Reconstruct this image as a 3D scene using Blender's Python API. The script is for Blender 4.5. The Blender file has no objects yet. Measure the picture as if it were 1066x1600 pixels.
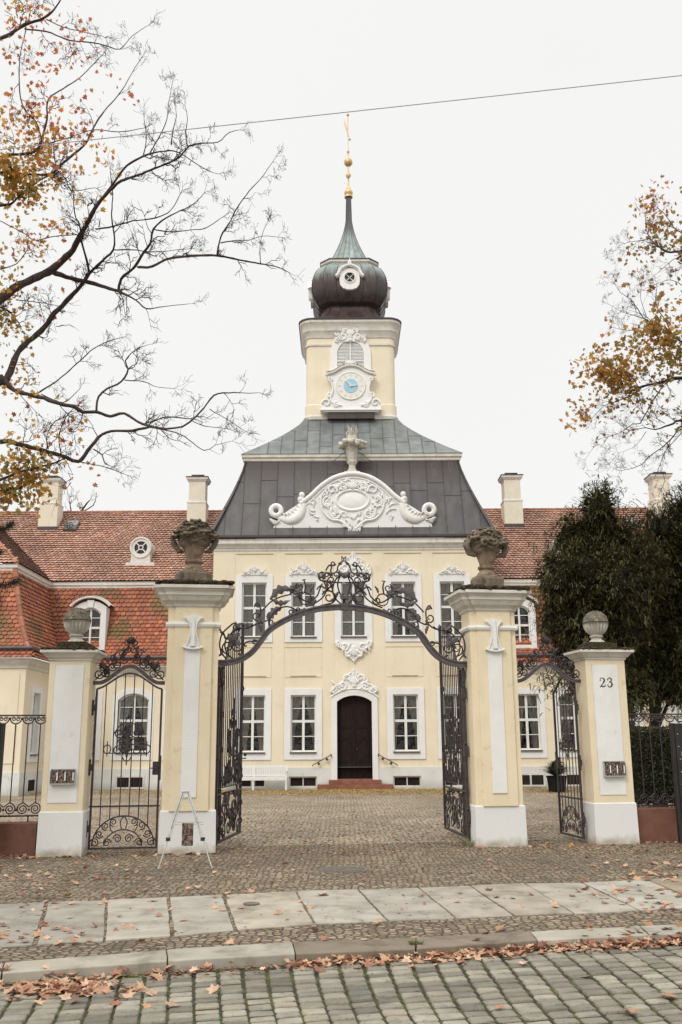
import bpy, math, random
from mathutils import Vector as V, Matrix, noise
R = math.radians
random.seed(7)
sc = bpy.context.scene
C = sc.collection

# ------------------------------------------------------------------ camera
F, TH, RO, H = 1500.0, R(13.5), R(0.35), 1.6
fw = V((0, math.cos(TH), math.sin(TH)))
up0 = V((0, -math.sin(TH), math.cos(TH)))
rt0 = V((1, 0, 0))
rt = rt0*math.cos(RO) - up0*math.sin(RO)
up = up0*math.cos(RO) + rt0*math.sin(RO)
cd = bpy.data.cameras.new('camera')
cd.sensor_fit = 'VERTICAL'; cd.sensor_height = 24; cd.lens = 24*F/1600
cd.clip_start = 0.1; cd.clip_end = 800
cam = bpy.data.objects.new('camera', cd); C.objects.link(cam)
m3 = Matrix((rt, up, -fw)).transposed()
cam.matrix_world = Matrix.Translation((0, 0, H)) @ m3.to_4x4()
sc.camera = cam
sc.view_settings.view_transform = 'Standard'; sc.view_settings.look = 'None'
sc.view_settings.exposure = 0.0; sc.view_settings.gamma = 1
sc.render.engine = 'CYCLES'
sc.cycles.max_bounces = 8; sc.cycles.transparent_max_bounces = 12

# ------------------------------------------------------------------ overcast sky and soft sun
SUN_EL, SUN_AZ = R(42), R(-28)      # sun stands behind the photographer, a little to the left
w = bpy.data.worlds.new('World'); sc.world = w; w.use_nodes = True
nt = w.node_tree; nt.nodes.clear()
out = nt.nodes.new('ShaderNodeOutputWorld')
sky = nt.nodes.new('ShaderNodeTexSky'); sky.sky_type = 'NISHITA'; sky.sun_disc = False
sky.sun_elevation = SUN_EL; sky.sun_rotation = R(180) - SUN_AZ*0
bs = nt.nodes.new('ShaderNodeBackground'); bs.inputs[1].default_value = 0.006
nt.links.new(sky.outputs[0], bs.inputs[0])
tc = nt.nodes.new('ShaderNodeTexCoord'); sp = nt.nodes.new('ShaderNodeSeparateXYZ')
nt.links.new(tc.outputs['Generated'], sp.inputs[0])
mr = nt.nodes.new('ShaderNodeMapRange')
mr.inputs['From Min'].default_value = 0.70; mr.inputs['From Max'].default_value = 1.0
mr.inputs['To Min'].default_value = 0.91; mr.inputs['To Max'].default_value = 2.3
nt.links.new(sp.outputs[2], mr.inputs['Value'])
nz = nt.nodes.new('ShaderNodeTexNoise'); nz.inputs['Scale'].default_value = 2.2; nz.inputs['Detail'].default_value = 3
nt.links.new(tc.outputs['Generated'], nz.inputs['Vector'])
mr2 = nt.nodes.new('ShaderNodeMapRange'); mr2.inputs['To Min'].default_value = 0.975; mr2.inputs['To Max'].default_value = 1.025
nt.links.new(nz.outputs[0], mr2.inputs['Value'])
mm = nt.nodes.new('ShaderNodeMath'); mm.operation = 'MULTIPLY'
nt.links.new(mr.outputs[0], mm.inputs[0]); nt.links.new(mr2.outputs[0], mm.inputs[1])
bg = nt.nodes.new('ShaderNodeBackground'); bg.inputs[0].default_value = (1.0, 0.995, 0.972, 1)
nt.links.new(mm.outputs[0], bg.inputs[1])
ad = nt.nodes.new('ShaderNodeAddShader')
nt.links.new(bs.outputs[0], ad.inputs[0]); nt.links.new(bg.outputs[0], ad.inputs[1])
nt.links.new(ad.outputs[0], out.inputs[0])
sd = bpy.data.lights.new('sun', 'SUN'); sd.energy = 1.5; sd.angle = R(22); sd.color = (1.0, 0.94, 0.85)
so = bpy.data.objects.new('sun', sd); C.objects.link(so)
sdir = V((math.sin(SUN_AZ)*math.cos(SUN_EL), -math.cos(SUN_AZ)*math.cos(SUN_EL), math.sin(SUN_EL)))
so.rotation_euler = sdir.to_track_quat('Z', 'Y').to_euler(); so.location = (0, 0, 50)

# ------------------------------------------------------------------ surveying helpers
def ray(px, py):
    return fw*F + rt*(px-533) + up*(800-py)
CAM = V((0, 0, H))
def onY(px, py, Y):                 # the point of the sight line at depth Y
    d = ray(px, py); return d*(Y/d.y) + CAM
def ground(px, py, z=0.0):
    d = ray(px, py); return d*((z-H)/d.z) + CAM
AL = R(8.5); GO = V((0, 15.57, 0))
GD = V((math.cos(AL), math.sin(AL), 0)); GN = V((-math.sin(AL), math.cos(AL), 0))
def gp(px, py, t=0.0):              # (s, z) in the gate's own plane
    d = ray(px, py); k = (GO+GN*t-CAM).dot(GN)/d.dot(GN); p = CAM+d*k
    return ((p-GO).dot(GD), p.z)
def gw(s, t, z=0.0):
    return GO+GD*s+GN*t+V((0, 0, z))

# ------------------------------------------------------------------ mesh builder
class MB:
    def __init__(s):
        s.v = []; s.f = []; s.c = []
    def add(s, vs, fs, col=(1, 1, 1)):
        n = len(s.v); s.v += [tuple(p) for p in vs]
        for f in fs: s.f.append(tuple(i+n for i in f)); s.c.append(col)
    def poly(s, pts, col=(1, 1, 1)):
        s.add(pts, [tuple(range(len(pts)))], col)
    def box(s, x0, x1, y0, y1, z0, z1, col=(1, 1, 1)):
        vs = [(x0,y0,z0),(x1,y0,z0),(x1,y1,z0),(x0,y1,z0),(x0,y0,z1),(x1,y0,z1),(x1,y1,z1),(x0,y1,z1)]
        s.add(vs, [(0,3,2,1),(4,5,6,7),(0,1,5,4),(1,2,6,5),(2,3,7,6),(3,0,4,7)], col)
    def prism(s, pts, y0, y1, col=(1, 1, 1)):      # outline in x,z ; thickness in y
        n = len(pts)
        vs = [(p[0], y0, p[1]) for p in pts]+[(p[0], y1, p[1]) for p in pts]
        fs = [tuple(range(n)), tuple(range(2*n-1, n-1, -1))]
        fs += [(i, (i+1) % n+0, (i+1) % n+n, i+n)[::-1] for i in range(n)]
        s.add(vs, fs, col)
    def slab(s, pts, z0, z1, col=(1, 1, 1)):       # outline in x,y ; thickness in z
        n = len(pts)
        vs = [(p[0], p[1], z0) for p in pts]+[(p[0], p[1], z1) for p in pts]
        fs = [tuple(range(n))[::-1], tuple(range(n, 2*n))]
        fs += [(i, (i+1) % n, (i+1) % n+n, i+n) for i in range(n)]
        s.add(vs, fs, col)
    def tube(s, pts, r, n=6, col=(1, 1, 1), sq=1.0, cap=True):
        pts = [V(p) for p in pts]
        if len(pts) < 2: return
        rs = r if isinstance(r, (list, tuple)) else [r]*len(pts)
        t0 = (pts[1]-pts[0]).normalized()
        a = V((0, 1, 0)) if abs(t0.y) < .9 else V((1, 0, 0))
        u = (a-t0*a.dot(t0)).normalized()
        base = len(s.v); k = len(pts)
        for i, p in enumerate(pts):
            t = (pts[min(i+1, k-1)]-pts[max(i-1, 0)])
            if t.length < 1e-9: t = t0
            t = t.normalized()
            u = (u-t*u.dot(t))
            u = u.normalized() if u.length > 1e-6 else t.orthogonal().normalized()
            w_ = t.cross(u)
            for j in range(n):
                an = 2*math.pi*(j+.5)/n
                q = p+(u*math.cos(an)*sq+w_*math.sin(an))*rs[i]
                s.v.append(tuple(q))
        for i in range(k-1):
            for j in range(n):
                j2 = (j+1) % n
                s.f.append((base+i*n+j, base+i*n+j2, base+(i+1)*n+j2, base+(i+1)*n+j)); s.c.append(col)
        if cap:
            s.f.append(tuple(base+j for j in range(n))[::-1]); s.c.append(col)
            s.f.append(tuple(base+(k-1)*n+j for j in range(n))); s.c.append(col)
    def lathe(s, prof, n=20, cx=0, cy=0, col=(1, 1, 1), flute=0, depth=0, fr=None):
        base = len(s.v)
        for (r, z) in prof:
            for j in range(n):
                a = 2*math.pi*j/n
                rr = r
                if flute and (fr is None or fr[0] <= z <= fr[1]): rr = r*(1-depth*(.5+.5*math.cos(a*flute)))
                s.v.append((cx+rr*math.cos(a), cy+rr*math.sin(a), z))
        for i in range(len(prof)-1):
            for j in range(n):
                j2 = (j+1) % n
                s.f.append((base+i*n+j, base+i*n+j2, base+(i+1)*n+j2, base+(i+1)*n+j)); s.c.append(col)
        s.f.append(tuple(base+j for j in range(n))[::-1]); s.c.append(col)
        s.f.append(tuple(base+(len(prof)-1)*n+j for j in range(n))); s.c.append(col)
    def sweep(s, plan, prof, closed=True, caps=True, col=(1, 1, 1)):   # moulding (out, z) run round a plan (counter-clockwise)
        n = len(plan); P = [V((p[0], p[1])) for p in plan]; off = []
        for i in range(n):
            a = P[i-1] if (closed or i > 0) else None
            b = P[(i+1) % n] if (closed or i < n-1) else None
            ns = []
            if a is not None: d = (P[i]-a).normalized(); ns.append(V((d.y, -d.x)))
            if b is not None: d = (b-P[i]).normalized(); ns.append(V((d.y, -d.x)))
            if len(ns) == 2:
                m = (ns[0]+ns[1]).normalized(); k = 1/max(.25, m.dot(ns[0])); off.append(m*k)
            else: off.append(ns[0])
        base = len(s.v)
        for (o, z) in prof:
            for i in range(n):
                q = P[i]+off[i]*o; s.v.append((q.x, q.y, z))
        for k in range(len(prof)-1):
            for i in range(n if closed else n-1):
                j = (i+1) % n
                s.f.append((base+k*n+i, base+k*n+j, base+(k+1)*n+j, base+(k+1)*n+i)); s.c.append(col)
        if caps and closed:
            s.f.append(tuple(base+i for i in range(n))[::-1]); s.c.append(col)
            s.f.append(tuple(base+(len(prof)-1)*n+i for i in range(n))); s.c.append(col)
    def ball(s, c, r, n=8, m=5, sc3=(1, 1, 1), col=(1, 1, 1), jit=0):
        base = len(s.v); c = V(c)
        for i in range(1, m):
            th = math.pi*i/m
            for j in range(n):
                a = 2*math.pi*j/n; q = 1+random.uniform(-jit, jit)
                s.v.append(tuple(c+V((math.sin(th)*math.cos(a)*sc3[0], math.sin(th)*math.sin(a)*sc3[1], math.cos(th)*sc3[2]))*r*q))
        s.v.append(tuple(c+V((0, 0, r*sc3[2])))); s.v.append(tuple(c-V((0, 0, r*sc3[2]))))
        t = base+(m-1)*n
        for i in range(m-2):
            for j in range(n):
                j2 = (j+1) % n
                s.f.append((base+i*n+j, base+(i+1)*n+j, base+(i+1)*n+j2, base+i*n+j2)); s.c.append(col)
        for j in range(n):
            j2 = (j+1) % n
            s.f.append((t, base+j, base+j2)); s.c.append(col)
            s.f.append((t+1, base+(m-2)*n+j2, base+(m-2)*n+j)); s.c.append(col)
    def build(s, name, mat, parent=None, org=(0, 0, 0), smooth=None, bevel=0, loc=None):
        me = bpy.data.meshes.new(name)
        ox, oy, oz = org
        me.from_pydata([(a-ox, b-oy, c-oz) for a, b, c in s.v], [], s.f)
        at = me.attributes.new('col', 'FLOAT_COLOR', 'FACE')
        fl = []
        for c in s.c: fl += [c[0], c[1], c[2], 1.0]
        at.data.foreach_set('color', fl)
        me.materials.append(mat)
        if smooth is not None:
            me.shade_smooth(); me.set_sharp_from_angle(angle=R(smooth))
        me.update()
        o = bpy.data.objects.new(name, me); C.objects.link(o)
        if parent: o.parent = parent
        if loc is not None: o.location = loc
        if bevel:
            b = o.modifiers.new('bevel', 'BEVEL'); b.width = bevel; b.segments = 2; b.limit_method = 'ANGLE'; b.angle_limit = R(40)
            b.harden_normals = False
        return o

def tag(o, label=None, cat=None, group=None, kind=None):
    if label: o['label'] = label
    if cat: o['category'] = cat
    if group: o['group'] = group
    if kind: o['kind'] = kind
    return o
def thing(name, label, cat, loc=(0, 0, 0), rz=0, group=None):
    o = bpy.data.objects.new(name, None); C.objects.link(o)
    o.empty_display_size = .1
    o.location = loc; o.rotation_euler = (0, 0, rz)
    return tag(o, label, cat, group)
def copy_tree(o, parent=None):
    c = o.copy(); C.objects.link(c); c.parent = parent
    for ch in list(kids(o)): copy_tree(ch, c)
    return c
def kids(o):
    return [x for x in list(C.objects) if x.parent == o]

# ------------------------------------------------------------------ materials
def mk(name, c1, c2=None, scale=3.0, rough=.8, bump=.0, bscale=40, attr=False, metal=0, detail=5, stain=None, stretch=None, spec=.5,
       zr=None, lo=.35, hi=.65, trans=0, streak=0):
    m = bpy.data.materials.new(name); m.use_nodes = True
    t = m.node_tree; N = t.nodes; L = t.links
    p = N['Principled BSDF']
    p.inputs['Roughness'].default_value = rough; p.inputs['Metallic'].default_value = metal
    p.inputs['Specular IOR Level'].default_value = spec
    tcn = N.new('ShaderNodeTexCoord'); vec = tcn.outputs['Object']
    if stretch:
        mp = N.new('ShaderNodeMapping'); mp.inputs['Scale'].default_value = stretch
        L.new(vec, mp.inputs['Vector']); v2 = mp.outputs[0]
    else: v2 = vec
    n1 = N.new('ShaderNodeTexNoise'); n1.inputs['Scale'].default_value = scale; n1.inputs['Detail'].default_value = detail
    L.new(v2, n1.inputs['Vector'])
    r = N.new('ShaderNodeValToRGB'); r.color_ramp.elements[0].position = lo; r.color_ramp.elements[1].position = hi
    r.color_ramp.elements[0].color = (*c1, 1); r.color_ramp.elements[1].color = (*(c2 or c1), 1)
    L.new(n1.outputs['Fac'], r.inputs[0]); colr = r.outputs[0]
    if zr:                                  # weathering that follows height: (z0, z1, colour)
        sp = N.new('ShaderNodeSeparateXYZ'); L.new(vec, sp.inputs[0])
        ma = N.new('ShaderNodeMath'); ma.operation = 'MULTIPLY_ADD'; ma.inputs[1].default_value = zr[3]
        L.new(n1.outputs['Fac'], ma.inputs[0]); L.new(sp.outputs[2], ma.inputs[2])
        mp2 = N.new('ShaderNodeMapRange'); mp2.inputs['From Min'].default_value = zr[0]+zr[3]*.5; mp2.inputs['From Max'].default_value = zr[1]+zr[3]*.5
        L.new(ma.outputs[0], mp2.inputs['Value'])
        mx = N.new('ShaderNodeMix'); mx.data_type = 'RGBA'
        L.new(mp2.outputs[0], mx.inputs[0]); L.new(colr, mx.inputs[6]); mx.inputs[7].default_value = (*zr[2], 1); colr = mx.outputs[2]
    if stain:                               # (colour, scale, threshold, softness, amount)
        n2 = N.new('ShaderNodeTexNoise'); n2.inputs['Scale'].default_value = stain[1]; n2.inputs['Detail'].default_value = 8
        n2.inputs['Roughness'].default_value = .65
        L.new(v2, n2.inputs['Vector'])
        mp3 = N.new('ShaderNodeMapRange'); mp3.inputs['From Min'].default_value = stain[2]; mp3.inputs['From Max'].default_value = stain[2]+stain[3]
        mp3.inputs['To Max'].default_value = stain[4]
        L.new(n2.outputs['Fac'], mp3.inputs['Value'])
        mx = N.new('ShaderNodeMix'); mx.data_type = 'RGBA'
        L.new(mp3.outputs[0], mx.inputs[0]); L.new(colr, mx.inputs[6]); mx.inputs[7].default_value = (*stain[0], 1); colr = mx.outputs[2]
    if streak:                              # dirt washed down by rain
        mps = N.new('ShaderNodeMapping'); mps.inputs['Scale'].default_value = (5, 5, .6); L.new(vec, mps.inputs['Vector'])
        n4 = N.new('ShaderNodeTexNoise'); n4.inputs['Scale'].default_value = 1.6; n4.inputs['Detail'].default_value = 6; L.new(mps.outputs[0], n4.inputs['Vector'])
        n5 = N.new('ShaderNodeTexNoise'); n5.inputs['Scale'].default_value = .8; n5.inputs['Detail'].default_value = 3; L.new(vec, n5.inputs['Vector'])
        mu = N.new('ShaderNodeMath'); mu.operation = 'MULTIPLY'; L.new(n4.outputs['Fac'], mu.inputs[0]); L.new(n5.outputs['Fac'], mu.inputs[1])
        mp4 = N.new('ShaderNodeMapRange'); mp4.inputs['From Min'].default_value = .25; mp4.inputs['From Max'].default_value = .42; mp4.inputs['To Max'].default_value = streak
        L.new(mu.outputs[0], mp4.inputs['Value'])
        mx = N.new('ShaderNodeMix'); mx.data_type = 'RGBA'; L.new(mp4.outputs[0], mx.inputs[0]); L.new(colr, mx.inputs[6]); mx.inputs[7].default_value = (.42, .36, .27, 1); colr = mx.outputs[2]
    if attr:
        a = N.new('ShaderNodeAttribute'); a.attribute_name = 'col'
        mx = N.new('ShaderNodeMix'); mx.data_type = 'RGBA'; mx.blend_type = 'MULTIPLY'; mx.inputs[0].default_value = 1
        L.new(colr, mx.inputs[6]); L.new(a.outputs['Color'], mx.inputs[7]); colr = mx.outputs[2]
    L.new(colr, p.inputs['Base Color'])
    if bump:
        n3 = N.new('ShaderNodeTexNoise'); n3.inputs['Scale'].default_value = bscale; n3.inputs['Detail'].default_value = 6
        L.new(v2, n3.inputs['Vector'])
        b = N.new('ShaderNodeBump'); b.inputs['Strength'].default_value = bump; b.inputs['Distance'].default_value = .02
        L.new(n3.outputs['Fac'], b.inputs['Height']); L.new(b.outputs[0], p.inputs['Normal'])
    if trans:
        tr = N.new('ShaderNodeBsdfTranslucent'); L.new(colr, tr.inputs[0])
        ms = N.new('ShaderNodeMixShader'); ms.inputs[0].default_value = trans
        L.new(p.outputs[0], ms.inputs[1]); L.new(tr.outputs[0], ms.inputs[2])
        L.new(ms.outputs[0], N['Material Output'].inputs[0])
    return m
M = {}
M['yellow'] = mk('yellow plaster', (.79, .70, .53), (.84, .755, .59), 1.1, .9, .25, 60, stain=((.64, .55, .38), 1.6, .60, .12, .4), streak=.10)
M['chimney'] = mk('pale chimney plaster', (.72, .67, .55), (.78, .73, .61), 2, .9, .25, 60, stain=((.5, .46, .38), 3, .60, .12, .4))
M['yellow_gate'] = mk('yellow gate plaster', (.775, .665, .465), (.83, .725, .53), 2.2, .9, .35, 45, stain=((.56, .46, .30), 5, .60, .1, .5), streak=.14)
M['panel_shade'] = mk('shadow-toned panel edge', (.46, .37, .23), (.60, .50, .33), 4, .9)  # brown tone painted in for the shadow lines of the wall panels
M['white'] = mk('white plaster', (.76, .77, .77), (.82, .82, .81), 2.0, .85, .2, 50, stain=((.55, .54, .50), 3, .64, .1, .35))
M['plinthw'] = mk('greyish plinth paint', (.66, .665, .645), (.73, .73, .71), 2.0, .9, .2, 50, stain=((.45, .44, .40), 3, .62, .1, .5), zr=(.30, .02, (.50, .49, .44), .3))
M['white_gate'] = mk('white gate plaster', (.76, .76, .735), (.83, .825, .80), 3.0, .9, .15, 40, stain=((.47, .44, .38), 5, .62, .12, .45), streak=.12)
M['socle'] = mk('socle whitewash', (.40, .36, .29), (.52, .48, .40), 9, .9, .18, 45, zr=(.02, .13, (.74, .745, .73), .16), stain=((.5, .48, .42), 6, .60, .12, .45))
M['stucco'] = mk('stucco relief', (.82, .815, .80), (.86, .855, .845), 6, .85, .3, 60, stain=((.55, .52, .46), 12, .60, .12, .5))
M['rust'] = mk('rust-streaked stucco', (.78, .775, .76), (.80, .80, .79), 6, .85, .3, 60, stain=((.55, .36, .20), 2.2, .52, .10, .7), stretch=(4, 4, .7))
M['frame'] = mk('white window paint', (.74, .74, .72), (.80, .80, .78), 5, .5)
M['cellar'] = mk('dark cellar pane', (.018, .014, .013), (.03, .024, .022), 5, .8, spec=.15)
M['sillm'] = mk('dark sill sheet', (.07, .06, .06), (.10, .085, .08), 8, .5)
M['door'] = mk('dark brown door', (.012, .006, .006), (.022, .010, .009), 6, .6, .3, 30, spec=.2, stretch=(3, 3, .6))
M['stone_step'] = mk('red sandstone', (.20, .075, .045), (.28, .12, .075), 5, .8, .4, 30)
M['grey_trim'] = mk('weathered cornice', (.60, .57, .51), (.72, .69, .63), 3, .85, .3, 40, stain=((.36, .33, .28), 4, .56, .12, .5))
M['cornice_main'] = mk('main cornice paint', (.68, .67, .63), (.76, .75, .71), 2, .8, .2, 40, stain=((.5, .48, .43), 3, .60, .12, .4), streak=.4)
M['sheet'] = mk('dark standing seam sheet', (.062, .058, .060), (.095, .088, .088), 1.6, .50, .15, 20, attr=True,
                stain=((.15, .12, .105), 1.2, .58, .12, .5), stretch=(2.2, 2.2, .45), zr=(11.3, 12.2, (.050, .036, .034), .8))
M['patina'] = mk('patinated copper roof', (.125, .135, .135), (.20, .215, .21), 2.2, .55, .2, 20, attr=True,
                 stain=((.36, .43, .40), 30, .63, .04, .6), zr=(12.9, 12.2, (.24, .33, .30), .5))
M['dome'] = mk('brown copper dome', (.042, .027, .027), (.072, .046, .044), 2.5, .42, .15, 15, attr=True, stretch=(2.5, 2.5, .6),
               stain=((.17, .15, .145), 3, .60, .08, .6), zr=(21.35, 22.0, (.25, .31, .30), .8))
M['spire'] = mk('green copper spire', (.22, .27, .26), (.31, .38, .36), 3, .5, .2, 15, attr=True, stretch=(2.5, 2.5, .8),
                stain=((.10, .095, .10), 2, .60, .08, .8), zr=(24.0, 24.6, (.135, .13, .145), .6))
M['lead'] = mk('dark lead trim', (.05, .04, .04), (.08, .065, .065), 4, .5)
M['gold'] = mk('gilding', (.62, .42, .20), (.72, .54, .30), 5, .42, metal=.5)
M['clock'] = mk('pale dial plaster', (.78, .76, .70), (.83, .81, .76), 9, .8)
M['blue'] = mk('pale blue enamel', (.32, .55, .71), (.38, .60, .74), 4, .5)
M['tile_lo'] = mk('red beaver-tail tile', (1, 1, 1), (.88, .86, .85), 9, .75, .3, 30, attr=True)
M['tile_hi'] = mk('weathered glare-paled roof tile', (1, 1, 1), (.85, .85, .85), 7, .62, .3, 30, attr=True)  # its tile tones carry sky glare as well as weathering
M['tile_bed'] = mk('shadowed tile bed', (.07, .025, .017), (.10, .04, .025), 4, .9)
M['iron'] = mk('wrought iron', (.030, .022, .024), (.058, .044, .046), 12, .5, .2, 60, spec=.45)
M['iron_grey'] = mk('greyed wrought iron', (.070, .058, .062), (.120, .104, .108), 12, .5, .2, 60)
M['stone'] = mk('mossy grey sandstone', (.125, .094, .066), (.235, .19, .14), 6, .95, .8, 30, attr=True,
                stain=((.055, .048, .028), 7, .56, .08, .8))
M['stone_pale'] = mk('pale weathered stone', (.46, .43, .37), (.62, .59, .52), 8, .9, .6, 30, attr=True,
                     stain=((.20, .17, .12), 10, .58, .08, .6))
M['lid'] = mk('lichened dark stone', (.10, .085, .06), (.20, .175, .13), 14, 1, .8, 50, stain=((.50, .47, .40), 26, .58, .05, .8))
M['moss'] = mk('moss and lichen', (.022, .018, .010), (.075, .055, .024), 22, 1, 1.0, 60, stain=((.26, .24, .17), 16, .64, .05, .8))
M['wall_red'] = mk('red-brown rendered wall', (.155, .066, .046), (.205, .095, .068), 3, .95, .5, 50, stain=((.10, .045, .032), 3, .56, .12, .6))
M['board'] = mk('black painted sheet', (.016, .013, .013), (.026, .022, .022), 6, .5)
M['benchp'] = mk('white bench paint', (.74, .74, .72), (.80, .80, .78), 8, .6)
M['alu'] = mk('brushed aluminium', (.46, .46, .44), (.60, .60, .58), 20, .45, metal=.4)
M['plasticb'] = mk('black plastic', (.02, .02, .02), (.03, .03, .03), 20, .5)
M['curtain'] = mk('net curtain', (.62, .60, .53), (.88, .86, .78), 14, .9, stretch=(2.2, 1, .1), trans=.35)
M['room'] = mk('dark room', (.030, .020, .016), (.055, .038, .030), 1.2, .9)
M['louvre'] = mk('white louvre slats', (.78, .78, .76), (.84, .84, .82), 5, .7)
M['bark'] = mk('grey-brown bark', (.038, .027, .025), (.090, .066, .056), 9, .95, .8, 25, stretch=(3, 3, 1))
M['bark_dark'] = mk('dark bark', (.030, .022, .022), (.065, .048, .045), 9, .95, .6, 25)
M['leaf'] = mk('autumn leaf', (1, 1, 1), (.82, .80, .78), 30, .7, attr=True, trans=.55)
M['litter'] = mk('fallen leaf', (1, 1, 1), (.70, .64, .60), 26, .75, attr=True, trans=.1)
M['needle'] = mk('yew foliage', (1, 1, 1), (.7, .7, .7), 3, .75, attr=True, trans=.12)
M['grass'] = mk('grass blades', (.10, .13, .035), (.20, .19, .07), 12, .8)
M['granite'] = mk('granite slab', (.31, .285, .235), (.41, .385, .33), 2.6, .85, .25, 120, attr=True,
                  stain=((.17, .15, .115), 2.4, .50, .16, .75))
M['sett'] = mk('granite sett', (.86, .86, .86), (1.1, 1.1, 1.1), 9, .62, .6, 60, attr=True, stain=((.10, .09, .075), 22, .58, .10, .5))
M['photo1'] = mk('photo print', (.02, .017, .02), (.30, .22, .17), 34, .45, detail=3, lo=.44, hi=.66, stain=((.42, .20, .06), 26, .58, .06, .8))
M['iron_cover'] = mk('cast iron cover', (.12, .10, .078), (.18, .155, .125), 20, .6, .5, 60)
M['wirem'] = mk('cable sheath', (.44, .43, .54), (.50, .49, .60), 5, .6)
M['pot'] = mk('black planter', (.010, .009, .009), (.016, .014, .014), 9, .8, spec=.15)
M['ink'] = mk('black numerals', (.03, .03, .03), (.04, .04, .04), 9, .6)

def glass_mat():
    m = bpy.data.materials.new('window glass'); m.use_nodes = True
    t = m.node_tree; N = t.nodes; L = t.links; N.remove(N['Principled BSDF'])
    tr = N.new('ShaderNodeBsdfTransparent'); tr.inputs[0].default_value = (.80, .80, .78, 1)
    gl = N.new('ShaderNodeBsdfGlossy'); gl.inputs[1].default_value = .03
    lw = N.new('ShaderNodeFresnel'); lw.inputs[0].default_value = 1.52
    nz = N.new('ShaderNodeTexNoise'); nz.inputs['Scale'].default_value = 3.5
    tcn = N.new('ShaderNodeTexCoord'); L.new(tcn.outputs['Object'], nz.inputs['Vector'])
    b = N.new('ShaderNodeBump'); b.inputs['Strength'].default_value = .55; b.inputs['Distance'].default_value = .08
    L.new(nz.outputs[0], b.inputs['Height']); L.new(b.outputs[0], gl.inputs['Normal'])
    ma = N.new('ShaderNodeMath'); ma.operation = 'MULTIPLY_ADD'; ma.inputs[1].default_value = 1.3; ma.inputs[2].default_value = .02
    L.new(lw.outputs[0], ma.inputs[0])
    ms = N.new('ShaderNodeMixShader'); L.new(ma.outputs[0], ms.inputs[0]); L.new(tr.outputs[0], ms.inputs[1]); L.new(gl.outputs[0], ms.inputs[2])
    L.new(ms.outputs[0], N['Material Output'].inputs[0]); return m
M['glass'] = glass_mat()

def cobble_mat(name, stone1, stone2, joint, size, moss=None):
    m = bpy.data.materials.new(name); m.use_nodes = True
    t = m.node_tree; N = t.nodes; L = t.links; p = N['Principled BSDF']; p.inputs['Roughness'].default_value = .85
    tcn = N.new('ShaderNodeTexCoord')
    wn = N.new('ShaderNodeTexNoise'); wn.inputs['Scale'].default_value = .7; L.new(tcn.outputs['Object'], wn.inputs['Vector'])
    mxv = N.new('ShaderNodeMix'); mxv.data_type = 'RGBA'; mxv.blend_type = 'ADD'; mxv.inputs[0].default_value = .13
    L.new(tcn.outputs['Object'], mxv.inputs[6]); L.new(wn.outputs['Color'], mxv.inputs[7])
    v1 = N.new('ShaderNodeTexVoronoi'); v1.voronoi_dimensions = '2D'; v1.inputs['Scale'].default_value = 1/size; v1.inputs['Randomness'].default_value = .8
    v2 = N.new('ShaderNodeTexVoronoi'); v2.voronoi_dimensions = '2D'; v2.feature = 'DISTANCE_TO_EDGE'; v2.inputs['Scale'].default_value = 1/size; v2.inputs['Randomness'].default_value = .8
    L.new(mxv.outputs[2], v1.inputs['Vector']); L.new(mxv.outputs[2], v2.inputs['Vector'])
    sep = N.new('ShaderNodeSeparateColor'); L.new(v1.outputs['Color'], sep.inputs[0])
    mx = N.new('ShaderNodeMix'); mx.data_type = 'RGBA'; mx.inputs[6].default_value = (*stone1, 1); mx.inputs[7].default_value = (*stone2, 1)
    L.new(sep.outputs[0], mx.inputs[0])
    big = N.new('ShaderNodeTexNoise'); big.inputs['Scale'].default_value = .55; big.inputs['Detail'].default_value = 6; L.new(tcn.outputs['Object'], big.inputs['Vector'])
    rmp = N.new('ShaderNodeMapRange'); rmp.inputs['From Min'].default_value = .35; rmp.inputs['From Max'].default_value = .65
    rmp.inputs['To Min'].default_value = .72; rmp.inputs['To Max'].default_value = 1.15; L.new(big.outputs[0], rmp.inputs['Value'])
    ml = N.new('ShaderNodeMix'); ml.data_type = 'RGBA'; ml.blend_type = 'MULTIPLY'; ml.inputs[0].default_value = 1
    L.new(mx.outputs[2], ml.inputs[6]); L.new(rmp.outputs[0], ml.inputs[7])
    e = N.new('ShaderNodeMapRange'); e.inputs['From Min'].default_value = .02; e.inputs['From Max'].default_value = .16; L.new(v2.outputs['Distance'], e.inputs['Value'])
    mj = N.new('ShaderNodeMix'); mj.data_type = 'RGBA'; mj.inputs[6].default_value = (*joint, 1)
    L.new(e.outputs[0], mj.inputs[0]); L.new(ml.outputs[2], mj.inputs[7]); col = mj.outputs[2]
    if moss:
        mn = N.new('ShaderNodeTexNoise'); mn.inputs['Scale'].default_value = 1.1; mn.inputs['Detail'].default_value = 9; mn.inputs['Roughness'].default_value = .7
        L.new(tcn.outputs['Object'], mn.inputs['Vector'])
        mm_ = N.new('ShaderNodeMapRange'); mm_.inputs['From Min'].default_value = .52; mm_.inputs['From Max'].default_value = .66; mm_.inputs['To Max'].default_value = moss[1]
        L.new(mn.outputs[0], mm_.inputs['Value'])
        mo = N.new('ShaderNodeMix'); mo.data_type = 'RGBA'; mo.inputs[7].default_value = (*moss[0], 1)
        L.new(mm_.outputs[0], mo.inputs[0]); L.new(col, mo.inputs[6]); col = mo.outputs[2]
    L.new(col, p.inputs['Base Color'])
    b = N.new('ShaderNodeBump'); b.inputs['Strength'].default_value = .9; b.inputs['Distance'].default_value = size*.25
    L.new(e.outputs[0], b.inputs['Height']); L.new(b.outputs[0], p.inputs['Normal'])
    return m
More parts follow.
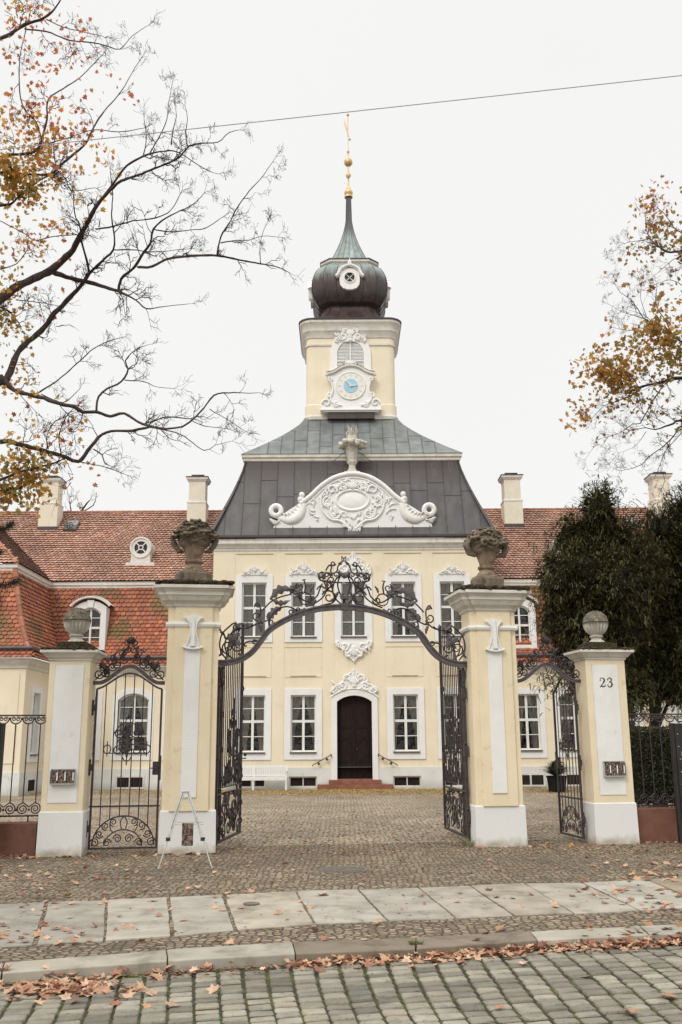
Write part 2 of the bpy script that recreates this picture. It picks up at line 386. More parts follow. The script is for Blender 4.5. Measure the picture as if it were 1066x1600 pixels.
M['cob_fore'] = cobble_mat('forecourt mosaic cobbles', (.15, .112, .072), (.37, .295, .205), (.068, .048, .030), .078, ((.125, .083, .040), .7))
M['cob_court'] = cobble_mat('courtyard cobbles', (.27, .215, .15), (.52, .44, .335), (.15, .11, .07), .095, ((.24, .18, .09), .5))
M['soil'] = mk('mossy joint soil', (.030, .025, .015), (.060, .052, .025), 14, 1, .8, 60, stain=((.085, .105, .022), 7, .50, .10, .9))

# ================================================================== GROUND
g = MB(); g.poly([(-160, -40, -.12), (160, -40, -.12), (160, 300, -.12), (-160, 300, -.12)])
tag(g.build('ground', M['soil']), kind='structure')

def gl(lst, z=0.0):
    return [ground(x, y, z).xy for x, y in lst]
kerb_back = [(-260, 1527), (7, 1505), (260, 1485), (457, 1473), (650, 1466), (828, 1456), (1000, 1447), (1330, 1432)]
kerb_front = [(-300, 1552), (3, 1522), (262, 1503), (462, 1492), (650, 1484), (840, 1470), (1015, 1461), (1370, 1444)]
slab_top = [(-240, 1428), (-30, 1414), (75, 1409), (168, 1406), (262, 1402), (350, 1398), (462, 1392), (560, 1390), (655, 1387), (735, 1384), (820, 1380), (910, 1379), (1010, 1374), (1150, 1367), (1300, 1361)]
slab_bot = [(-400, 1510), (-110, 1487), (56, 1475), (163, 1469), (268, 1462), (370, 1452), (492, 1443), (607, 1438), (712, 1434), (803, 1430), (897, 1427), (1000, 1422), (1110, 1415), (1270, 1406), (1440, 1398)]
KB, KF, ST, SB = gl(kerb_back), gl(kerb_front), gl(slab_top), gl(slab_bot)
# forecourt cobbles between kerb and gate line (runs under slabs; the slabs stand a little above it)
f = MB()
far = [gw(-30, .9), gw(30, .9)]
f.poly([(p.x, p.y, -.012) for p in [V((-14, KB[0].y-3.0))]+[V((q.x, q.y)) for q in KB]+[V((14, KB[-1].y+3.6))]]+[(far[1].x, far[1].y, -.012), (far[0].x, far[0].y, -.012)])
tag(f.build('forecourt', M['cob_fore']), kind='structure')
f = MB(); f.poly([(far[0].x, far[0].y, -.012), (far[1].x, far[1].y, -.012), (40, 60, -.012), (-40, 60, -.012)])
tag(f.build('courtyard', M['cob_court']), kind='structure')
# granite slabs of the footway
f = MB()
def lerp(a, b, t): return a+(b-a)*t
for i in range(len(ST)-1):
    a, b, c, d = ST[i], ST[i+1], SB[i+1], SB[i]
    gp_ = .022 if i not in (1, 4) else .055
    ex = (b-a).normalized()*gp_; ex2 = (c-d).normalized()*gp_
    q = [a+ex*.5, b-ex*.5, c-ex2*.5, d+ex2*.5]
    sh = random.uniform(.80, 1.12); wm = random.uniform(-.04, .05)
    col = (sh*(1+wm), sh, sh*(1-wm))
    if i == 12: col = (.86, .74, .64)
    splits = [(0, 1)]
    if i in (4, ): splits = [(0, .26), (.26, 1)]
    if i in (6, ): splits = [(0, .30), (.30, 1)]
    if i in (9, ): splits = [(0, .52), (.52, 1)]
    for (t0, t1) in splits:
        g0 = .003 if t0 > 0 else 0
        pp = [lerp(q[0], q[3], t1), lerp(q[1], q[2], t1), lerp(q[1], q[2], t0+g0), lerp(q[0], q[3], t0+g0)]
        pp2 = []
        for k in range(4):      # slightly uneven worn edges
            A, B = pp[k], pp[(k+1) % 4]; n = 7
            for j in range(n):
                w_ = A+(B-A)*(j/n)
                if j: w_ = w_+V((random.uniform(-.007, .007), random.uniform(-.007, .007)))
                pp2.append(w_)
        z = random.uniform(-.002, .004)
        f.slab([(p.x, p.y) for p in pp2], -.05, z, col)
tag(f.build('pavement', M['granite'], bevel=.006), kind='structure')
f = MB()
for i in range(len(KB)-1):
    a, b, c, d = KB[i], KB[i+1], KF[i+1], KF[i]
    e = (b-a).normalized()*.005
    col = [(.98, .98, .98), (1.05, 1.04, 1.0), (1.02, 1.02, 1.0), (.55, .48, .42), (.62, .54, .48), (1.05, 1.06, 1.02), (1, 1, 1)][i]
    A, B, Cc, D = a+e, b-e, c-e, d+e
    pp = []
    for (P0, P1, n) in ((D, Cc, 12), (Cc, B, 2), (B, A, 12), (A, D, 2)):
        for j in range(n):
            w_ = P0+(P1-P0)*(j/n)
            if j: w_ = w_+V((random.uniform(-.006, .006), random.uniform(-.008, .008)))
            pp.append(w_)
    f.slab([(p.x, p.y) for p in pp], -.2, random.uniform(0, .008), col)
tag(f.build('kerb', M['granite'], bevel=.008), kind='structure')
# road of granite setts, every stone its own block in one sheet
f = MB()
road_dir = V((math.cos(R(14)), math.sin(R(14)))); road_n = V((-math.sin(R(8.5)), math.cos(R(8.5))))
O = V((0.3, 8.05))
def kerb_y(x):
    for i in range(len(KF)-1):
        if KF[i].x <= x <= KF[i+1].x:
            t = (x-KF[i].x)/(KF[i+1].x-KF[i].x); return KF[i].y+(KF[i+1].y-KF[i].y)*t
    return KF[0].y+(x-KF[0].x)*.25 if x < KF[0].x else KF[-1].y+(x-KF[-1].x)*.25
bed = MB(); bed.poly([(-30, -12, -.105), (30, -12, -.105), (30, 12, -.105), (-30, 12, -.105)])
# keep the road bed on the street side of the kerb
bed = MB(); bed.poly([(-14, -12, -.071), (14, -12, -.071), (14, KF[-1].y+2.2, -.071)]+[(q.x, q.y+.03, -.071) for q in reversed(KF)]+[(-14, KF[0].y-2.2, -.071)])
tag(bed.build('road_bed', M['soil']), kind='structure')
col_w = .182
for ci in range(-42, 44):
    u0 = ci*col_w; v = .25+random.uniform(0, .1)
    while v > -5.6:
        L_ = random.uniform(.115, .155)
        v0 = v-L_
        shear = .030*math.sin(u0*1.3+v*1.5)+.035*math.sin(v*.9+1)   # columns wander a little, as laid by hand
        cx_ = u0+shear+v*.10*math.sin(u0*.35+.6)
        ctr = O+road_dir*(cx_+col_w/2)+road_n*((v+v0)/2)
        v = v0
        if ctr.y > kerb_y(ctr.x)-.09 or ctr.y < 2.6: continue
        if abs(ctr.x) > 3.2+ctr.y*.47: continue
        hw, hl = col_w/2-.008-random.uniform(0, .004), L_/2-.012-random.uniform(0, .004)
        zt = -.060+random.uniform(-.005, .004)+.010*noise.noise(V((ctr.x*.9, ctr.y*.9, 3)))
        pts = []
        for (sx, sy) in ((-1, -1), (1, -1), (1, 1), (-1, 1)):
            pts.append(ctr+road_dir*(sx*(hw-random.uniform(0, .007)))+road_n*(sy*(hl-random.uniform(0, .006))))
        n = len(f.v)
        # chamfered ring + slightly domed top
        cen = sum(pts, V((0, 0)))/4
        sh = random.uniform(.14, .32)*(1+.35*noise.noise(V((ctr.x, ctr.y, 0))*1.2)); wb = random.uniform(-.02, .03)
        col = (sh*(1.09+wb), sh, sh*(.79-wb))
        vs = [(p.x, p.y, -.10) for p in pts]
        ring = []; ring2 = []
        for k in range(4):
            a, b = pts[k], pts[(k+1) % 4]
            for t in (.10, .90):
                q = lerp(a, b, t); ring.append(q)
        for q in ring: qq = lerp(q, cen, .01); vs.append((qq.x, qq.y, zt-.008+random.uniform(-.002, .002)))
        for q in ring: qq = lerp(q, cen, .09); vs.append((qq.x, qq.y, zt+random.uniform(-.0025, .0025)))
        fs = []
        for k in range(4):
            k2 = (k+1) % 4
            fs.append((k, k2, 4+(2*k+1), 4+2*k))
            fs.append((k2, 4+(2*k+2) % 8, 4+2*k+1))
        for k in range(8):
            k2 = (k+1) % 8; fs.append((4+k, 4+k2, 12+k2, 12+k))
        fs.append(tuple(range(12, 20)))
        f.add(vs, fs, col)
tag(f.build('road', M['sett'], smooth=50), kind='structure')
# round cover in the cobbles, small cap on a slab
c0 = ground(537, 1357)
t = thing('manhole_cover', 'round cast iron manhole cover set flush in the forecourt cobbles', 'manhole cover', (c0.x, c0.y, -.012))
b = MB(); b.lathe([(.33, 0), (.33, .005), (.29, .005), (.29, .004), (.0, .004)], 36)
b.build('rim', M['iron_cover'], t)
b = MB()
for i in range(-6, 7):
    for j in range(-6, 7):
        if (i*i+j*j)*.042**2 < .27**2: b.box(i*.042-.015, i*.042+.015, j*.042-.015, j*.042+.015, .004, .010)
b.build('tread_pattern', M['iron_cover'], t)
c0 = ground(393, 1413)
b = MB(); b.lathe([(.085, 0), (.085, .008), (.065, .012), (0, .012)], 20)
tag(b.build('valve_cap', M['iron_cover'], None, loc=(c0.x, c0.y, .004)), 'small dark oval valve cap set in a granite paving slab', 'valve cap')

# ================================================================== ornament helpers
def arc(cx, cz, r, a0, a1, n=12):
    return [(cx+r*math.cos(R(a0+(a1-a0)*i/n)), cz+r*math.sin(R(a0+(a1-a0)*i/n))) for i in range(n+1)]
def spiral(cx, cz, r0, r1, a0, turns, n=None):
    n = n or max(10, int(abs(turns)*16))
    return [(cx+(r0+(r1-r0)*i/n)*math.cos(R(a0+360*turns*i/n)), cz+(r0+(r1-r0)*i/n)*math.sin(R(a0+360*turns*i/n))) for i in range(n+1)]
def smooth2(pts, n=6):              # Catmull-Rom through 2D or 3D points
    pts = [V(p) for p in pts]; out_ = []
    for i in range(len(pts)-1):
        p0 = pts[max(i-1, 0)]; p1 = pts[i]; p2 = pts[i+1]; p3 = pts[min(i+2, len(pts)-1)]
        for k in range(n):
            t = k/n
            out_.append(.5*((2*p1)+(-p0+p2)*t+(2*p0-5*p1+4*p2-p3)*t*t+(-p0+3*p1-3*p2+p3)*t*t*t))
    out_.append(pts[-1]); return out_
def xz(pts, y): return [(p[0], y, p[1]) for p in pts]
def stroke(mb, pts, y, r0, r1=None, n=5, sq=1.0):
    r1 = r0 if r1 is None else r1
    k = len(pts); mb.tube(xz(pts, y), [r0+(r1-r0)*i/(k-1) for i in range(k)], n, sq=sq)
def leafshape(mb, a, b, wd, y, bend=.2, th=.012, lobes=3, N=8, amp=.32):     # a ribbed acanthus leaf between two points
    if wd > .17 and th < .015: N, amp, lobes = 16, .55, 3.6
    a = V(a); b = V(b); d = b-a; nrm = V((-d.y, d.x)).normalized()
    mid = [a+d*t+nrm*(bend*d.length*math.sin(math.pi*t)) for t in [i/N for i in range(N+1)]]
    L_, R_ = [], []
    for i, t in enumerate([i/N for i in range(N+1)]):
        w_ = wd*.5*math.sin(math.pi*min(1, t*.9+.08))*(1-amp*.5+amp*math.cos(lobes*2*math.pi*t*1.4))
        L_.append(mid[i]+nrm*w_); R_.append(mid[i]-nrm*w_)
    n = len(mb.v)
    for i in range(N+1):
        mb.v.append((L_[i].x, y, L_[i].y)); mb.v.append((mid[i].x, y-th*1.6, mid[i].y)); mb.v.append((R_[i].x, y, R_[i].y)); mb.v.append((mid[i].x, y+th, mid[i].y))
    for i in range(N):
        o = n+i*4
        for (p, q) in ((0, 1), (1, 2), (2, 3), (3, 0)):
            mb.f.append((o+p, o+q, o+4+q, o+4+p)); mb.c.append((1, 1, 1))
def flower(mb, c, r, y):
    for k in range(6):
        a = 60*k+15
        leafshape(mb, c, (c[0]+r*math.cos(R(a)), c[1]+r*math.sin(R(a))), r*.75, y, 0, .012, 0)
    mb.ball((c[0], y-.02, c[1]), r*.28, 6, 4)
def rocaille(mb, cx, cz, w_, h_, y, seed=1, down=False, plate=True):
    """shell-and-scroll stucco ornament w_ wide, h_ high, standing on cz"""
    rnd = random.Random(seed); s = -1 if down else 1
    def P(x, z): return (cx+x*w_, cz+s*z*h_)
    if plate:
        o = []
        prof = [(.5, .02), (.49, .12), (.43, .18), (.40, .32), (.31, .36), (.28, .52), (.20, .56), (.19, .74), (.11, .80), (.07, .93), (0, 1.0)]
        for (x, z) in prof: o.append(P(x, z))
        for (x, z) in prof[::-1][1:]: o.append(P(-x, z))
        o2 = []
        for i, q in enumerate(o):
            o2.append((q[0]+rnd.uniform(-.015, .015)*w_, q[1]+rnd.uniform(-.02, .02)*h_))
        mb.prism(o2, y-.035, y+.01)
    for sd_ in (-1, 1):
        def S(cx2, cz2, r0, r1, a0, tr, rad):
            pts = [P(sd_*(cx2+q[0]*h_/w_), cz2+q[1]) for q in spiral(0, 0, r0, r1, a0, tr)]
            stroke(mb, pts, y-.06, rad, rad*.5, 5)
        S(.40, .14, .16, .05, -90, 1.1, .035*h_+.006); S(.24, .30, .20, .06, -60, -1.1, .045*h_+.006)
        S(.14, .62, .17, .05, -30, 1.0, .04*h_+.006)
        stroke(mb, smooth2([P(sd_*.47, .06), P(sd_*.36, .30), P(sd_*.25, .42), P(sd_*.17, .66), P(sd_*.06, .86)]), y-.06, .035*h_+.006, .02*h_+.004)
        for k in range(5):
            a = P(sd_*rnd.uniform(.08, .42), rnd.uniform(.05, .35)); b_ = (a[0]+sd_*rnd.uniform(.03, .12)*w_, a[1]+s*rnd.uniform(.1, .3)*h_)
            leafshape(mb, a, b_, .10*h_+.02, y-.06, rnd.uniform(-.3, .3), .02)
    for k in range(-3, 4):
        a = k*20
        leafshape(mb, P(0, .34), P(.30*math.sin(R(a))*h_/w_, .36+.42*math.cos(R(a))), .13*h_, y-.06, 0, .03, 0)
    leafshape(mb, P(0, .76), P(0, 1.06), .16*h_, y-.05, 0, .02, 1)
    mb.ball((cx, y-.06, cz+s*.30*h_), .10*h_, 7, 5, (1.2, .6, 1))

# ================================================================== PALACE
PX, PY = .44, 35.5
pal = thing('palace', 'cream yellow baroque palace with clock tower, onion dome and red tiled wings', 'palace', (PX, PY, 0))
def part(name, mb, mat, parent=pal, **k): return mb.build(name, mat, parent, **k)

def wall_open(mb, x0, x1, z0, z1, y, holes, depth=.28, flip=1):
    xs = sorted({x0, x1, *[h[0] for h in holes], *[h[1] for h in holes]}); zs = sorted({z0, z1, *[h[2] for h in holes], *[h[3] for h in holes]})
    xs = [x for x in xs if x0 <= x <= x1]
    for i in range(len(xs)-1):
        for j in range(len(zs)-1):
            xm, zm = (xs[i]+xs[i+1])/2, (zs[j]+zs[j+1])/2
            if any(h[0] < xm < h[1] and h[2] < zm < h[3] for h in holes): continue
            mb.poly([(xs[i], y, zs[j]), (xs[i+1], y, zs[j]), (xs[i+1], y, zs[j+1]), (xs[i], y, zs[j+1])])
    for (a, b, c, d) in holes:
        y2 = y+depth
        mb.poly([(a, y, c), (a, y, d), (a, y2, d), (a, y2, c)]); mb.poly([(b, y, c), (b, y2, c), (b, y2, d), (b, y, d)])
        mb.poly([(a, y, d), (b, y, d), (b, y2, d), (a, y2, d)]); mb.poly([(a, y, c), (a, y2, c), (b, y2, c), (b, y, c)])

BX = [-3.69, -1.85, 0.0, 1.86, 3.68]
gh = [(x-.46, x+.46, 1.28, 3.29) for x in BX if x != 0]
uh = [(x-.46, x+.46, 5.40, 7.43) for x in BX]
HW = 5.24
mb = MB()
doorh = (-.63, .63, .34, 3.06)
wall_open(mb, -HW, HW, .72, 8.75, 0, gh+uh+[(-.63, .63, .72, 3.26)])
mb.poly([(-HW, 0, .72), (-HW, 0, 8.75), (-HW, 9, 8.75), (-HW, 9, .72)]); mb.poly([(HW, 0, .72), (HW, 9, .72), (HW, 9, 8.75), (HW, 0, 8.75)])
mb.poly([(HW, 9, 0), (-HW, 9, 0), (-HW, 9, 8.75), (HW, 9, 8.75)])
part('main_wall', mb, M['yellow'])
# raised pilaster strips and panels
mb = MB()
edges = [-5.24, -4.42, -2.78, -.94, .94, 2.79, 4.42, 5.24]
for i in range(len(BX)):
    x = BX[i]
    if x != 0: mb.box(x-.67, x+.67, -.018, .003, 3.93, 5.00)
for (a, b_) in ((-5.24, -4.42), (-2.98, -2.56), (-1.13, -.73), (.73, 1.14), (2.57, 2.98), (4.42, 5.24)):
    mb.box(a, b_, -.014, .003, .72, 8.75)
mb.box(-4.417, -2.983, -.0142, .003, 8.53, 8.75)
for (a, b_) in ((-2.557, -1.133), (-.727, .727), (1.143, 2.567), (2.983, 4.417)): mb.box(a, b_, -.0142, .003, 8.53, 8.75)
part('pilaster_strips', mb, M['yellow'])
mb = MB()  # thin strips coloured as the shadow lines at the panel edges
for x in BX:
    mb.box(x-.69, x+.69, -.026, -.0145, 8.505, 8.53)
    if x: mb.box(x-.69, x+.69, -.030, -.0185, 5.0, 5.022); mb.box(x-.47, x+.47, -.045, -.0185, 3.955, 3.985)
part('panel_shadow_lines', mb, M['panel_shade'])
mb = MB()
cells = [(x-.5, x+.5, .05, .43) for x in BX if x != 0]
wall_open(mb, -HW-.03, HW+.03, -.05, .74, -.05, cells+[(-.63, .63, .30, .74)], .3)
mb.poly([(-HW-.03, -.05, .74), (HW+.03, -.05, .74), (HW+.03, .0, .74), (-HW-.03, .0, .74)])
mb.poly([(-HW-.03, -.05, -.05), (-HW-.03, -.05, .74), (-HW-.03, 3, .74), (-HW-.03, 3, -.05)]); mb.poly([(HW+.03, -.05, -.05), (HW+.03, 3, -.05), (HW+.03, 3, .74), (HW+.03, -.05, .74)])
part('plinth', mb, M['plinthw'])
for i, c in enumerate(cells):
    mb = MB(); mb.box(c[0], c[1], .10, .13, c[2], c[3])
    o = part('cellar_window', mb, M['cellar'])
    m2 = MB()
    for (a, b_, c_, d) in ((c[0], c[0]+.05, c[2], c[3]), (c[1]-.05, c[1], c[2], c[3]), (c[0]+.05, c[1]-.05, c[2], c[2]+.05), (c[0]+.05, c[1]-.05, c[3]-.05, c[3]), (c[0]+.48, c[0]+.52, c[2]+.05, c[3]-.05)):
        m2.box(a, b_, .03, .07, c_, d)
    m2.build('frame', M['grey_trim'], o)
# interior backing
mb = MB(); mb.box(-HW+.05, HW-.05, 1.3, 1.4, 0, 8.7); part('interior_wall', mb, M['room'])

# window prototype: origin at the centre bottom of its opening
def arch_top(hw, z1, rise, n=10):
    if rise <= 0: return [(hw, z1), (-hw, z1)]
    r = (hw*hw+rise*rise)/(2*rise); cz = z1-r; a0 = math.asin(hw/r)
    return [(r*math.sin(a0-2*a0*i/n), cz+r*math.cos(a0-2*a0*i/n)) for i in range(n+1)]
def window(name, hw, hgt, parent, loc, rz=0, surround=(.22, .27, .22), rise=0, curtains=True, ears=0, sill=True, surr_y=-.045, cmode=0, seed=0):
    """frame with mullion, transom and glazing bars; children pane, surround, sill, curtains"""
    rnd = random.Random(seed+int(loc[0]*100))
    f_ = MB(); t_ = .055; y0, y1 = .12, .18
    f_.box(-hw, -hw+t_, y0, y1, 0, hgt-rise); f_.box(hw-t_, hw, y0, y1, 0, hgt-rise)
    f_.box(-hw+t_, hw-t_, y0, y1, 0, t_)
    if rise > 0:
        o = arch_top(hw, hgt, rise); i_ = arch_top(hw-t_, hgt-t_, rise*.92)
        f_.prism(o+i_[::-1], y0, y1)
    else: f_.box(-hw+t_, hw-t_, y0, y1, hgt-t_, hgt)
    f_.box(-.045, .045, y0-.012, y1, t_, hgt-t_+.001)
    tz = hgt*.535
    f_.box(-hw+t_, -.045, y0-.02, y1, tz-.045, tz+.045); f_.box(.045, hw-t_, y0-.02, y1, tz-.045, tz+.045)
    for z in (hgt*.27, hgt*.765):
        f_.box(-hw+t_, -.045, y0+.01, y1-.01, z-.014, z+.014); f_.box(.045, hw-t_, y0+.01, y1-.01, z-.014, z+.014)
    f_.box(-hw, hw, y0-.05, y0-.003, 0, .05)
    w_ = f_.build(name, M['frame'], parent, loc=loc); w_.rotation_euler = (0, 0, rz)
    p_ = MB(); p_.poly([(-hw+.02, .152, .02), (hw-.02, .152, .02), (hw-.02, .152, hgt-rise-.0), (-hw+.02, .152, hgt-rise-.0)])
    if rise > 0:
        a_ = arch_top(hw-.02, hgt-.02, rise*.9); p_.poly([(-hw+.02, .152, hgt-rise), (hw-.02, .152, hgt-rise)]+[(q[0], .152, q[1]) for q in a_])
    p_.build('pane', M['glass'], w_)
    if surround:
        s_ = MB(); a, bt, tp = surround
        yb = -.002
        if rise > 0:
            inn = [(-hw, 0)]+arch_top(hw, hgt, rise)[::-1]+[(hw, 0)]
            ou = [(-hw-a, -bt)]+arch_top(hw+a, hgt+tp, rise*1.15)[::-1]+[(hw+a, -bt)]
            n = len(inn)
            for k in range(n-1):
                q = [inn[k], inn[k+1], ou[k+1], ou[k]]
                s_.prism([(v[0], v[1]) for v in q], surr_y, yb)
            s_.prism([ou[0], inn[0], inn[-1], ou[-1]], surr_y, yb)
            for k in range(n-1):
                s_.poly([(inn[k][0], surr_y, inn[k][1]), (inn[k+1][0], surr_y, inn[k+1][1]), (inn[k+1][0], .2, inn[k+1][1]), (inn[k][0], .2, inn[k][1])])
        else:
            s_.box(-hw-a, -hw, surr_y, yb, -bt, hgt+tp); s_.box(hw, hw+a, surr_y, yb, -bt, hgt+tp)
            s_.box(-hw, hw, surr_y, yb, hgt, hgt+tp); s_.box(-hw, hw, surr_y, yb, -bt, 0)
            e = .003                                                 # white plastered reveals
            s_.box(-hw, -hw+e, surr_y, .2, 0, hgt); s_.box(hw-e, hw, surr_y, .2, 0, hgt); s_.box(-hw+e, hw-e, surr_y, .2, hgt-e, hgt)
        s_.build('surround', M['white'], w_, bevel=.008)
    if sill:
        s_ = MB(); s_.box(-hw-.02, hw+.02, surr_y-.06, .1, -.05, -.004); s_.build('sill', M['sillm'], w_)
    if curtains:
        mode = rnd.choice((0, 0, 0, 2)) if cmode == 0 else rnd.choice((1, 2, 0, 1))
        for sd_ in (-1, 1):
            c_ = MB(); n = 16
            cols = []
            for lev in range(11):
                zz = .05+(hgt-.1)*lev/10
                q = lev/10
                # swept aside below, full above
                inner = (hw*(.62-.58*max(0, q-.42)/.58) if q > .42 else hw*(.62+.18*(1-q/.42))) if mode == 0 else (hw*.12 if mode == 1 else hw*(.5-.44*q))
                row = []
                for k in range(n+1):
                    x = hw-(hw-inner)*k/n
                    row.append((sd_*x, .205+.018*math.sin(k*1.7+sd_)+.01*rnd.random(), zz))
                cols.append(row)
            base = len(c_.v)
            for row in cols: c_.v += row
            for i in range(10):
                for k in range(n):
                    c_.f.append((base+i*(n+1)+k, base+i*(n+1)+k+1, base+(i+1)*(n+1)+k+1, base+(i+1)*(n+1)+k)); c_.c.append((1, 1, 1))
            c_.build('curtain', M['curtain'], w_, smooth=60)
    return w_
for x in BX:
    if x != 0: window('window', .46, 2.01, pal, (x, 0, 1.28), seed=1, cmode=0)
for x in BX: window('window', .46, 2.03, pal, (x, 0, 5.40), surround=(.23, .20, .28) if x else (.24, .24, .30), seed=2, cmode=1)
# ornaments over the windows
for i, x in enumerate(BX):
    mb = MB()
    if x == 0: rocaille(mb, 0, 7.70, 1.35, .85, -.05, 5)
    else: rocaille(mb, x, 7.70, 1.1 if i in (1, 3) else .95, .46 if i in (1, 3) else .34, -.05, i)
    part('window_cartouche', mb, M['stucco'], smooth=50)
mb = MB(); rocaille(mb, 0, 5.20, 1.35, .72, -.04, 9, down=True); part('stucco_apron', mb, M['stucco'], smooth=50)
mb = MB(); rocaille(mb, 0, 3.36, 1.75, .84, -.06, 12); part('door_cartouche', mb, M['stucco'], smooth=50)
# door surround, door
mb = MB()
inn = [(-.63, .30)]+arch_top(.63, 3.26, .22)[::-1]+[(.63, .30)]; ou = [(-.84, .30)]+arch_top(.84, 3.46, .30)[::-1]+[(.84, .30)]
for k in range(len(inn)-1):
    mb.prism([inn[k], inn[k+1], ou[k+1], ou[k]], -.09, -.002)
    mb.poly([(inn[k][0], -.09, inn[k][1]), (inn[k+1][0], -.09, inn[k+1][1]), (inn[k+1][0], .3, inn[k+1][1]), (inn[k][0], .3, inn[k][1])])
top = arch_top(.86, 3.50, .30); stroke(mb, top, -.10, .035)
part('door_surround', mb, M['white'])
mb = MB(); mb.prism([(-.63, .34), (.63, .34)]+arch_top(.63, 3.26, .22), .20, .27)
dr = part('door', mb, M['door'])
mb = MB()
for sd_ in (-1, 1):
    for (z0, z1) in ((.42, .80), (.90, 2.00), (2.1, 2.95)):
        xa, xb = sorted((sd_*.08, sd_*.54)); mb.box(xa, xb, .185, .201, z0, z1)
        mb.box(xa+.05, xb-.05, .172, .186, z0+.06, z1-.06)
    stroke(mb, smooth2([(sd_*.15, 1.55), (sd_*.3, 1.75), (sd_*.45, 1.62), (sd_*.38, 1.45)]), .165, .02, .01)
mb.box(-.025, .025, .175, .2, .35, 3.2)
mb.build('panel', M['door'], dr, bevel=.008)
mb = MB(); mb.tube([(.09, .15, 1.30), (.09, .15, 1.42)], .014); mb.ball((.09, .14, 1.36), .028); mb.build('handle', M['iron'], dr)
mb = MB(); mb.box(-1.33, 1.33, -.62, -.052, 0, .16); mb.box(-.93, .93, -.34, -.055, .163, .31); mb.box(-.63, .63, -.3, .3, .30, .335)
part('steps', mb, M['stone_step'], bevel=.012)
# handrails
for sd_, nm in ((-1, 'left'), (1, 'right')):
    t = thing('handrail', 'wrought iron wall handrail '+nm+' of the palace door', 'handrail', (PX, PY, 0), group='handrails beside the palace door')
    mb = MB(); r = .016
    a = (sd_*.86, 1.16); b_ = (sd_*1.47, .84)
    stroke(mb, [(a[0]+sd_*.0, a[1]-.06)]+arc(a[0]+sd_*.02, a[1]-.01, .05, 270 if sd_ > 0 else -90, (90 if sd_ > 0 else 90), 6)[1:]+[a, b_]+[(b_[0]+sd_*.04, b_[1]-.03), (b_[0]+sd_*.03, b_[1]-.07)], -.16, r)
    mb.build('rail', M['iron'], t)
    mb = MB()
    for q in ((.22, .70)):
        c = (a[0]+(b_[0]-a[0])*q, a[1]+(b_[1]-a[1])*q-.07)
        mb.prism([(c[0]-.06, c[1]), (c[0], c[1]-.06), (c[0]+.06, c[1]), (c[0], c[1]+.06)], -.17, -.15); mb.tube([(c[0], -.16, c[1]), (c[0], -.03, c[1])], .012)
    mb.build('bracket', M['iron'], t)
# main cornice and gutter
plan = [(-HW, 0), (HW, 0), (HW, 9), (-HW, 9)]
mb = MB(); mb.sweep(plan, [(.0, 8.60), (.05, 8.64), (.05, 8.70), (.10, 8.74), (.13, 8.80), (.22, 8.86), (.25, 8.87), (.25, 8.99), (.29, 9.03), (-.3, 9.05)], caps=False)
part('cornice', mb, M['cornice_main'])
mb = MB(); mb.sweep(plan, [(.20, 9.055), (.33, 9.06), (.36, 9.10), (.36, 9.17), (.30, 9.17), (.20, 9.12)], caps=False)
part('gutter', mb, M['lead'])

# panelled metal roofs: quads per panel + standing seams
def metal_slope(mb, seam, rows, n, seed, brk=(.35, .7)):
    """rows: list of (xL, xR, y, z) from bottom to top, local x; seams stay parallel to the fall line"""
    rnd = random.Random(seed)
    xL0, xR0 = rows[0][0], rows[0][1]; wd = (xR0-xL0)/n
    fracs = [[rnd.uniform(*brk)+(.18 if k % 2 else -.05)] for k in range(n+1)]
    cols = [[(lambda s: (s, s*rnd.uniform(.97, 1.02), s*rnd.uniform(.96, 1.03)))(rnd.uniform(.91, 1.09)) for _ in range(3)] for k in range(n+1)]
    m = len(rows)-1
    for r in range(m):
        a, b = rows[r], rows[r+1]
        for k in range(n):
            x0, x1 = xL0+wd*k, xL0+wd*(k+1)
            def clampx(x, rw): return min(max(x, rw[0]), rw[1])
            p = [(clampx(x0, a), a[2], a[3]), (clampx(x1, a), a[2], a[3]), (clampx(x1, b), b[2], b[3]), (clampx(x0, b), b[2], b[3])]
            if abs(p[0][0]-p[1][0]) < 1e-4 and abs(p[2][0]-p[3][0]) < 1e-4: continue
            u = []
            for q in p:
                if not u or (V(q)-V(u[-1])).length > 1e-4: u.append(q)
            if (V(u[0])-V(u[-1])).length < 1e-4: u.pop()
            if len(u) < 3: continue
            t = (r+.5)/m
            ci = 0 if t < fracs[k][0] else 1
            mb.poly(u, cols[k][ci])
    for k in range(n+1):
        x = xL0+wd*k; pts = []
        for r, rw in enumerate(rows):
            if rw[0]+.001 <= x <= rw[1]-.001: pts.append((x, rw[2]-.012, rw[3]+.012))
            else: break
        if len(pts) > 1: mb.tube(pts, .016, 4, (.55, .55, .55))
        if k < n:   # cross welt
            r_ = fracs[k][0]*m; i = int(r_); f_ = r_-i; a, b = rows[i], rows[min(i+1, m)]
            y, z = a[2]+(b[2]-a[2])*f_, a[3]+(b[3]-a[3])*f_; xl, xr = a[0]+(b[0]-a[0])*f_, a[1]+(b[1]-a[1])*f_
            x0, x1 = max(x, xl), min(x+wd, xr)
            if x1-x0 > .05: mb.tube([(x0, y-.006, z), (x1, y-.006, z)], .010, 4, (.6, .6, .6))
def curve_rows(w0, w1, y0, y1, z0, z1, m, p):
    out_ = []
    for i in range(m+1):
        t = i/m; q = 1-(1-t)**p      # inset grows fast first, then slowly: a flared foot
        out_.append((-(w0+(w1-w0)*q), w0+(w1-w0)*q, y0+(y1-y0)*q, z0+(z1-z0)*t))
    return out_
def swap(mb, fn): mb.v = [fn(*p) for p in mb.v]
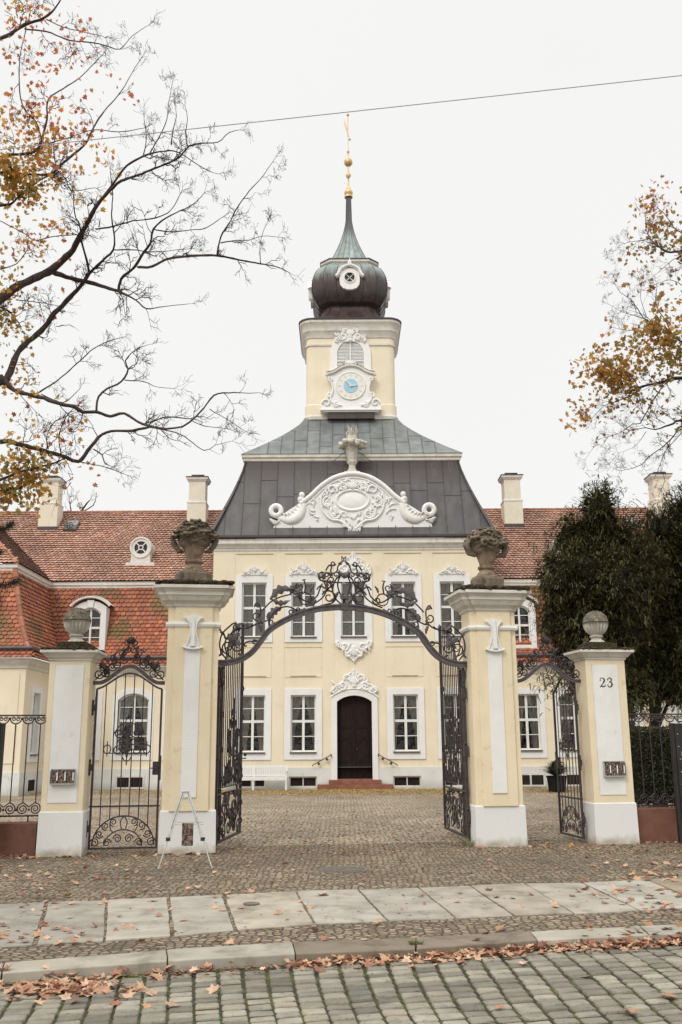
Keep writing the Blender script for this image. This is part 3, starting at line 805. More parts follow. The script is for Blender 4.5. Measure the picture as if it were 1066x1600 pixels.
def four_sides(rows, n, seed, mat, name, depth_c, sides=3):
    mb = MB(); metal_slope(mb, 0, rows, n, seed)
    # right and left slopes: same profile turned about the centre (0, depth_c)
    for s_ in (1, -1):
        m2 = MB(); metal_slope(m2, 0, rows, n, seed+s_)
        if s_ > 0: swap(m2, lambda x, y, z: (-(y-depth_c), depth_c+x, z))
        else: swap(m2, lambda x, y, z: ((y-depth_c), depth_c-x, z))
        mb.add(m2.v, []); off = len(mb.v)-len(m2.v)
        for f_, c_ in zip(m2.f, m2.c): mb.f.append(tuple(i+off for i in f_)); mb.c.append(c_)
    return part(name, mb, mat, smooth=30)
# mansard: the block is 10.5 wide and as deep
CYD = 5.05      # centre of the roof behind the facade
rows = curve_rows(5.50, 4.22, CYD-5.32, CYD-4.16, 9.14, 12.42, 8, 1.22)
# front slope is authored with its own y; make side slopes from the same rows
four_sides(rows, 17, 3, M['sheet'], 'mansard_roof', CYD)
plan2 = [(-4.22, CYD-4.16), (4.22, CYD-4.16), (4.22, CYD+4.2), (-4.22, CYD+4.2)]
mb = MB(); mb.sweep(plan2, [(0, 12.38), (.06, 12.42), (.06, 12.50), (.12, 12.55), (.12, 12.64), (.15, 12.67), (-.2, 12.69)], caps=False)
part('roof_cornice', mb, M['grey_trim'])
rows = [(-4.36+q*2.46, 4.36-q*2.46, CYD-4.30+q*1.86, 12.685+(14.80-12.685)*t) for t, q in [(i/6, 1-(1-i/6)**1.28) for i in range(7)]]
mb = MB(); metal_slope(mb, 0, rows, 17, 5, (.25, .5))
rows_s = [(-(r_[2]-CYD)*-1, (r_[2]-CYD)*-1, -r_[1], r_[3]) for r_ in rows]   # side: along-depth half width, inset by x
for s_ in (1, -1):
    rr = [(-abs(a[2]-CYD), abs(a[2]-CYD), a[1], a[3]) for a in rows]
    m2 = MB(); metal_slope(m2, 0, [(a[0], a[1], -a[2], a[3]) for a in rr], 17, 6)
    if s_ > 0: swap(m2, lambda x, y, z: (-y, CYD+x, z))
    else: swap(m2, lambda x, y, z: (y, CYD-x, z))
    off = len(mb.v); mb.add(m2.v, [])
    for f_, c_ in zip(m2.f, m2.c): mb.f.append(tuple(i+off for i in f_)); mb.c.append(c_)
part('upper_roof', mb, M['patina'], smooth=30)
# pediment (white gable in front of the mansard)
ped = []
pl = [(427, 838), (427, 822), (440, 806), (455, 796), (470, 787), (486, 775), (500, 762), (518, 750), (535, 744), (551, 742)]
half = [((551-x)*.02416, 9.17+(838-y)*.0257) for x, y in pl]
outl = [(-a, z) for a, z in half]+[(a, z) for a, z in half[::-1][1:]]
mb = MB(); mb.prism([(a, z) for a, z in outl], -.12, .30)
pd = part('pediment', mb, M['white'])
mb = MB(); rim = [p for p in outl if p[1] > 10.25]
rs = smooth2(rim, 4); stroke(mb, [(p[0], p[1]-.04) for p in rs], -.15, .085, n=8); stroke(mb, [(p[0]*.965, p[1]-.19) for p in rs], -.13, .04, n=6)
mb.build('rim_moulding', M['white'], pd, smooth=50)
mb = MB()                                  # carved cartouche
rnd = random.Random(4); cx, cz = 0, 10.55
pts = [(cx+.62*math.cos(R(a)), cz+.40*math.sin(R(a))) for a in range(0, 361, 12)]; stroke(mb, pts, -.14, .05)
mb.ball((cx, -.08, cz), .56, 16, 8, (1.0, .16, .62))
for k in range(130):
    a = rnd.uniform(0, 360); q = rnd.uniform(.78, 1.25)
    ca, sa = math.cos(R(a)), math.sin(R(a))
    p0 = (cx+1.02*q*ca*.95, cz+.62*q*sa)
    if p0[1] < 9.55 or abs(p0[0]) > 1.35: continue
    d = rnd.choice((-1, 1)); ln = rnd.uniform(.10, .26); tg = a+90*d+rnd.uniform(-35, 35)
    p2 = (p0[0]+ln*math.cos(R(tg)), p0[1]+ln*math.sin(R(tg)))
    mid = ((p0[0]+p2[0])/2+.3*ln*ca, (p0[1]+p2[1])/2+.3*ln*sa)
    stroke(mb, smooth2([p0, mid, p2], 3), -.16, rnd.uniform(.030, .055), .012)
for sd_ in (-1, 1):
    for (x, z, r, a0, tr) in ((.78, 10.95, .20, 200, -1.2), (.92, 10.45, .24, 90, -1.1), (.62, 10.02, .26, 60, -1.2), (.35, 11.05, .2, 0, 1.1), (.28, 9.62, .17, 90, 1.0)):
        pts = [(sd_*(x+q[0]), z+q[1]) for q in spiral(0, 0, r, .04, a0, tr)]; stroke(mb, pts, -.17, .045, .02)
    stroke(mb, smooth2([(sd_*.1, 9.42), (sd_*.45, 9.72), (sd_*.85, 9.82), (sd_*1.15, 10.2), (sd_*1.18, 10.7), (sd_*.9, 11.1)]), -.17, .05, .025)
    for k in range(7):
        leafshape(mb, (sd_*rnd.uniform(1.25, 1.5), 9.75+k*.13), (sd_*rnd.uniform(1.35, 1.7), 9.9+k*.13+rnd.uniform(-.1, .1)), .12, -.14, .2, .03)
for k in range(-3, 4): leafshape(mb, (0, 11.0), (.28*math.sin(R(k*22)), 11.02+.30*math.cos(R(k*22))), .11, -.16, 0, .04, 0)
for k in range(9): leafshape(mb, (rnd.uniform(-.25, .25), 9.55), (rnd.uniform(-.3, .3), 9.27), .12, -.15, .1, .03)
mb.build('cartouche', M['stucco'], pd, smooth=55)
for sd_ in (-1, 1):                        # dolphins curling at either end
    mb = MB()
    body = smooth2([(1.95, 10.05), (2.10, 9.80), (2.38, 9.66), (2.66, 9.80), (2.82, 10.05)], 5)
    # body from tail fin at top inner edge down and out to the coil
    path = smooth2([(1.94, 10.68), (1.92, 10.35), (2.05, 9.98), (2.35, 9.80), (2.66, 9.86), (2.90, 9.93)], 5)
    k = len(path); rad = [.07+.15*math.sin(math.pi*min(1, (i/(k-1))*1.1)) for i in range(k)]
    mb.tube([(sd_*p[0], -.10, p[1]) for p in path], rad, 8, sq=.75)
    ring = arc(2.90, 10.16, .19, -100, 262, 22); mb.tube([(sd_*p[0], -.12, p[1]) for p in ring], .10, 8)
    mb.ball((sd_*1.93, -.12, 10.78), .11, 8, 6, (1, .8, 1)); mb.ball((sd_*1.99, -.14, 10.60), .10, 8, 6)
    for i in range(7):
        p = path[6+i*2]; leafshape(mb, (sd_*p[0], p[1]+.02), (sd_*(p[0]+.16), p[1]+.24), .14, -.16, .2*sd_, .05)
    for i in range(5): leafshape(mb, (sd_*(2.75+.06*i), 9.76), (sd_*(3.05+.03*i), 9.62+.06*i), .13, -.14, .1, .04)
    mb.build('dolphin', M['rust'] if sd_ > 0 else M['stucco'], pd, smooth=60)

# ---- tower
TF = 2.60; TW = 1.88; TCY = TF+TW    # front face depth, half width, centre depth
tplan = lambda w_: [(-w_, TCY-w_), (w_, TCY-w_), (w_, TCY+w_), (-w_, TCY+w_)]
def chamf(w_, c): return [(-w_+c, TCY-w_), (w_-c, TCY-w_), (w_, TCY-w_+c), (w_, TCY+w_-c), (w_-c, TCY+w_), (-w_+c, TCY+w_), (-w_, TCY+w_-c), (-w_, TCY-w_+c)]
def chamfr(w_, c, n=4):
    o = []
    for (sx, sy, a0) in ((-1, -1, 180), (1, -1, 270), (1, 1, 0), (-1, 1, 90)):
        for k in range(n+1):
            a = R(a0+90*k/n); o.append((sx*(w_-c)+c*math.cos(a), TCY+sy*(w_-c)+c*math.sin(a)))
    return o
mb = MB(); mb.sweep(chamfr(TW, .28), [(.05, 14.2), (.05, 15.35), (.0, 15.40), (0, 18.6)])
tw = part('tower_wall', mb, M['yellow'], smooth=40)
mb = MB()
pr = [(-.02, 18.02), (.05, 18.02), (.05, 18.10), (-.02, 18.12)]
mb.sweep(chamfr(TW, .28), pr, caps=False)
mb.sweep(chamfr(TW, .28), [(-.01, 18.34), (.04, 18.38), (.06, 18.50), (.14, 18.62), (.17, 18.66), (.17, 18.78), (.24, 18.92), (.30, 19.0), (.30, 19.10), (-.2, 19.16)], caps=False)
mb.build('cornice', M['grey_trim'], tw, smooth=35)
mb = MB(); mb.sweep(chamfr(TW, .28), [(.27, 19.115), (.335, 19.11), (.345, 19.17), (.25, 19.19)], caps=False); mb.build('drip_edge', M['lead'], tw)
mb = MB(); mb.sweep(chamfr(TW, .28), [(-.05, 14.66), (.10, 14.70), (.12, 14.82), (.07, 14.90), (.0, 14.92)], caps=False); mb.build('base_moulding', M['grey_trim'], tw, smooth=40)
# louvred bell opening
mb = MB()
for i in range(26):
    z = 16.55+i*.065
    hw_ = .55 if z < 17.65 else max(0, math.sqrt(max(0, .55**2-((z-17.65)*1.0)**2)))
    if hw_ > .06: mb.add([(-hw_, TF-.06, z), (hw_, TF-.06, z), (hw_, TF-.02, z+.05), (-hw_, TF-.02, z+.05), (-hw_, TF-.055, z-.010), (hw_, TF-.055, z-.010)], [(0, 1, 2, 3), (4, 5, 1, 0)])
for k_ in range(1): mb.prism([(-.56, 16.4)]+arc(0, 17.65, .56, 180, 0, 14)+[(.56, 16.4)], TF-.02, TF-.004)
lv = mb.build('louvre', M['louvre'], tw)
mb = MB(); mb.box(-.03, .03, TF-.085, TF-.062, 16.5, 18.2); mb.box(-.56, .56, TF-.08, TF-.062, 17.28, 17.34); mb.build('mullion', M['frame'], lv)
mb = MB()
inn = [(-.56, 16.4)]+[(p[0], p[1]) for p in arc(0, 17.65, .56, 180, 0, 16)]+[(.56, 16.4)]
ou = [(-.88, 16.4), ]+[(p[0]*1.0, 17.6+(p[1])*1.0) for p in [(.86*math.cos(R(a)), .98*math.sin(R(a))) for a in [180-11.25*i for i in range(17)]]]+[(.88, 16.4)]
for k in range(len(inn)-1): mb.prism([inn[k], inn[k+1], ou[k+1], ou[k]], TF-.10, TF-.001)
rocaille(mb, 0, 18.15, 1.35, .78, TF-.10, 21)
mb.ball((0, TF-.16, 18.22), .09, 8, 6)
mb.build('louvre_surround', M['stucco'], tw, smooth=50)
# clock with its aedicule
mb = MB(); cy0, cy1 = TF-.32, TF-.001
o = [(1.24, 15.06), (1.26, 15.22), (1.18, 15.42), (1.02, 15.50), (.93, 15.66), (.80, 15.80), (.78, 16.10), (.86, 16.34), (.92, 16.46), (.95, 16.52)]
tp = [(1.0, 16.54), (1.0, 16.62), (.80, 16.66), (.60, 16.76), (.38, 16.90), (.18, 16.97), (0, 16.99)]
ol = o+tp; mb.prism([(-a, z) for a, z in ol[::-1]][1:][::-1][:0]+[(a, z) for a, z in ol]+[(-a, z) for a, z in ol[::-1][1:]], cy0, cy1)
clk = mb.build('clock', M['stucco'], tw)
mb = MB(); tp2 = [(a, z) for a, z in tp]; pth = tp2+[(-a, z) for a, z in tp2[::-1][1:]]
mb.tube([(a, cy0-.04, z) for a, z in smooth2(pth, 3)], .07, 6); mb.build('hood', M['grey_trim'], clk, smooth=50)
mb = MB(); mb.tube([(a, cy0-.05, z+.075) for a, z in smooth2(pth, 3)], .022, 5); mb.build('hood_flashing', M['lead'], clk)
mb = MB()
for sd_ in (-1, 1):
    for (x, z, r, a0, tr) in ((1.02, 15.32, .18, 0, 1.2), (.86, 15.68, .12, -60, 1.1), (.84, 16.38, .10, 60, -1.1), (.6, 15.25, .12, 90, -1)):
        stroke(mb, [(sd_*(x+q[0]), z+q[1]) for q in spiral(0, 0, r, .03, a0, tr)], cy0-.04, .05, .02)
    stroke(mb, smooth2([(sd_*.4, 15.22), (sd_*.7, 15.3), (sd_*.85, 15.55), (sd_*.75, 15.9), (sd_*.82, 16.3)]), cy0-.04, .05, .03)
for k in range(-3, 4): leafshape(mb, (0, 16.95), (.34*math.sin(R(k*24)), 17.0+.30*math.cos(R(k*24))), .10, cy0-.02, 0, .04, 0)
mb.build('scrollwork', M['stucco'], clk, smooth=50)
def disc(mb, cx, y, cz, r, n=32, th=.03):
    mb.prism([(cx+r*math.cos(2*math.pi*i/n), cz+r*math.sin(2*math.pi*i/n)) for i in range(n)], y-th, y)
mb = MB(); disc(mb, 0, cy0, 16.08, .60, th=.035); pts = arc(0, 16.08, .60, 0, 360, 36); mb.tube(xz(pts, cy0-.03), .028, 5)
mb.build('dial', M['clock'], clk, smooth=40)
mb = MB(); disc(mb, 0, cy0-.036, 16.08, .30, th=.02); mb.build('dial_centre', M['blue'], clk)
mb = MB()
for k in range(12):
    a = R(k*30); c_, s_ = math.sin(a), math.cos(a)
    q = [(.42*c_-.018*s_, 16.08+.42*s_+.018*c_), (.42*c_+.018*s_, 16.08+.42*s_-.018*c_), (.54*c_+.018*s_, 16.08+.54*s_-.018*c_), (.54*c_-.018*s_, 16.08+.54*s_+.018*c_)]
    mb.prism(q, cy0-.045, cy0-.036)
mb.build('hour_marks', M['grey_trim'], clk)
mb = MB(); stroke(mb, [(-.02, 16.05), (.12, 16.06), (.30, 16.10)], cy0-.08, .032, .012); stroke(mb, [(.03, 16.05), (-.12, 16.20), (-.26, 16.31)], cy0-.09, .030, .012)
mb.ball((0, cy0-.09, 16.06), .05); mb.build('hand', M['clock'], clk)
mb = MB(); mb.box(-1.28, 1.28, TF-.42, TF+.0, 14.985, 15.055); mb.box(-1.16, 1.16, TF-.36, TF, 14.93, 14.982); mb.build('ledge', M['stucco'], clk, bevel=.01)
mb = MB(); mb.box(-.98, .98, TF-.30, TF+.02, 14.66, 14.926); mb.build('ledge_flashing', M['dome'], clk)
# ---- dome (chamfered square plan)
def dome_sweep(prof, seedd, cut=.30):
    mb = MB(); rnd = random.Random(seedd); prev = None; plans = []
    for (w_, z) in prof:
        c = w_*cut; pl_ = chamf(w_, c); P2 = []
        for i in range(8):
            a, b = V(pl_[i]), V(pl_[(i+1) % 8]); n = 4 if i % 2 == 0 else 1
            for k in range(n): q = a+(b-a)*(k/n); P2.append((q.x, q.y, z))
        plans.append(P2)
    n = len(plans[0]); base = len(mb.v)
    for P2 in plans: mb.v += P2
    cols = {}
    for i in range(len(plans)-1):
        for j in range(n):
            j2 = (j+1) % n; key = (j, (i+(j % 2)*2)//4)
            if key not in cols: s = rnd.uniform(.78, 1.22); cols[key] = (s, s*rnd.uniform(.96, 1.03), s*rnd.uniform(.96, 1.04))
            mb.f.append((base+i*n+j, base+i*n+j2, base+(i+1)*n+j2, base+(i+1)*n+j)); mb.c.append(cols[key])
    for j in range(n):
        mb.tube([V(pp[j])+V((pp[j][0], pp[j][1]-TCY, 0)).normalized()*.008 for pp in plans], .013, 4, (.5, .5, .5))
    return mb
flare = [(2.10-.94*(1-(1-i/8)**1.9), 19.17+1.03*i/8) for i in range(9)]
bulge = [(1.16+.47*(math.sin(math.pi*(i/18)**.86)**.60 if 0 < i < 18 else 0)+(.06*i/18), 20.2+2.02*i/18) for i in range(19)]
mb = dome_sweep(flare+bulge[1:], 5); dm = part('dome', mb, M['dome'], smooth=22)
mb = MB(); mb.sweep(chamf(1.16, .34), [(-.05, 22.15), (.04, 22.17), (.04, 22.26), (.12, 22.31), (.12, 22.40), (-.1, 22.42)], caps=False); mb.build('collar', M['grey_trim'], dm)
mb = MB(); mb.sweep(chamf(1.16, .34), [(.10, 22.405), (.15, 22.40), (.15, 22.45), (-.3, 22.50)]); mb.build('collar_flashing', M['lead'], dm)
def oculus(rz):
    mb = MB(); y = -1.74
    outl = [(-.34, -.46), (-.2, -.56), (.2, -.56), (.34, -.46), (.44, -.30), (.44, .10), (.30, .38), (0, .46), (-.30, .38), (-.44, .10), (-.44, -.30)]
    inn_ = [(.235*math.cos(R(a)), .235*math.sin(R(a))) for a in range(0, 360, 20)]
    # ring of quads between outline and circle
    ang = [math.atan2(q[1], q[0]) for q in inn_]
    def ext(a):
        best = None
        for i in range(len(outl)):
            p, q = V(outl[i]), V(outl[(i+1) % len(outl)]); d = V((math.cos(a), math.sin(a))); e = q-p
            den = d.x*e.y-d.y*e.x
            if abs(den) < 1e-9: continue
            t = (p.x*e.y-p.y*e.x)/den; u = (p.x*d.y-p.y*d.x)/den
            if t > 0 and -1e-6 <= u <= 1+1e-6: best = d*t
        return (best.x, best.y) if best else (.4*math.cos(a), .4*math.sin(a))
    ex = [ext(a) for a in ang]; n = len(ang)
    for k in range(n): mb.prism([inn_[k], inn_[(k+1) % n], ex[(k+1) % n], ex[k]], y, y+.3)
    mb.tube(xz(arc(0, 0, .25, 0, 360, 20), y-.01), .035, 6)
    hood = smooth2([(-.60, .04), (-.50, .16), (-.36, .42), (0, .58), (.36, .42), (.50, .16), (.60, .04)], 4)
    mb.tube(xz(hood, y+.05), .085, 8, sq=2.2)
    mb.ball((0, y, .72), .09, 8, 6); mb.tube([(0, y, .76), (0, y, .92)], .02)
    mb.v = [(x, yy, zz+21.28) for x, yy, zz in mb.v]
    o = mb.build('oculus', M['stucco'], dm, smooth=40, loc=(0, TCY, 0)); o.rotation_euler = (0, 0, rz)
    m2 = MB(); disc(m2, 0, y+.06, 21.28, .235, 20, .01); 
    p_ = m2.build('oculus_pane', M['board'], dm, loc=(0, TCY, 0)); p_.rotation_euler = (0, 0, rz)
    m2 = MB()
    for a in (45, 135): c_, s_ = .23*math.cos(R(a)), .23*math.sin(R(a)); m2.tube([(-c_, y+.03, 21.28-s_), (c_, y+.03, 21.28+s_)], .018)
    p_ = m2.build('oculus_bars', M['frame'], dm, loc=(0, TCY, 0)); p_.rotation_euler = (0, 0, rz)
for rz in (0, R(90), R(-90)): oculus(rz)
spire = [(1.0-.02, 22.46)]+[(.92-.60*(1-(1-i/10)**1.7)-.19*i/10, 22.50+2.5*i/10) for i in range(1, 11)]+[(.12, 25.5), (.10, 26.25)]
mb = dome_sweep(spire, 8, .32); sp_ = part('spire', mb, M['spire'], smooth=22)
mb = MB(); mb.lathe([(.05, 26.2), (.19, 26.22), (.19, 26.32), (.15, 26.34), (.20, 26.42), (.20, 26.5), (.13, 26.62), (.10, 26.74), (.045, 26.84), (.03, 27.2), (.06, 27.24), (.12, 27.34), (.12, 27.42), (.05, 27.5), (.035, 27.85), (.12, 27.9), (.20, 28.0), (.20, 28.12), (.12, 28.26), (.04, 28.36), (.03, 28.55), (.07, 28.62), (.03, 28.7), (.02, 29.0)], 16, 0, TCY)
mb.build('gilded_finial', M['gold'], sp_, smooth=50)
mb = MB(); mb.tube([(0, TCY, 28.9), (0, TCY, 30.6)], .018); mb.ball((0, TCY, 30.62), .07); mb.ball((.08, TCY, 29.3), .06)
mb.prism([(-.02, 29.55), (-.16, 30.05), (-.20, 30.45), (-.12, 30.2), (-.05, 29.95), (-.01, 29.9)], TCY-.015, TCY+.015); mb.tube([(.10, TCY, 29.3), (-.14, TCY, 30.0)], .016)
mb.build('weather_vane', M['gold'], sp_)

# ---- wings: walls
def vadd(mb, m2):
    off = len(mb.v); mb.v += m2.v
    for f_, c_ in zip(m2.f, m2.c): mb.f.append(tuple(i+off for i in f_)); mb.c.append(c_)
WI = 10.86            # inner wall of the side wings
for sd_ in (-1, 1):
    def X(a, b): return (min(sd_*a, sd_*b), max(sd_*a, sd_*b))
    mb = MB(); holes = []
    for (c, h_) in ((6.33, .46), (8.1, .56), (9.9, .46)):
        a, b = X(c-h_, c+h_); holes.append((a, b, 1.30, 3.40 if h_ > .5 else 3.30))
    a, b = X(HW, WI)
    wall_open(mb, a, b, .70, 4.12, .42, holes)
    # side wing: inner wall (faces the court) and front
    hin = [(-2.62, -1.90, 1.28, 3.30), (-.9, -.2, 1.28, 3.30)]
    m2 = MB(); wall_open(m2, -3.5, .42, .70, 4.12, 0, hin)
    if sd_ < 0: swap(m2, lambda x, y, z: (-WI-y, x, z))
    else: swap(m2, lambda x, y, z: (WI+y, x, z))
    vadd(mb, m2)
    fr_h = []
    for c in (12.4, 14.6, 16.8): aa, bb = X(c-.46, c+.46); fr_h.append((aa, bb, 1.28, 3.30))
    a2, b2 = X(WI, 18.4); m2 = MB(); wall_open(m2, a2, b2, .70, 4.12, -3.5, fr_h); vadd(mb, m2)
    mb.poly([(sd_*18.4, -3.5, 0), (sd_*18.4, -3.5, 4.12), (sd_*18.4, 10, 4.12), (sd_*18.4, 10, 0)])
    for c in (11.2, 13.5, 15.7): pass
    wg = part('wing_wall', mb, M['yellow'])
    wg['label'] = 'single storey wing wall '+('left' if sd_ < 0 else 'right')+' of the main block'
    mb = MB()       # thin raised panels
    for (c, h_) in ((7.2, .22), (9.0, .22)): a, b = X(c-h_, c+h_); mb.box(a, b, .405, .423, .7, 4.1); mb.build('wall_panel', M['yellow'], wg); mb = MB()
    a, b = X(11.05, 11.75); mb.box(a, b, -3.53, -3.497, 1.0, 3.9)
    mb.build('wall_panel', M['yellow'], wg)
    mb = MB()
    a, b = X(HW+.04, WI-.03); mb.box(a, b, .36, .6, -.05, .72)
    a, b = X(WI-.035, WI+.3); mb.box(a, b, -3.54, .355, -.05, .72)
    a, b = X(WI+.303, 18.4); mb.box(a, b, -3.54, -3.3, -.05, .72)
    mb.build('plinth', M['plinthw'], wg)
    for (c, h_, hi_) in ((6.33, .46, 2.0), (8.1, .56, 2.10), (9.9, .46, 2.0)):
        window('window', h_, hi_, wg, (sd_*c, .42, 1.30), rise=.24 if h_ > .5 else 0, surround=(.20, .28, .19), seed=31, cmode=0)
    for (y_, z_) in ((-2.26, 1.28), (-.55, 1.28)):
        window('window', .36, 2.02, wg, (sd_*WI, y_, z_), rz=R(90) if sd_ < 0 else R(-90), surround=(.2, .26, .2), seed=44)
    for c in (12.4, 14.6, 16.8): window('window', .46, 2.02, wg, (sd_*c, -3.5, 1.28), surround=(.2, .26, .2), seed=47)
    for (a, b, y_) in ((6.33-.46, 6.33+.46, .345), (8.1-.46, 8.1+.46, .345)):
        a, b = X(a, b); mb = MB(); mb.box(a, b, y_, y_+.02, .08, .42); o = mb.build('cellar_window', M['cellar'], wg)
        m2 = MB()
        for (p, q, r_, s_) in ((a-.06, a, .02, .48), (b, b+.06, .02, .48), (a, b, .02, .08), (a, b, .42, .48), ((a+b)/2-.03, (a+b)/2+.03, .08, .42)): m2.box(p, q, y_-.012, y_+.012, r_, s_)
        m2.build('frame', M['grey_trim'], o)
    mb = MB(); xx = sorted((sd_*(WI-.05), sd_*(WI-.036))); mb.box(xx[0], xx[1], -2.6, -1.95, .1, .45); mb.build('cellar_window', M['cellar'], wg)
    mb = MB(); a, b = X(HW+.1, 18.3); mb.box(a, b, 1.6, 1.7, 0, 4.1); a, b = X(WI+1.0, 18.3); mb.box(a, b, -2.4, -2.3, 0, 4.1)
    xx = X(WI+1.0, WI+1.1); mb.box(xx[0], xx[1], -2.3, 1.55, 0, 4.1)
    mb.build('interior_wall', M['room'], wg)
    # eaves cornice along the L
    path = [(sd_*HW, .42), (sd_*WI, .42), (sd_*WI, -3.5), (sd_*18.4, -3.5)]
    path = path if sd_ > 0 else path[::-1]
    mb = MB(); mb.sweep(path, [(0, 4.02), (.05, 4.05), (.05, 4.13), (.14, 4.22), (.17, 4.30), (.25, 4.33), (.25, 4.36), (-.1, 4.38)], closed=False); mb.build('eaves_cornice', M['grey_trim'], wg)
    mb = MB(); mb.sweep(path, [(.10, 4.66), (.20, 4.64), (.23, 4.70), (.20, 4.76), (.10, 4.74)], closed=False); mb.build('gutter', M['lead'], wg)

    # ---- tiles
    rnd = random.Random(8+sd_)
    def tiles(mb, bed_, A, B, Cc, D, du, dv, pal_, scallop=True, moss=0):
        A, B, Cc, D = map(V, (A, B, Cc, D))
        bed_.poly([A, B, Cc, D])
        h_ = ((D+Cc)/2-(A+B)/2).length; n = max(1, round(h_/dv))
        ud = (B-A).normalized(); nrm = ud.cross((D-A)).normalized()
        if nrm.length < .5: nrm = ud.cross((Cc-A)).normalized()
        fall = ud.cross(nrm).normalized()   # down the slope
        fall = -nrm.cross(ud).normalized()
        if fall.z > 0: fall = -fall
        for r in range(n+1):
            t = (r+.15)/n
            if t > 1: continue
            Lp = A.lerp(D, t); Rp = B.lerp(Cc, t)
            s0, s1 = (Lp-A).dot(ud), (Rp-A).dot(ud)
            k0 = math.floor(s0/du)-1; k1 = math.ceil(s1/du)+1
            P0 = Lp-ud*s0
            for k in range(k0, k1):
                s = (k+.5*(r % 2))*du+rnd.uniform(-.006, .006)
                if s < s0-.01 or s > s1+.01: continue
                c = P0+ud*s
                hw_ = du*.47
                base = c+nrm*(.056+rnd.uniform(0, .016))
                up_ = c-fall*dv*1.0+nrm*.006
                dn = base+fall*dv*.42
                mid = base+fall*dv*.10
                if scallop: pts = [up_-ud*hw_, mid-ud*hw_, base+fall*dv*.33-ud*hw_*.72, dn, base+fall*dv*.33+ud*hw_*.72, mid+ud*hw_, up_+ud*hw_]
                else: pts = [up_-ud*hw_, base+fall*dv*.22-ud*hw_, dn-ud*hw_*.4, dn+ud*hw_*.4, base+fall*dv*.22+ud*hw_, up_+ud*hw_]
                q = rnd.choice(pal_); s_ = rnd.uniform(.86, 1.13)
                q = tuple(V(q)*.8+V(pal_[0])*.2)
                w_ = noise.noise(c*.45)
                s_ *= 1+.30*w_
                col = V(q)*s_
                mo = noise.noise(c*.8+V((5, 2, 1)))+rnd.uniform(-.15, .15)
                if moss and mo > .12: col = col.lerp(V((.17, .125, .045)), min(.8, moss*(mo-.1)*3))
                mb.poly(pts[::-1] if ((pts[1]-pts[0]).cross(pts[2]-pts[1])).dot(nrm) < 0 else pts, tuple(col))
    LO = [(.40, .130, .062), (.34, .100, .052), (.46, .175, .092), (.34, .135, .085), (.27, .10, .065)]
    HI = [(.47, .25, .175), (.39, .195, .14), (.55, .33, .245), (.42, .225, .165), (.50, .255, .165)]  # paler tones: sky glare on the upper slope put into the colour
    ds = V((PX, PY, 0))*0
    S = lambda x, y, z: V((sd_*x, y, z))
    lo = MB(); hi = MB(); bd = MB()
    def T(mb, A, B, Cc, D, *a, **k):
        # keep left-to-right order for the mirrored side
        if sd_ < 0: A, B, Cc, D = B, A, D, Cc
        tiles(mb, bd, A, B, Cc, D, *a, **k)
    # main wing, front slope: skirt, flare, mansard
    U = 1.05      # inset of the mansard at its top
    X0, X1 = 5.0, WI
    prof = [(.0, 4.70), (.12, 4.92), (.36, 5.45), (.60, 6.2), (.80, 6.9), (.95, 7.55)]
    T(lo, S(X0, .42-.30, 4.37), S(X1-.30, .42-.30, 4.37), S(X1-.1, .42-.02, 4.72), S(X0, .42-.02, 4.72), 0.185, .165, LO, moss=.2)
    for (i0, z0), (i1, z1) in zip(prof[:-1], prof[1:]):
        T(lo, S(X0, .42+i0, z0), S(X1+i0, .42+i0, z0), S(X1+i1, .42+i1, z1), S(X0, .42+i1, z1), 0.185, .165, LO, moss=.8)
        # inner face of the side wing (ridge direction = depth)
        T(lo, S(WI+i0, .42+i0, z0), S(WI+i0, -3.5+i0, z0), S(WI+i1, -3.5+i1, z1), S(WI+i1, .42+i1, z1), 0.185, .165, LO, moss=.6)
        T(lo, S(WI+i0, -3.5+i0, z0), S(18.4, -3.5+i0, z0), S(18.4, -3.5+i1, z1), S(WI+i1, -3.5+i1, z1), 0.185, .165, LO, moss=.4)
    T(lo, S(WI-.30, .42-.30, 4.37), S(WI-.30, -3.80, 4.37), S(WI-.02, -3.52, 4.72), S(WI-.02, .42-.02, 4.72), 0.185, .165, LO)
    T(lo, S(WI-.30, -3.80, 4.37), S(18.4, -3.80, 4.37), S(18.4, -3.52, 4.72), S(WI-.02, -3.52, 4.72), 0.185, .165, LO)
    # upper roof
    yE, zE, yR, zR = .42+.85, 7.74, 5.6, 11.50
    rs_ = (yR-yE); xr = WI+.85+rs_        # side wing ridge position (same pitch)
    T(hi, S(X0, yE, zE), S(WI+.85, yE, zE), S(xr, yR, zR), S(X0, yR, zR), .165, .185, HI, scallop=False, moss=.15)
    T(hi, S(WI+.85, yE, zE), S(WI+.85, -3.5+.85, zE), S(xr, -3.5+.85+rs_, zR), S(xr, yR, zR), .165, .185, HI, scallop=False, moss=.15)
    T(hi, S(WI+.85, -3.5+.85, zE), S(2*xr-WI-.85, -3.5+.85, zE), S(xr+.01, -3.5+.85+rs_, zR), S(xr, -3.5+.85+rs_, zR), .165, .185, HI, scallop=False)
    o = lo.build('mansard_tiles', M['tile_lo'], wg); o2 = hi.build('roof_tiles', M['tile_hi'], wg)
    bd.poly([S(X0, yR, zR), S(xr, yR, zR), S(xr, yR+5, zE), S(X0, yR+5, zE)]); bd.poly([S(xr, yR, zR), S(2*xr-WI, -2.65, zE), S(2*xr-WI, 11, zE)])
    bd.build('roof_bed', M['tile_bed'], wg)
    mb = MB()       # hip and ridge tiles
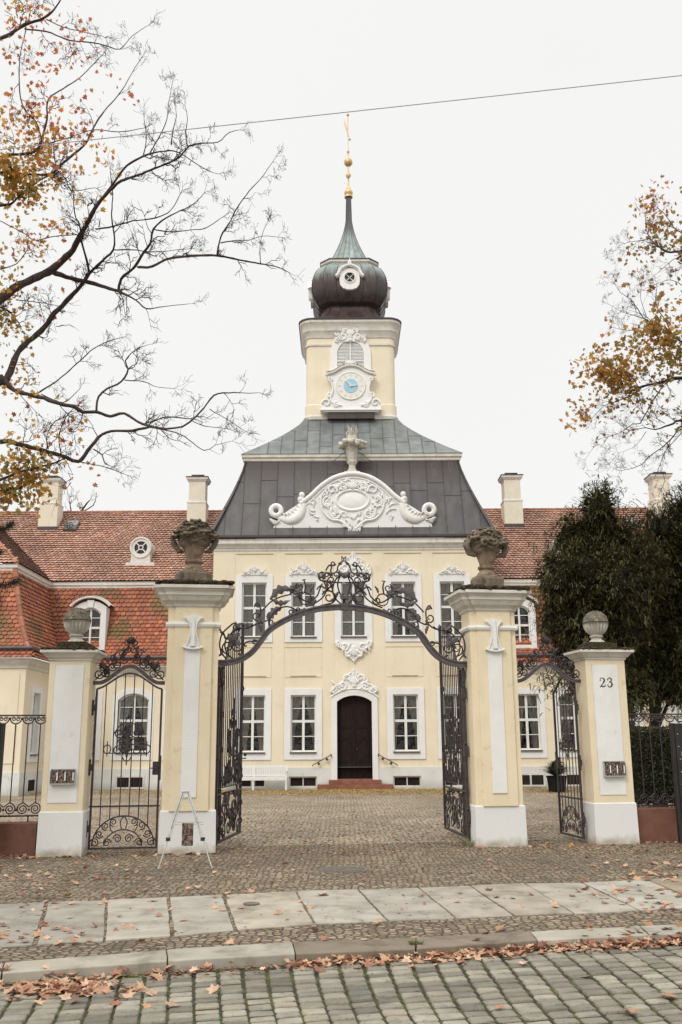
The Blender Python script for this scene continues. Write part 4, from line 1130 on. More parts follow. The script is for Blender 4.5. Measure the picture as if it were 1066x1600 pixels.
    def ridge(a, b, r=.075):
        a, b = V(a), V(b); n = max(1, int((b-a).length/.33))
        for i in range(n):
            p, q = a.lerp(b, i/n), a.lerp(b, (i+1.08)/n)
            sh = random.uniform(.8, 1.15); mb.tube([p, q], [r*1.1, r*.92], 7, (.38*sh, .16*sh, .10*sh))
    ridge(S(X0, yR, zR+.02), S(xr, yR, zR+.02)); ridge(S(WI+.85, -2.65, zE), S(xr, -2.65+rs_, zR)); ridge(S(xr, yR, zR), S(xr, -2.65+rs_, zR))
    for (i0, z0), (i1, z1) in zip(prof[:-1], prof[1:]): ridge(S(WI+i0-.02, -3.52+i0, z0), S(WI+i1-.02, -3.52+i1, z1), .09)
    mb.build('ridge_tiles', M['tile_lo'], wg, smooth=40)
    # white cornice between mansard and upper roof
    path = [(sd_*X0, .42+.95), (sd_*(WI+.95), .42+.95), (sd_*(WI+.95), -3.5+.95), (sd_*18.4, -3.5+.95)]
    path = path if sd_ > 0 else path[::-1]
    mb = MB(); mb.sweep(path, [(-.05, 7.45), (.06, 7.47), (.06, 7.54), (.12, 7.58), (.12, 7.67), (.16, 7.70), (-.1, 7.72)], closed=False); mb.build('roof_cornice', M['cornice_main'], wg)
    # dormers with arched windows
    def dormer(cx, y, z0, hw_, hh, rz=0):
        m_ = MB(); r_ = .16
        inn_ = [(-hw_, 0)]+arch_top(hw_, hh, .22)[::-1]+[(hw_, 0)]; ou_ = [(-hw_-.20, -.22)]+arch_top(hw_+.20, hh+.26, .24)[::-1]+[(hw_+.20, -.22)]
        for k in range(len(inn_)-1): m_.prism([inn_[k], inn_[k+1], ou_[k+1], ou_[k]], -.10, .95)
        m_.prism([ou_[0], inn_[0], inn_[-1], ou_[-1]], -.10, .95)
        m_.prism([(-.09, hh), (.09, hh), (.13, hh+.28), (-.13, hh+.28)], -.15, -.101)
        d_ = m_.build('dormer', M['white'], wg, loc=(cx, y, z0)); d_.rotation_euler = (0, 0, rz)
        m_ = MB(); tp_ = arch_top(hw_+.34, hh+.42, .34, 14); m_.tube([(p[0], -.20, p[1]-.03) for p in tp_], .05, 6); m_.tube([(p[0], -.12, p[1]) for p in tp_], .05, 6)
        for i in range(len(tp_)-1): m_.poly([(tp_[i][0], -.24, tp_[i][1]+.03), (tp_[i+1][0], -.24, tp_[i+1][1]+.03), (tp_[i+1][0], 1.1, tp_[i+1][1]+.03), (tp_[i][0], 1.1, tp_[i][1]+.03)])
        m_.build('dormer_hood', M['cornice_main'], d_)
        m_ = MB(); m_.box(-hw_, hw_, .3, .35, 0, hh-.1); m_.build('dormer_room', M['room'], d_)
        m_ = MB(); t_ = .05
        m_.box(-hw_, -hw_+t_, .02, .08, 0, hh-.1); m_.box(hw_-t_, hw_, .02, .08, 0, hh-.1); m_.box(-.035, .035, .01, .08, 0, hh-.01); m_.box(-hw_+t_, hw_-t_, .02, .08, 0, t_)
        for (z_, q) in ((hh*.5, .04), (hh*.26, .014), (hh*.75, .014)): m_.box(-hw_+t_, -.035, .03, .075, z_-q, z_+q); m_.box(.035, hw_-t_, .03, .075, z_-q, z_+q)
        m_.prism(arch_top(hw_, hh, .22)+arch_top(hw_-.05, hh-.06, .20)[::-1], .02, .08)
        m_.build('window_frame', M['frame'], d_)
        m_ = MB(); m_.poly([(-hw_, .06, 0), (hw_, .06, 0)]+[(p[0], .06, p[1]) for p in arch_top(hw_, hh, .22)]); m_.build('pane', M['glass'], d_)
    dormer(sd_*6.25, .62, 5.10, .40, 1.50); dormer(sd_*9.9, .62, 5.10, .40, 1.50)
    dormer(sd_*12.9, -3.3, 5.10, .40, 1.50)
    # round dormer on the upper roof
    m_ = MB(); ou_ = []
    base = [(-.52, 0), (.52, 0), (.50, .14), (.40, .22), (.36, .40)]+arc(0, .70, .43, -25, 205, 18)+[(-.36, .40), (-.40, .22), (-.50, .14)]
    ic = arc(0, .70, .26, -90, 270, 24)[:-1]
    n = 24
    def radial(a):
        best = None; d = V((math.cos(a), math.sin(a))); c = V((0, .70))
        for i in range(len(base)):
            p, q = V(base[i])-c, V(base[(i+1) % len(base)])-c; e = q-p; den = d.x*e.y-d.y*e.x
            if abs(den) < 1e-9: continue
            t = (p.x*e.y-p.y*e.x)/den; u = (p.x*d.y-p.y*d.x)/den
            if t > 0 and -1e-6 <= u <= 1+1e-6 and (best is None or t > best): best = t
        q = c+d*(best or .43); return (q.x, q.y)
    ex = [radial(R(-90+360*k/n)) for k in range(n)]
    for k in range(n): m_.prism([ic[k], ic[(k+1) % n], ex[(k+1) % n], ex[k]], -.02, 1.1)
    m_.prism([(-.58, -.04), (.58, -.04), (.56, .10), (-.56, .10)], -.06, -.021); m_.tube(xz(arc(0, .70, .40, 0, 360, 30), -.03), .04, 6)
    yo = 2.15; zo = zE+(yo-yE)*(zR-zE)/(yR-yE)+.02
    rdm = m_.build('round_dormer', M['cornice_main'], wg, loc=(sd_*8.45, yo, zo), smooth=40)
    m_ = MB(); disc(m_, 0, .05, .70, .27, 24, .02); m_.build('pane', M['board'], rdm)
    m_ = MB()
    for a in (45, 135, 225, 315): m_.tube([(.08*math.cos(R(a)), -.0, .7+.08*math.sin(R(a))), (.26*math.cos(R(a)), -.0, .7+.26*math.sin(R(a)))], .025)
    m_.tube(xz(arc(0, .70, .085, 0, 360, 14), 0), .025); m_.build('bars', M['frame'], rdm)
    # chimneys
    for (cx, yc) in ((6.62 if sd_ < 0 else 6.93, 4.75), (12.95 if sd_ < 0 else 13.35, 4.75)):
        zb = zE+(yc-.4-yE)*(zR-zE)/(yR-yE)-.1
        m_ = MB(); m_.box(-.40, .40, -.40, .40, zb-.2, 11.62); m_.box(-.35, .35, -.35, .35, 11.62, 12.62)
        ch = m_.build('chimney', M['chimney'], wg, loc=(sd_*cx, yc, 0)); m_ = MB()
        m_ = MB(); q = [(-.35, -.35), (.35, -.35), (.35, .35), (-.35, .35)]
        m_.sweep(q, [(0, 12.55), (.05, 12.60), (.11, 12.67), (.11, 12.74), (-.1, 12.75)]); m_.build('chimney_cap', M['cornice_main'], ch); m_ = MB(); m_.sweep(q, [(.0, 11.60), (.07, 11.61), (.07, 11.66), (0, 11.70)], caps=False)
        m_.build('chimney_band', M['cornice_main'], ch)
        m_ = MB(); m_.sweep(q, [(.09, 12.745), (.13, 12.74), (.13, 12.78), (-.1, 12.80)]); m_.box(-.27, .27, -.27, .27, 12.85, 12.90); m_.box(-.25, .25, -.25, .25, 12.79, 12.85)
        m_.sweep([(-.40, -.40), (.40, -.40), (.40, .40), (-.40, .40)], [(.02, zb-.2), (.02, zb+.28), (0, zb+.30)], caps=False)
        m_.build('chimney_flashing', M['lead'], ch)
    # skylight
    xs_ = 11.95; ys_ = 4.55; zs_ = zE+(ys_-yE)*(zR-zE)/(yR-yE)
    m_ = MB(); m_.box(-.28, .28, -.38, .38, 0, .14); sk = m_.build('skylight', M['lead'], wg, loc=(sd_*xs_, ys_, zs_)); sk.rotation_euler = (math.atan2(zR-zE, yR-yE), 0, 0)
    m_ = MB(); m_.box(-.22, .22, -.32, .32, .141, .15); m_.build('skylight_pane', M['glass'], sk)

# stone vase on the pediment
v = thing('stone_vase', 'pale carved stone vase with a flame top standing on the palace pediment', 'vase', (PX, PY, 11.62))
v.scale = (1.25, 1.1, 1.16)
mb = MB(); mb.box(-.24, .24, -.08, .38, 0, .08); mb.lathe([(.20, .08), (.17, .14), (.11, .22), (.10, .34), (.16, .42), (.17, .46), (.13, .52), (.17, .70), (.22, .95), (.24, 1.02)], 16, 0, .15, flute=8, depth=.12, fr=(.5, 1.0))
mb.build('bowl', M['stone_pale'], v, smooth=40)
mb = MB(); rnd = random.Random(2)
for k in range(26):
    a = R(k*360/26*2.4); q = .30+.10*rnd.random(); mb.ball((q*math.cos(a), .15+q*math.sin(a), .98+.14*rnd.random()), .085, 6, 5, (1.1, 1.1, .9))
mb.lathe([(.30, .98), (.33, 1.06), (.24, 1.18), (.17, 1.26), (.18, 1.32), (.10, 1.4)], 14, 0, .15)
for k in range(9):
    a = R(k*40); leafshape(mb, (.10*math.cos(a), 1.30), (.10*math.cos(a)+rnd.uniform(-.10, .10), 1.55+.22*rnd.random()), .12, .15+.1*math.sin(a), rnd.uniform(-.3, .3), .05)
mb.build('flame_and_fruit', M['stone_pale'], v, smooth=50)
for sd_ in (-1, 1): pass
mb = MB(); mb.tube([(-.12, .12, .9), (-.62, .75, .62)], .010, 4); mb.tube([(.12, .12, .9), (.62, .75, .62)], .010, 4); mb.build('stay_rod', M['lead'], v)
#@@NEXT@@
# ================================================================== GATE
GR = (GO.x, GO.y, 0)
def gthing(name, label, cat, s, t, z=0, rz=0, group=None):
    p = gw(s, t, z); return thing(name, label, cat, (p.x, p.y, p.z), AL+rz, group)

def carved(mb, cx, cy, z0, rx, ry, h_, n, seed, curl=False):
    rnd = random.Random(seed)
    for k in range(n):           # a heap of carved roses
        a = k*2.399; q = math.sqrt((k+.5)/n); zc = z0+h_*(1-q*q*.85)
        c = (cx+rx*q*math.cos(a), cy+ry*q*math.sin(a), zc+rnd.uniform(-.02, .02)); r = rnd.uniform(.070, .095)
        mb.ball(c, r*.55, 7, 5)
        for j in range(6):
            b_ = R(60*j+rnd.uniform(0, 30)); d = V((math.cos(b_), math.sin(b_), rnd.uniform(-.1, .4)))
            g_ = rnd.uniform(.7, 1.25); mb.ball(V(c)+d*r*.85, r*.46, 6, 4, (1, 1, .7), jit=.2, col=(g_, g_, g_))
    if curl:
        for k in range(26):
            a = k*2.399; q = rnd.uniform(.5, 1.0); zc = z0+h_*(1-q*q*.8)
            p = [(cx+rx*q*math.cos(a)+.05*math.cos(t*1.1+k), cy+ry*q*math.sin(a), zc+.05*math.sin(t*1.1+k)) for t in range(6)]
            mb.tube(p, [.030, .034, .032, .028, .022, .014], 6)

# -- four piers
def pier_main(s, label, seed, hw_=.40):
    t = gthing('gate_pier', label, 'gate pier', s, 0)
    k = hw_/.40
    core = [(-.40*k, 0), (-.29*k, 0), (-.29*k, -.05), (.30*k, -.05), (.30*k, 0), (.40*k, 0), (.40*k, .50), (-.40*k, .50)]
    mb = MB(); mb.sweep(core, [(0, .60), (0, 3.72)]); mb.build('shaft', M['yellow_gate'], t, bevel=.008)
    mb = MB(); mb.sweep([(-.40*k, 0), (.40*k, 0), (.40*k, .51), (-.40*k, .51)], [(.03, -.03), (.022, .595), (.012, .612), (-.02, .615)]); mb.build('plinth', M['socle'], t, bevel=.006)
    mb = MB(); mb.box(-.125, .115, -.072, -.045, .80, 3.10); mb.build('strip_panel', M['white_gate'], t, bevel=.006)
    mb = MB()
    sh = [(-.155, 3.06), (-.13, 3.09), (-.085, 3.16), (-.058, 3.28), (-.055, 3.38), (-.085, 3.47), (-.15, 3.53), (-.13, 3.555), (-.07, 3.54), (-.035, 3.575)]
    mb.prism(sh+[(-x, z) for x, z in sh[::-1]], -.105, -.05); mb.tube([(0, -.112, 3.08), (0, -.112, 3.54)], [.05, .022], 6)
    for q in (-1, 1): mb.tube([(q*.10, -.115, 3.09), (q*.035, -.12, 3.30), (q*.05, -.12, 3.44), (q*.12, -.115, 3.53)], .012, 5)
    mb.tube([(-.16, -.105, 3.075), (-.08, -.115, 3.05), (0, -.12, 3.04), (.08, -.115, 3.05), (.16, -.105, 3.075)], .02, 6)
    mb.build('capital_ornament', M['white_gate'], t, smooth=45)
    mb = MB(); mb.sweep(core, [(-.01, 3.385), (.025, 3.395), (.04, 3.43), (.025, 3.465), (-.01, 3.475)], caps=False); mb.build('astragal', M['white_gate'], t, smooth=40)
    mb = MB(); mb.sweep(core, [(0, 3.70), (.03, 3.72), (.03, 3.75), (.05, 3.77), (.10, 3.80), (.14, 3.87), (.16, 3.88), (.16, 3.93), (.20, 3.97), (.235, 3.98), (.235, 4.03), (-.05, 4.045)])
    mb.build('entablature', M['grey_trim'], t, bevel=.004)
    mb = MB(); rnd = random.Random(seed)
    mb.sweep(core, [(.19, 4.034), (.205, 4.05), (.15, 4.075), (-.1, 4.09)])
    for i in range(190):
        x, y = rnd.uniform(-.58, .58)*k, rnd.choice((rnd.uniform(-.26, -.16), rnd.uniform(-.22, .68)))
        mb.ball((x, y, 4.06+rnd.uniform(-.005, .03)), rnd.uniform(.03, .07), 6, 4, (1, 1, .6), jit=.25)
    mb.build('moss_cap', M['moss'], t)
    return t
def pier_small(s, label, hw_, dp, rz, top, seed, panel):
    t = gthing('gate_pier', label, 'gate pier', s, 0, rz=rz)
    plan = [(-hw_, 0), (hw_, 0), (hw_, dp), (-hw_, dp)]
    mb = MB(); mb.sweep(plan, [(0, .62), (0, top)]); mb.build('shaft', M['yellow_gate'], t, bevel=.008)
    mb = MB(); mb.sweep(plan, [(.025, -.03), (.018, .61), (.008, .625), (-.02, .63)]); mb.build('plinth', M['socle'], t, bevel=.006)
    a, b, c, d = panel
    mb = MB(); mb.box(a, b, -.012, .01, c, d); pn = mb.build('panel', M['white_gate'], t)
    mb = MB()
    for q in ((a-.012, a, c-.012, d+.012), (b, b+.012, c-.012, d+.012), (a, b, c-.012, c), (a, b, d, d+.012)): mb.box(q[0], q[1], -.004, .004, q[2], q[3])
    mb.build('panel_groove', M['grey_trim'], t)
    mb = MB(); mb.sweep(plan, [(0, top-.02), (.02, top), (.02, top+.02), (.05, top+.04), (.09, top+.09), (.115, top+.105), (.13, top+.11), (.13, top+.15), (-.05, top+.16)]); mb.build('entablature', M['grey_trim'], t, bevel=.004)
    mb = MB(); rnd = random.Random(seed); z = top+.155
    mb.sweep(plan, [(.10, z-.004), (.11, z+.012), (.05, z+.03), (-.1, z+.045)])
    for i in range(170):
        x, y = rnd.uniform(-hw_-.11, hw_+.11), rnd.choice((rnd.uniform(-.12, -.05), rnd.uniform(-.12, dp+.1)))
        mb.ball((x, y, z+rnd.uniform(0, .03)), rnd.uniform(.018, .042), 6, 4, (1, 1, .6), jit=.25)
    mb.build('moss_cap', M['moss'], t)
    return t
pier_main(-2.375, 'tall yellow gate pier left of the main opening, behind the aluminium stand', 1)
pier_main(2.53, 'tall yellow gate pier right of the main opening, next to the open side gate', 2, .39)
pier_small(-4.24, 'low yellow gate pier at far left with a blank white panel above the brochure rack', .31, .50, -R(5.5), 2.86, 3, (-.215, .215, .75, 2.78))
p23 = pier_small(4.455, 'low yellow gate pier at far right carrying the black house number 23', .345, .50, 0, 2.93, 4, (-.235, .205, .75, 2.83))
def pen(mb, pts, ws, y):            # flat pen stroke of changing width
    P_ = smooth2(pts, 6); n = len(P_)-1; L0, L1 = [], []
    for i, p in enumerate(P_):
        u = i/n*(len(ws)-1); k = min(int(u), len(ws)-2); w_ = (ws[k]+(ws[k+1]-ws[k])*(u-k))/2
        d = (P_[min(i+1, n)]-P_[max(i-1, 0)]).normalized(); nn = V((-d.y, d.x)); L0.append(p+nn*w_); L1.append(p-nn*w_)
    for i in range(n): mb.prism([L0[i], L0[i+1], L1[i+1], L1[i]], y-.004, y)
mb = MB(); k = .145; o2 = lambda x, z: (-.120+x*k*.62, 2.475+z*k); o3 = lambda x, z: (.010+x*k*.62, 2.475+z*k)
pen(mb, [o2(.04, .74), o2(.18, .95), o2(.50, 1.0), o2(.84, .86), o2(.82, .60), o2(.50, .32), o2(.02, .03)], [.010, .009, .012, .024, .024, .012, .008], -.0125)
pen(mb, [o2(.0, .05), o2(.45, .06), o2(.92, .05), o2(1.0, .26)], [.016, .020, .014, .006], -.0135)
mb.ball((o2(.10, .74)[0], -.014, o2(.10, .74)[1]), .011, 8, 5, (1, .3, 1)); mb.ball((o3(.12, .80)[0], -.014, o3(.12, .80)[1]), .011, 8, 5, (1, .3, 1)); mb.ball((o3(.08, .18)[0], -.014, o3(.08, .18)[1]), .011, 8, 5, (1, .3, 1))
pen(mb, [o3(.06, .80), o3(.22, .97), o3(.52, 1.0), o3(.80, .86), o3(.74, .64), o3(.36, .54)], [.009, .010, .016, .022, .016, .006], -.0125)
pen(mb, [o3(.36, .54), o3(.74, .48), o3(.90, .25), o3(.62, .02), o3(.24, .0), o3(.04, .18)], [.006, .018, .026, .018, .010, .008], -.0135)
mb.build('house_number', M['ink'], p23)
# -- urns
def basket_urn(s, label, seed, curl, sx=1):
    t = gthing('stone_urn', label, 'urn', s, .26, 4.07, rz=R(10 if curl else 0))
    mb = MB()
    n = 8; mb.lathe([(.34, -.02), (.34, .03), (.30, .05), (.30, .20), (.27, .24), (.20, .27)], 8, 0, 0)
    mb.build('plinth', M['stone'], t, bevel=.01)
    mb = MB()
    mb.lathe([(.19, .26), (.17, .30), (.12, .36), (.13, .385), (.15, .40), (.15, .43), (.12, .45), (.13, .50), (.17, .60), (.21, .70), (.26, .78), (.30, .82)], 20, 0, 0, col=(1.35, 1.25, 1.2), flute=7, depth=.10, fr=(.5, .82))
    for q in (-1, 1):
        if curl: mb.tube([(q*.20, 0, .62), (q*.33, -.02, .66), (q*.38, -.02, .78), (q*.33, -.02, .88), (q*.25, -.02, .84)], [.03, .055, .06, .055, .03], 7)
        else: mb.tube([(q*.17, 0, .58), (q*.25, 0, .60), (q*.33, 0, .72), (q*.37, 0, .82)], [.02, .045, .05, .03], 7, col=(.8, .8, .8))
    mb.tube([(.24*math.cos(R(a))*(1+.08*math.sin(R(a*5))), .24*math.sin(R(a)), .76+.035*math.sin(R(a*5))) for a in range(0, 361, 12)], .025, 6)
    mb.build('bowl', M['stone'], t, smooth=45)
    mb = MB(); carved(mb, 0, 0, .74, .34, .30, .34, 30 if not curl else 20, seed, curl); mb.ball((0, 0, .82), .25, 10, 6, (1.15, 1, 1.0))
    if not curl: mb.tube([(.0, 0, 1.0), (.01, 0, 1.06), (.03, 0, 1.1)], [.05, .03, .015])
    mb.build('carved_flowers', M['stone'], t, smooth=50)
basket_urn(-2.40, 'dark stone urn heaped with carved roses on the left tall gate pier', 3, False)
basket_urn(2.55, 'dark stone urn with curling carved foliage on the right tall gate pier', 6, True)
def round_urn(s, z, label, rz, k=1.0):
    t = gthing('stone_urn', label, 'urn', s, .25, z, rz=rz)
    mb = MB(); mb.box(-.26*k, .26*k, -.22, .22, -.03, .06); mb.box(-.20*k, .20*k, -.17, .17, .06, .09); mb.build('plinth', M['moss'], t, bevel=.01)
    mb = MB(); mb.lathe([(.14, .09), (.12, .12), (.09, .14), (.09, .17), (.115, .185), (.115, .20), (.09, .215), (.12, .235), (.17, .28), (.20, .34), (.212, .40), (.215, .42)], 40, flute=20, depth=.20, fr=(.22, .41))
    mb.build('bowl', M['stone_pale'], t, smooth=40)
    mb = MB(); mb.lathe([(.205, .42), (.22, .435), (.215, .45), (.20, .50), (.165, .56), (.11, .605), (.0, .62)], 22, col=(.75, .72, .66)); rnd = random.Random(5)
    for i in range(130):
        a, e_ = rnd.uniform(0, 6.28), rnd.uniform(0, 1.45); mb.ball((.20*math.cos(a)*math.cos(e_), .20*math.sin(a)*math.cos(e_), .43+.19*math.sin(e_)), rnd.uniform(.012, .026), 6, 4, jit=.2)
    mb.build('lid', M['lid'], t, smooth=50)
round_urn(-4.20, 3.07, 'pale fluted stone urn with a lichened lid on the low left gate pier', -R(5), .95)
round_urn(4.44, 3.14, 'pale fluted stone urn with a mossy lid on the low gate pier numbered 23', 0, 1.05)

# -- main overthrow: moulded rail and crest
SC = .085; YT = .27
cc = lambda x, y: gp(330+x*.3752, 850+y*.3752, YT)
def mir(p): return (2*SC-p[0], p[1])
ov = thing('gate_overthrow', 'wrought iron arch with scrolls, leaves and a small crown spanning the main gate opening', 'iron arch', GR, AL)
rail = smooth2([cc(25, 495), cc(70, 494), cc(120, 482), cc(165, 455), cc(200, 415), cc(228, 375), cc(262, 345), cc(320, 312), cc(380, 288), cc(440, 272), cc(500, 265), (SC, cc(545, 262)[1])], 5)
rail = rail+[V(mir(p)) for p in rail[::-1][1:]]
def ribbon(mb, pts, off0, off1, y0, y1):
    n = len(pts); L0, L1 = [], []
    for i, p in enumerate(pts):
        d = (V(pts[min(i+1, n-1)])-V(pts[max(i-1, 0)])).normalized(); nn = V((-d.y, d.x))
        L0.append(V(p)+nn*off0); L1.append(V(p)+nn*off1)
    b = len(mb.v)
    for i in range(n): mb.v += [(L0[i].x, y0, L0[i].y), (L1[i].x, y0, L1[i].y), (L1[i].x, y1, L1[i].y), (L0[i].x, y1, L0[i].y)]
    for i in range(n-1):
        for j in range(4):
            j2 = (j+1) % 4; mb.f.append((b+i*4+j, b+i*4+j2, b+i*4+4+j2, b+i*4+4+j)); mb.c.append((1, 1, 1))
    mb.f.append((b, b+1, b+2, b+3)); mb.c.append((1, 1, 1)); e = b+(n-1)*4; mb.f.append((e+3, e+2, e+1, e)); mb.c.append((1, 1, 1))
mb = MB(); ribbon(mb, rail, -.040, .040, YT-.035, YT+.035); ribbon(mb, rail, .022, .047, YT-.055, YT+.055); ribbon(mb, rail, -.047, -.026, YT-.05, YT+.05)
mb.box(SC-.06, SC+.06, YT-.062, YT+.062, rail[len(rail)//2].y-.055, rail[len(rail)//2].y+.055)
mb.box(SC-.015, SC+.015, YT-.07, YT+.07, rail[len(rail)//2].y-.058, rail[len(rail)//2].y+.058)
mb.build('arch_rail', M['iron_grey'], ov, smooth=30)
rodL = []      # (points, r0, r1) on the left half
def rod(*pts, r=.012, r1=None, sm=5): rodL.append((smooth2([cc(*p) for p in pts], sm) if sm else [V(cc(*p)) for p in pts], r, r1 or r))
def rodc(cx, cy, r_, a0, turns, r1_=5, r=.012): rodL.append(([V(cc(*q)) for q in spiral(cx, cy, r_, r1_, a0, turns)], r, r*.75))
rnd = random.Random(11)
rod((62, 478), (42, 450), (36, 415), (46, 375), (75, 345), (98, 330), (116, 345), (112, 372)); rod((100, 482), (72, 462), (58, 430), (62, 398), (84, 372), (112, 352), (150, 350), (175, 335))
rodc(105, 350, 18, 0, -1.2); rodc(72, 430, 30, 90, 1.3); rodc(112, 425, 26, 200, -1.3); rodc(95, 388, 18, 0, 1.4)
rod((60, 395), (50, 370), (42, 378), r=.016, r1=.006); rod((45, 435), (40, 455), (52, 462))
rod((120, 352), (165, 345), (195, 325), (205, 298), (205, 265), (190, 245), (180, 262)); rod((210, 398), (185, 405), (160, 405), (142, 412), (140, 424), (150, 424)); rodc(180, 410, 14, 90, -1.1)
rodc(190, 300, 20, 60, 1.1); rod((205, 330), (235, 318), (246, 300), (238, 290)); rodc(250, 325, 14, 0, 1.2)
rod((215, 275), (250, 240), (290, 220), (330, 210)); rod((240, 345), (250, 300), (280, 270), (320, 262), (352, 275)); rodc(335, 282, 13, 0, 1.2); rodc(362, 272, 10, 180, -1.2)
rod((352, 195), (372, 225), (408, 240), (440, 218), (452, 190), (462, 165)); rodc(393, 228, 26, 180, 1.0, 24); rodc(370, 178, 16, 200, -1.2)
rod((388, 205), (392, 175), (386, 152)); rod((378, 150), (396, 148), r=.008); rod((395, 262), (430, 248), (462, 225), (478, 196), (470, 160), (450, 148), (448, 128), (462, 118), (474, 132))
rodc(418, 232, 18, 0, 1.2); rod((300, 320), (330, 295), (360, 284), (392, 268)); rodc(490, 222, 30, 200, 1.35, 6, .014); rod((455, 258), (478, 252), (505, 245), (520, 225), (512, 205))
rod((540, 250), (516, 225), (506, 190), (518, 150), (535, 135)); rod((560, 246), (535, 200), (528, 160), (545, 120)); rodc(458, 132, 14, 0, -1.3); rodc(480, 128, 12, 180, 1.2); rodc(500, 150, 16, 90, 1.3)
rod((478, 110), (492, 88), (502, 96), (498, 112), (508, 122), (524, 112), (530, 90), (545, 82)); rodc(508, 82, 10, 0, 1.2); rodc(520, 128, 14, 90, -1.2); rod((455, 150), (500, 158), (545, 160))
rod((530, 82), (545, 74)); rodL.append(([V(cc(543+10*math.sin(a), 64-10*math.cos(a))) for a in [math.pi*i/8 for i in range(9)]], .008, .008)); rod((545, 76), (545, 50), r=.008)
rod((440, 190), (455, 175), (478, 186), (500, 178)); rod((465, 200), (485, 190), (498, 172), (484, 156))
mb = MB(); lm = MB()
def both(pts, fn):
    fn([tuple(p) for p in pts]); fn([mir(p) for p in pts])
for (p, a, b) in rodL:
    yy = YT+rnd.uniform(-.025, .025)
    both(p, lambda q: stroke(mb, q, yy, a*1.15, b*1.1, 5))
mb.build('scrollwork', M['iron'], ov, smooth=50)
leaves_ = [((245, 232), (345, 190), 40, .2), ((250, 230), (330, 235), 26, -.2), ((240, 318), (300, 262), 36, .15), ((240, 318), (238, 286), 22, 0), ((330, 212), (362, 160), 30, .1),
           ((95, 400), (70, 372), 26, .2), ((95, 400), (118, 372), 26, .1), ((95, 400), (72, 428), 24, .2), ((95, 400), (120, 428), 24, .1), ((50, 440), (30, 470), 14, .1), ((110, 455), (132, 470), 14, .1),
           ((205, 300), (188, 335), 16, .2), ((205, 265), (186, 242), 12, .2), ((160, 350), (150, 325), 14, .2), ((128, 352), (100, 322), 16, .2), ((196, 330), (208, 372), 16, .1), ((52, 380), (38, 352), 12, .1),
           ((478, 150), (478, 195), 15, .1), ((455, 140), (492, 120), 12, .1), ((500, 160), (500, 190), 11, .1), ((520, 225), (535, 195), 14, .1), ((515, 230), (495, 235), 18, .1), ((545, 235), (545, 205), 26, 0), ((440, 120), (455, 150), 10, .1), ((345, 200), (375, 215), 20, .1), ((412, 205), (430, 170), 12, .1), ((560, 140), (530, 110), 20, .1)]
for (a, b, wd, bd_) in leaves_:
    A, B = cc(*a), cc(*b); wr = wd*.3752/1500*16.6; yy = YT+rnd.uniform(-.05, .0)
    leafshape(lm, A, B, wr, yy, bd_, .012); leafshape(lm, mir(A), mir(B), wr, yy, -bd_, .012)
for (c, r_) in (((362, 205), .085), ((497, 128), .045), ((468, 142), .04), ((500, 172), .03), ((95, 402), .06)):
    c_ = cc(*c); flower(lm, c_, r_, YT-.05); flower(lm, mir(c_), r_, YT-.05)
flower(lm, (SC, cc(547, 135)[1]), .055, YT-.06)
lm.build('leaves_and_flowers', M['iron_grey'], ov, smooth=50)

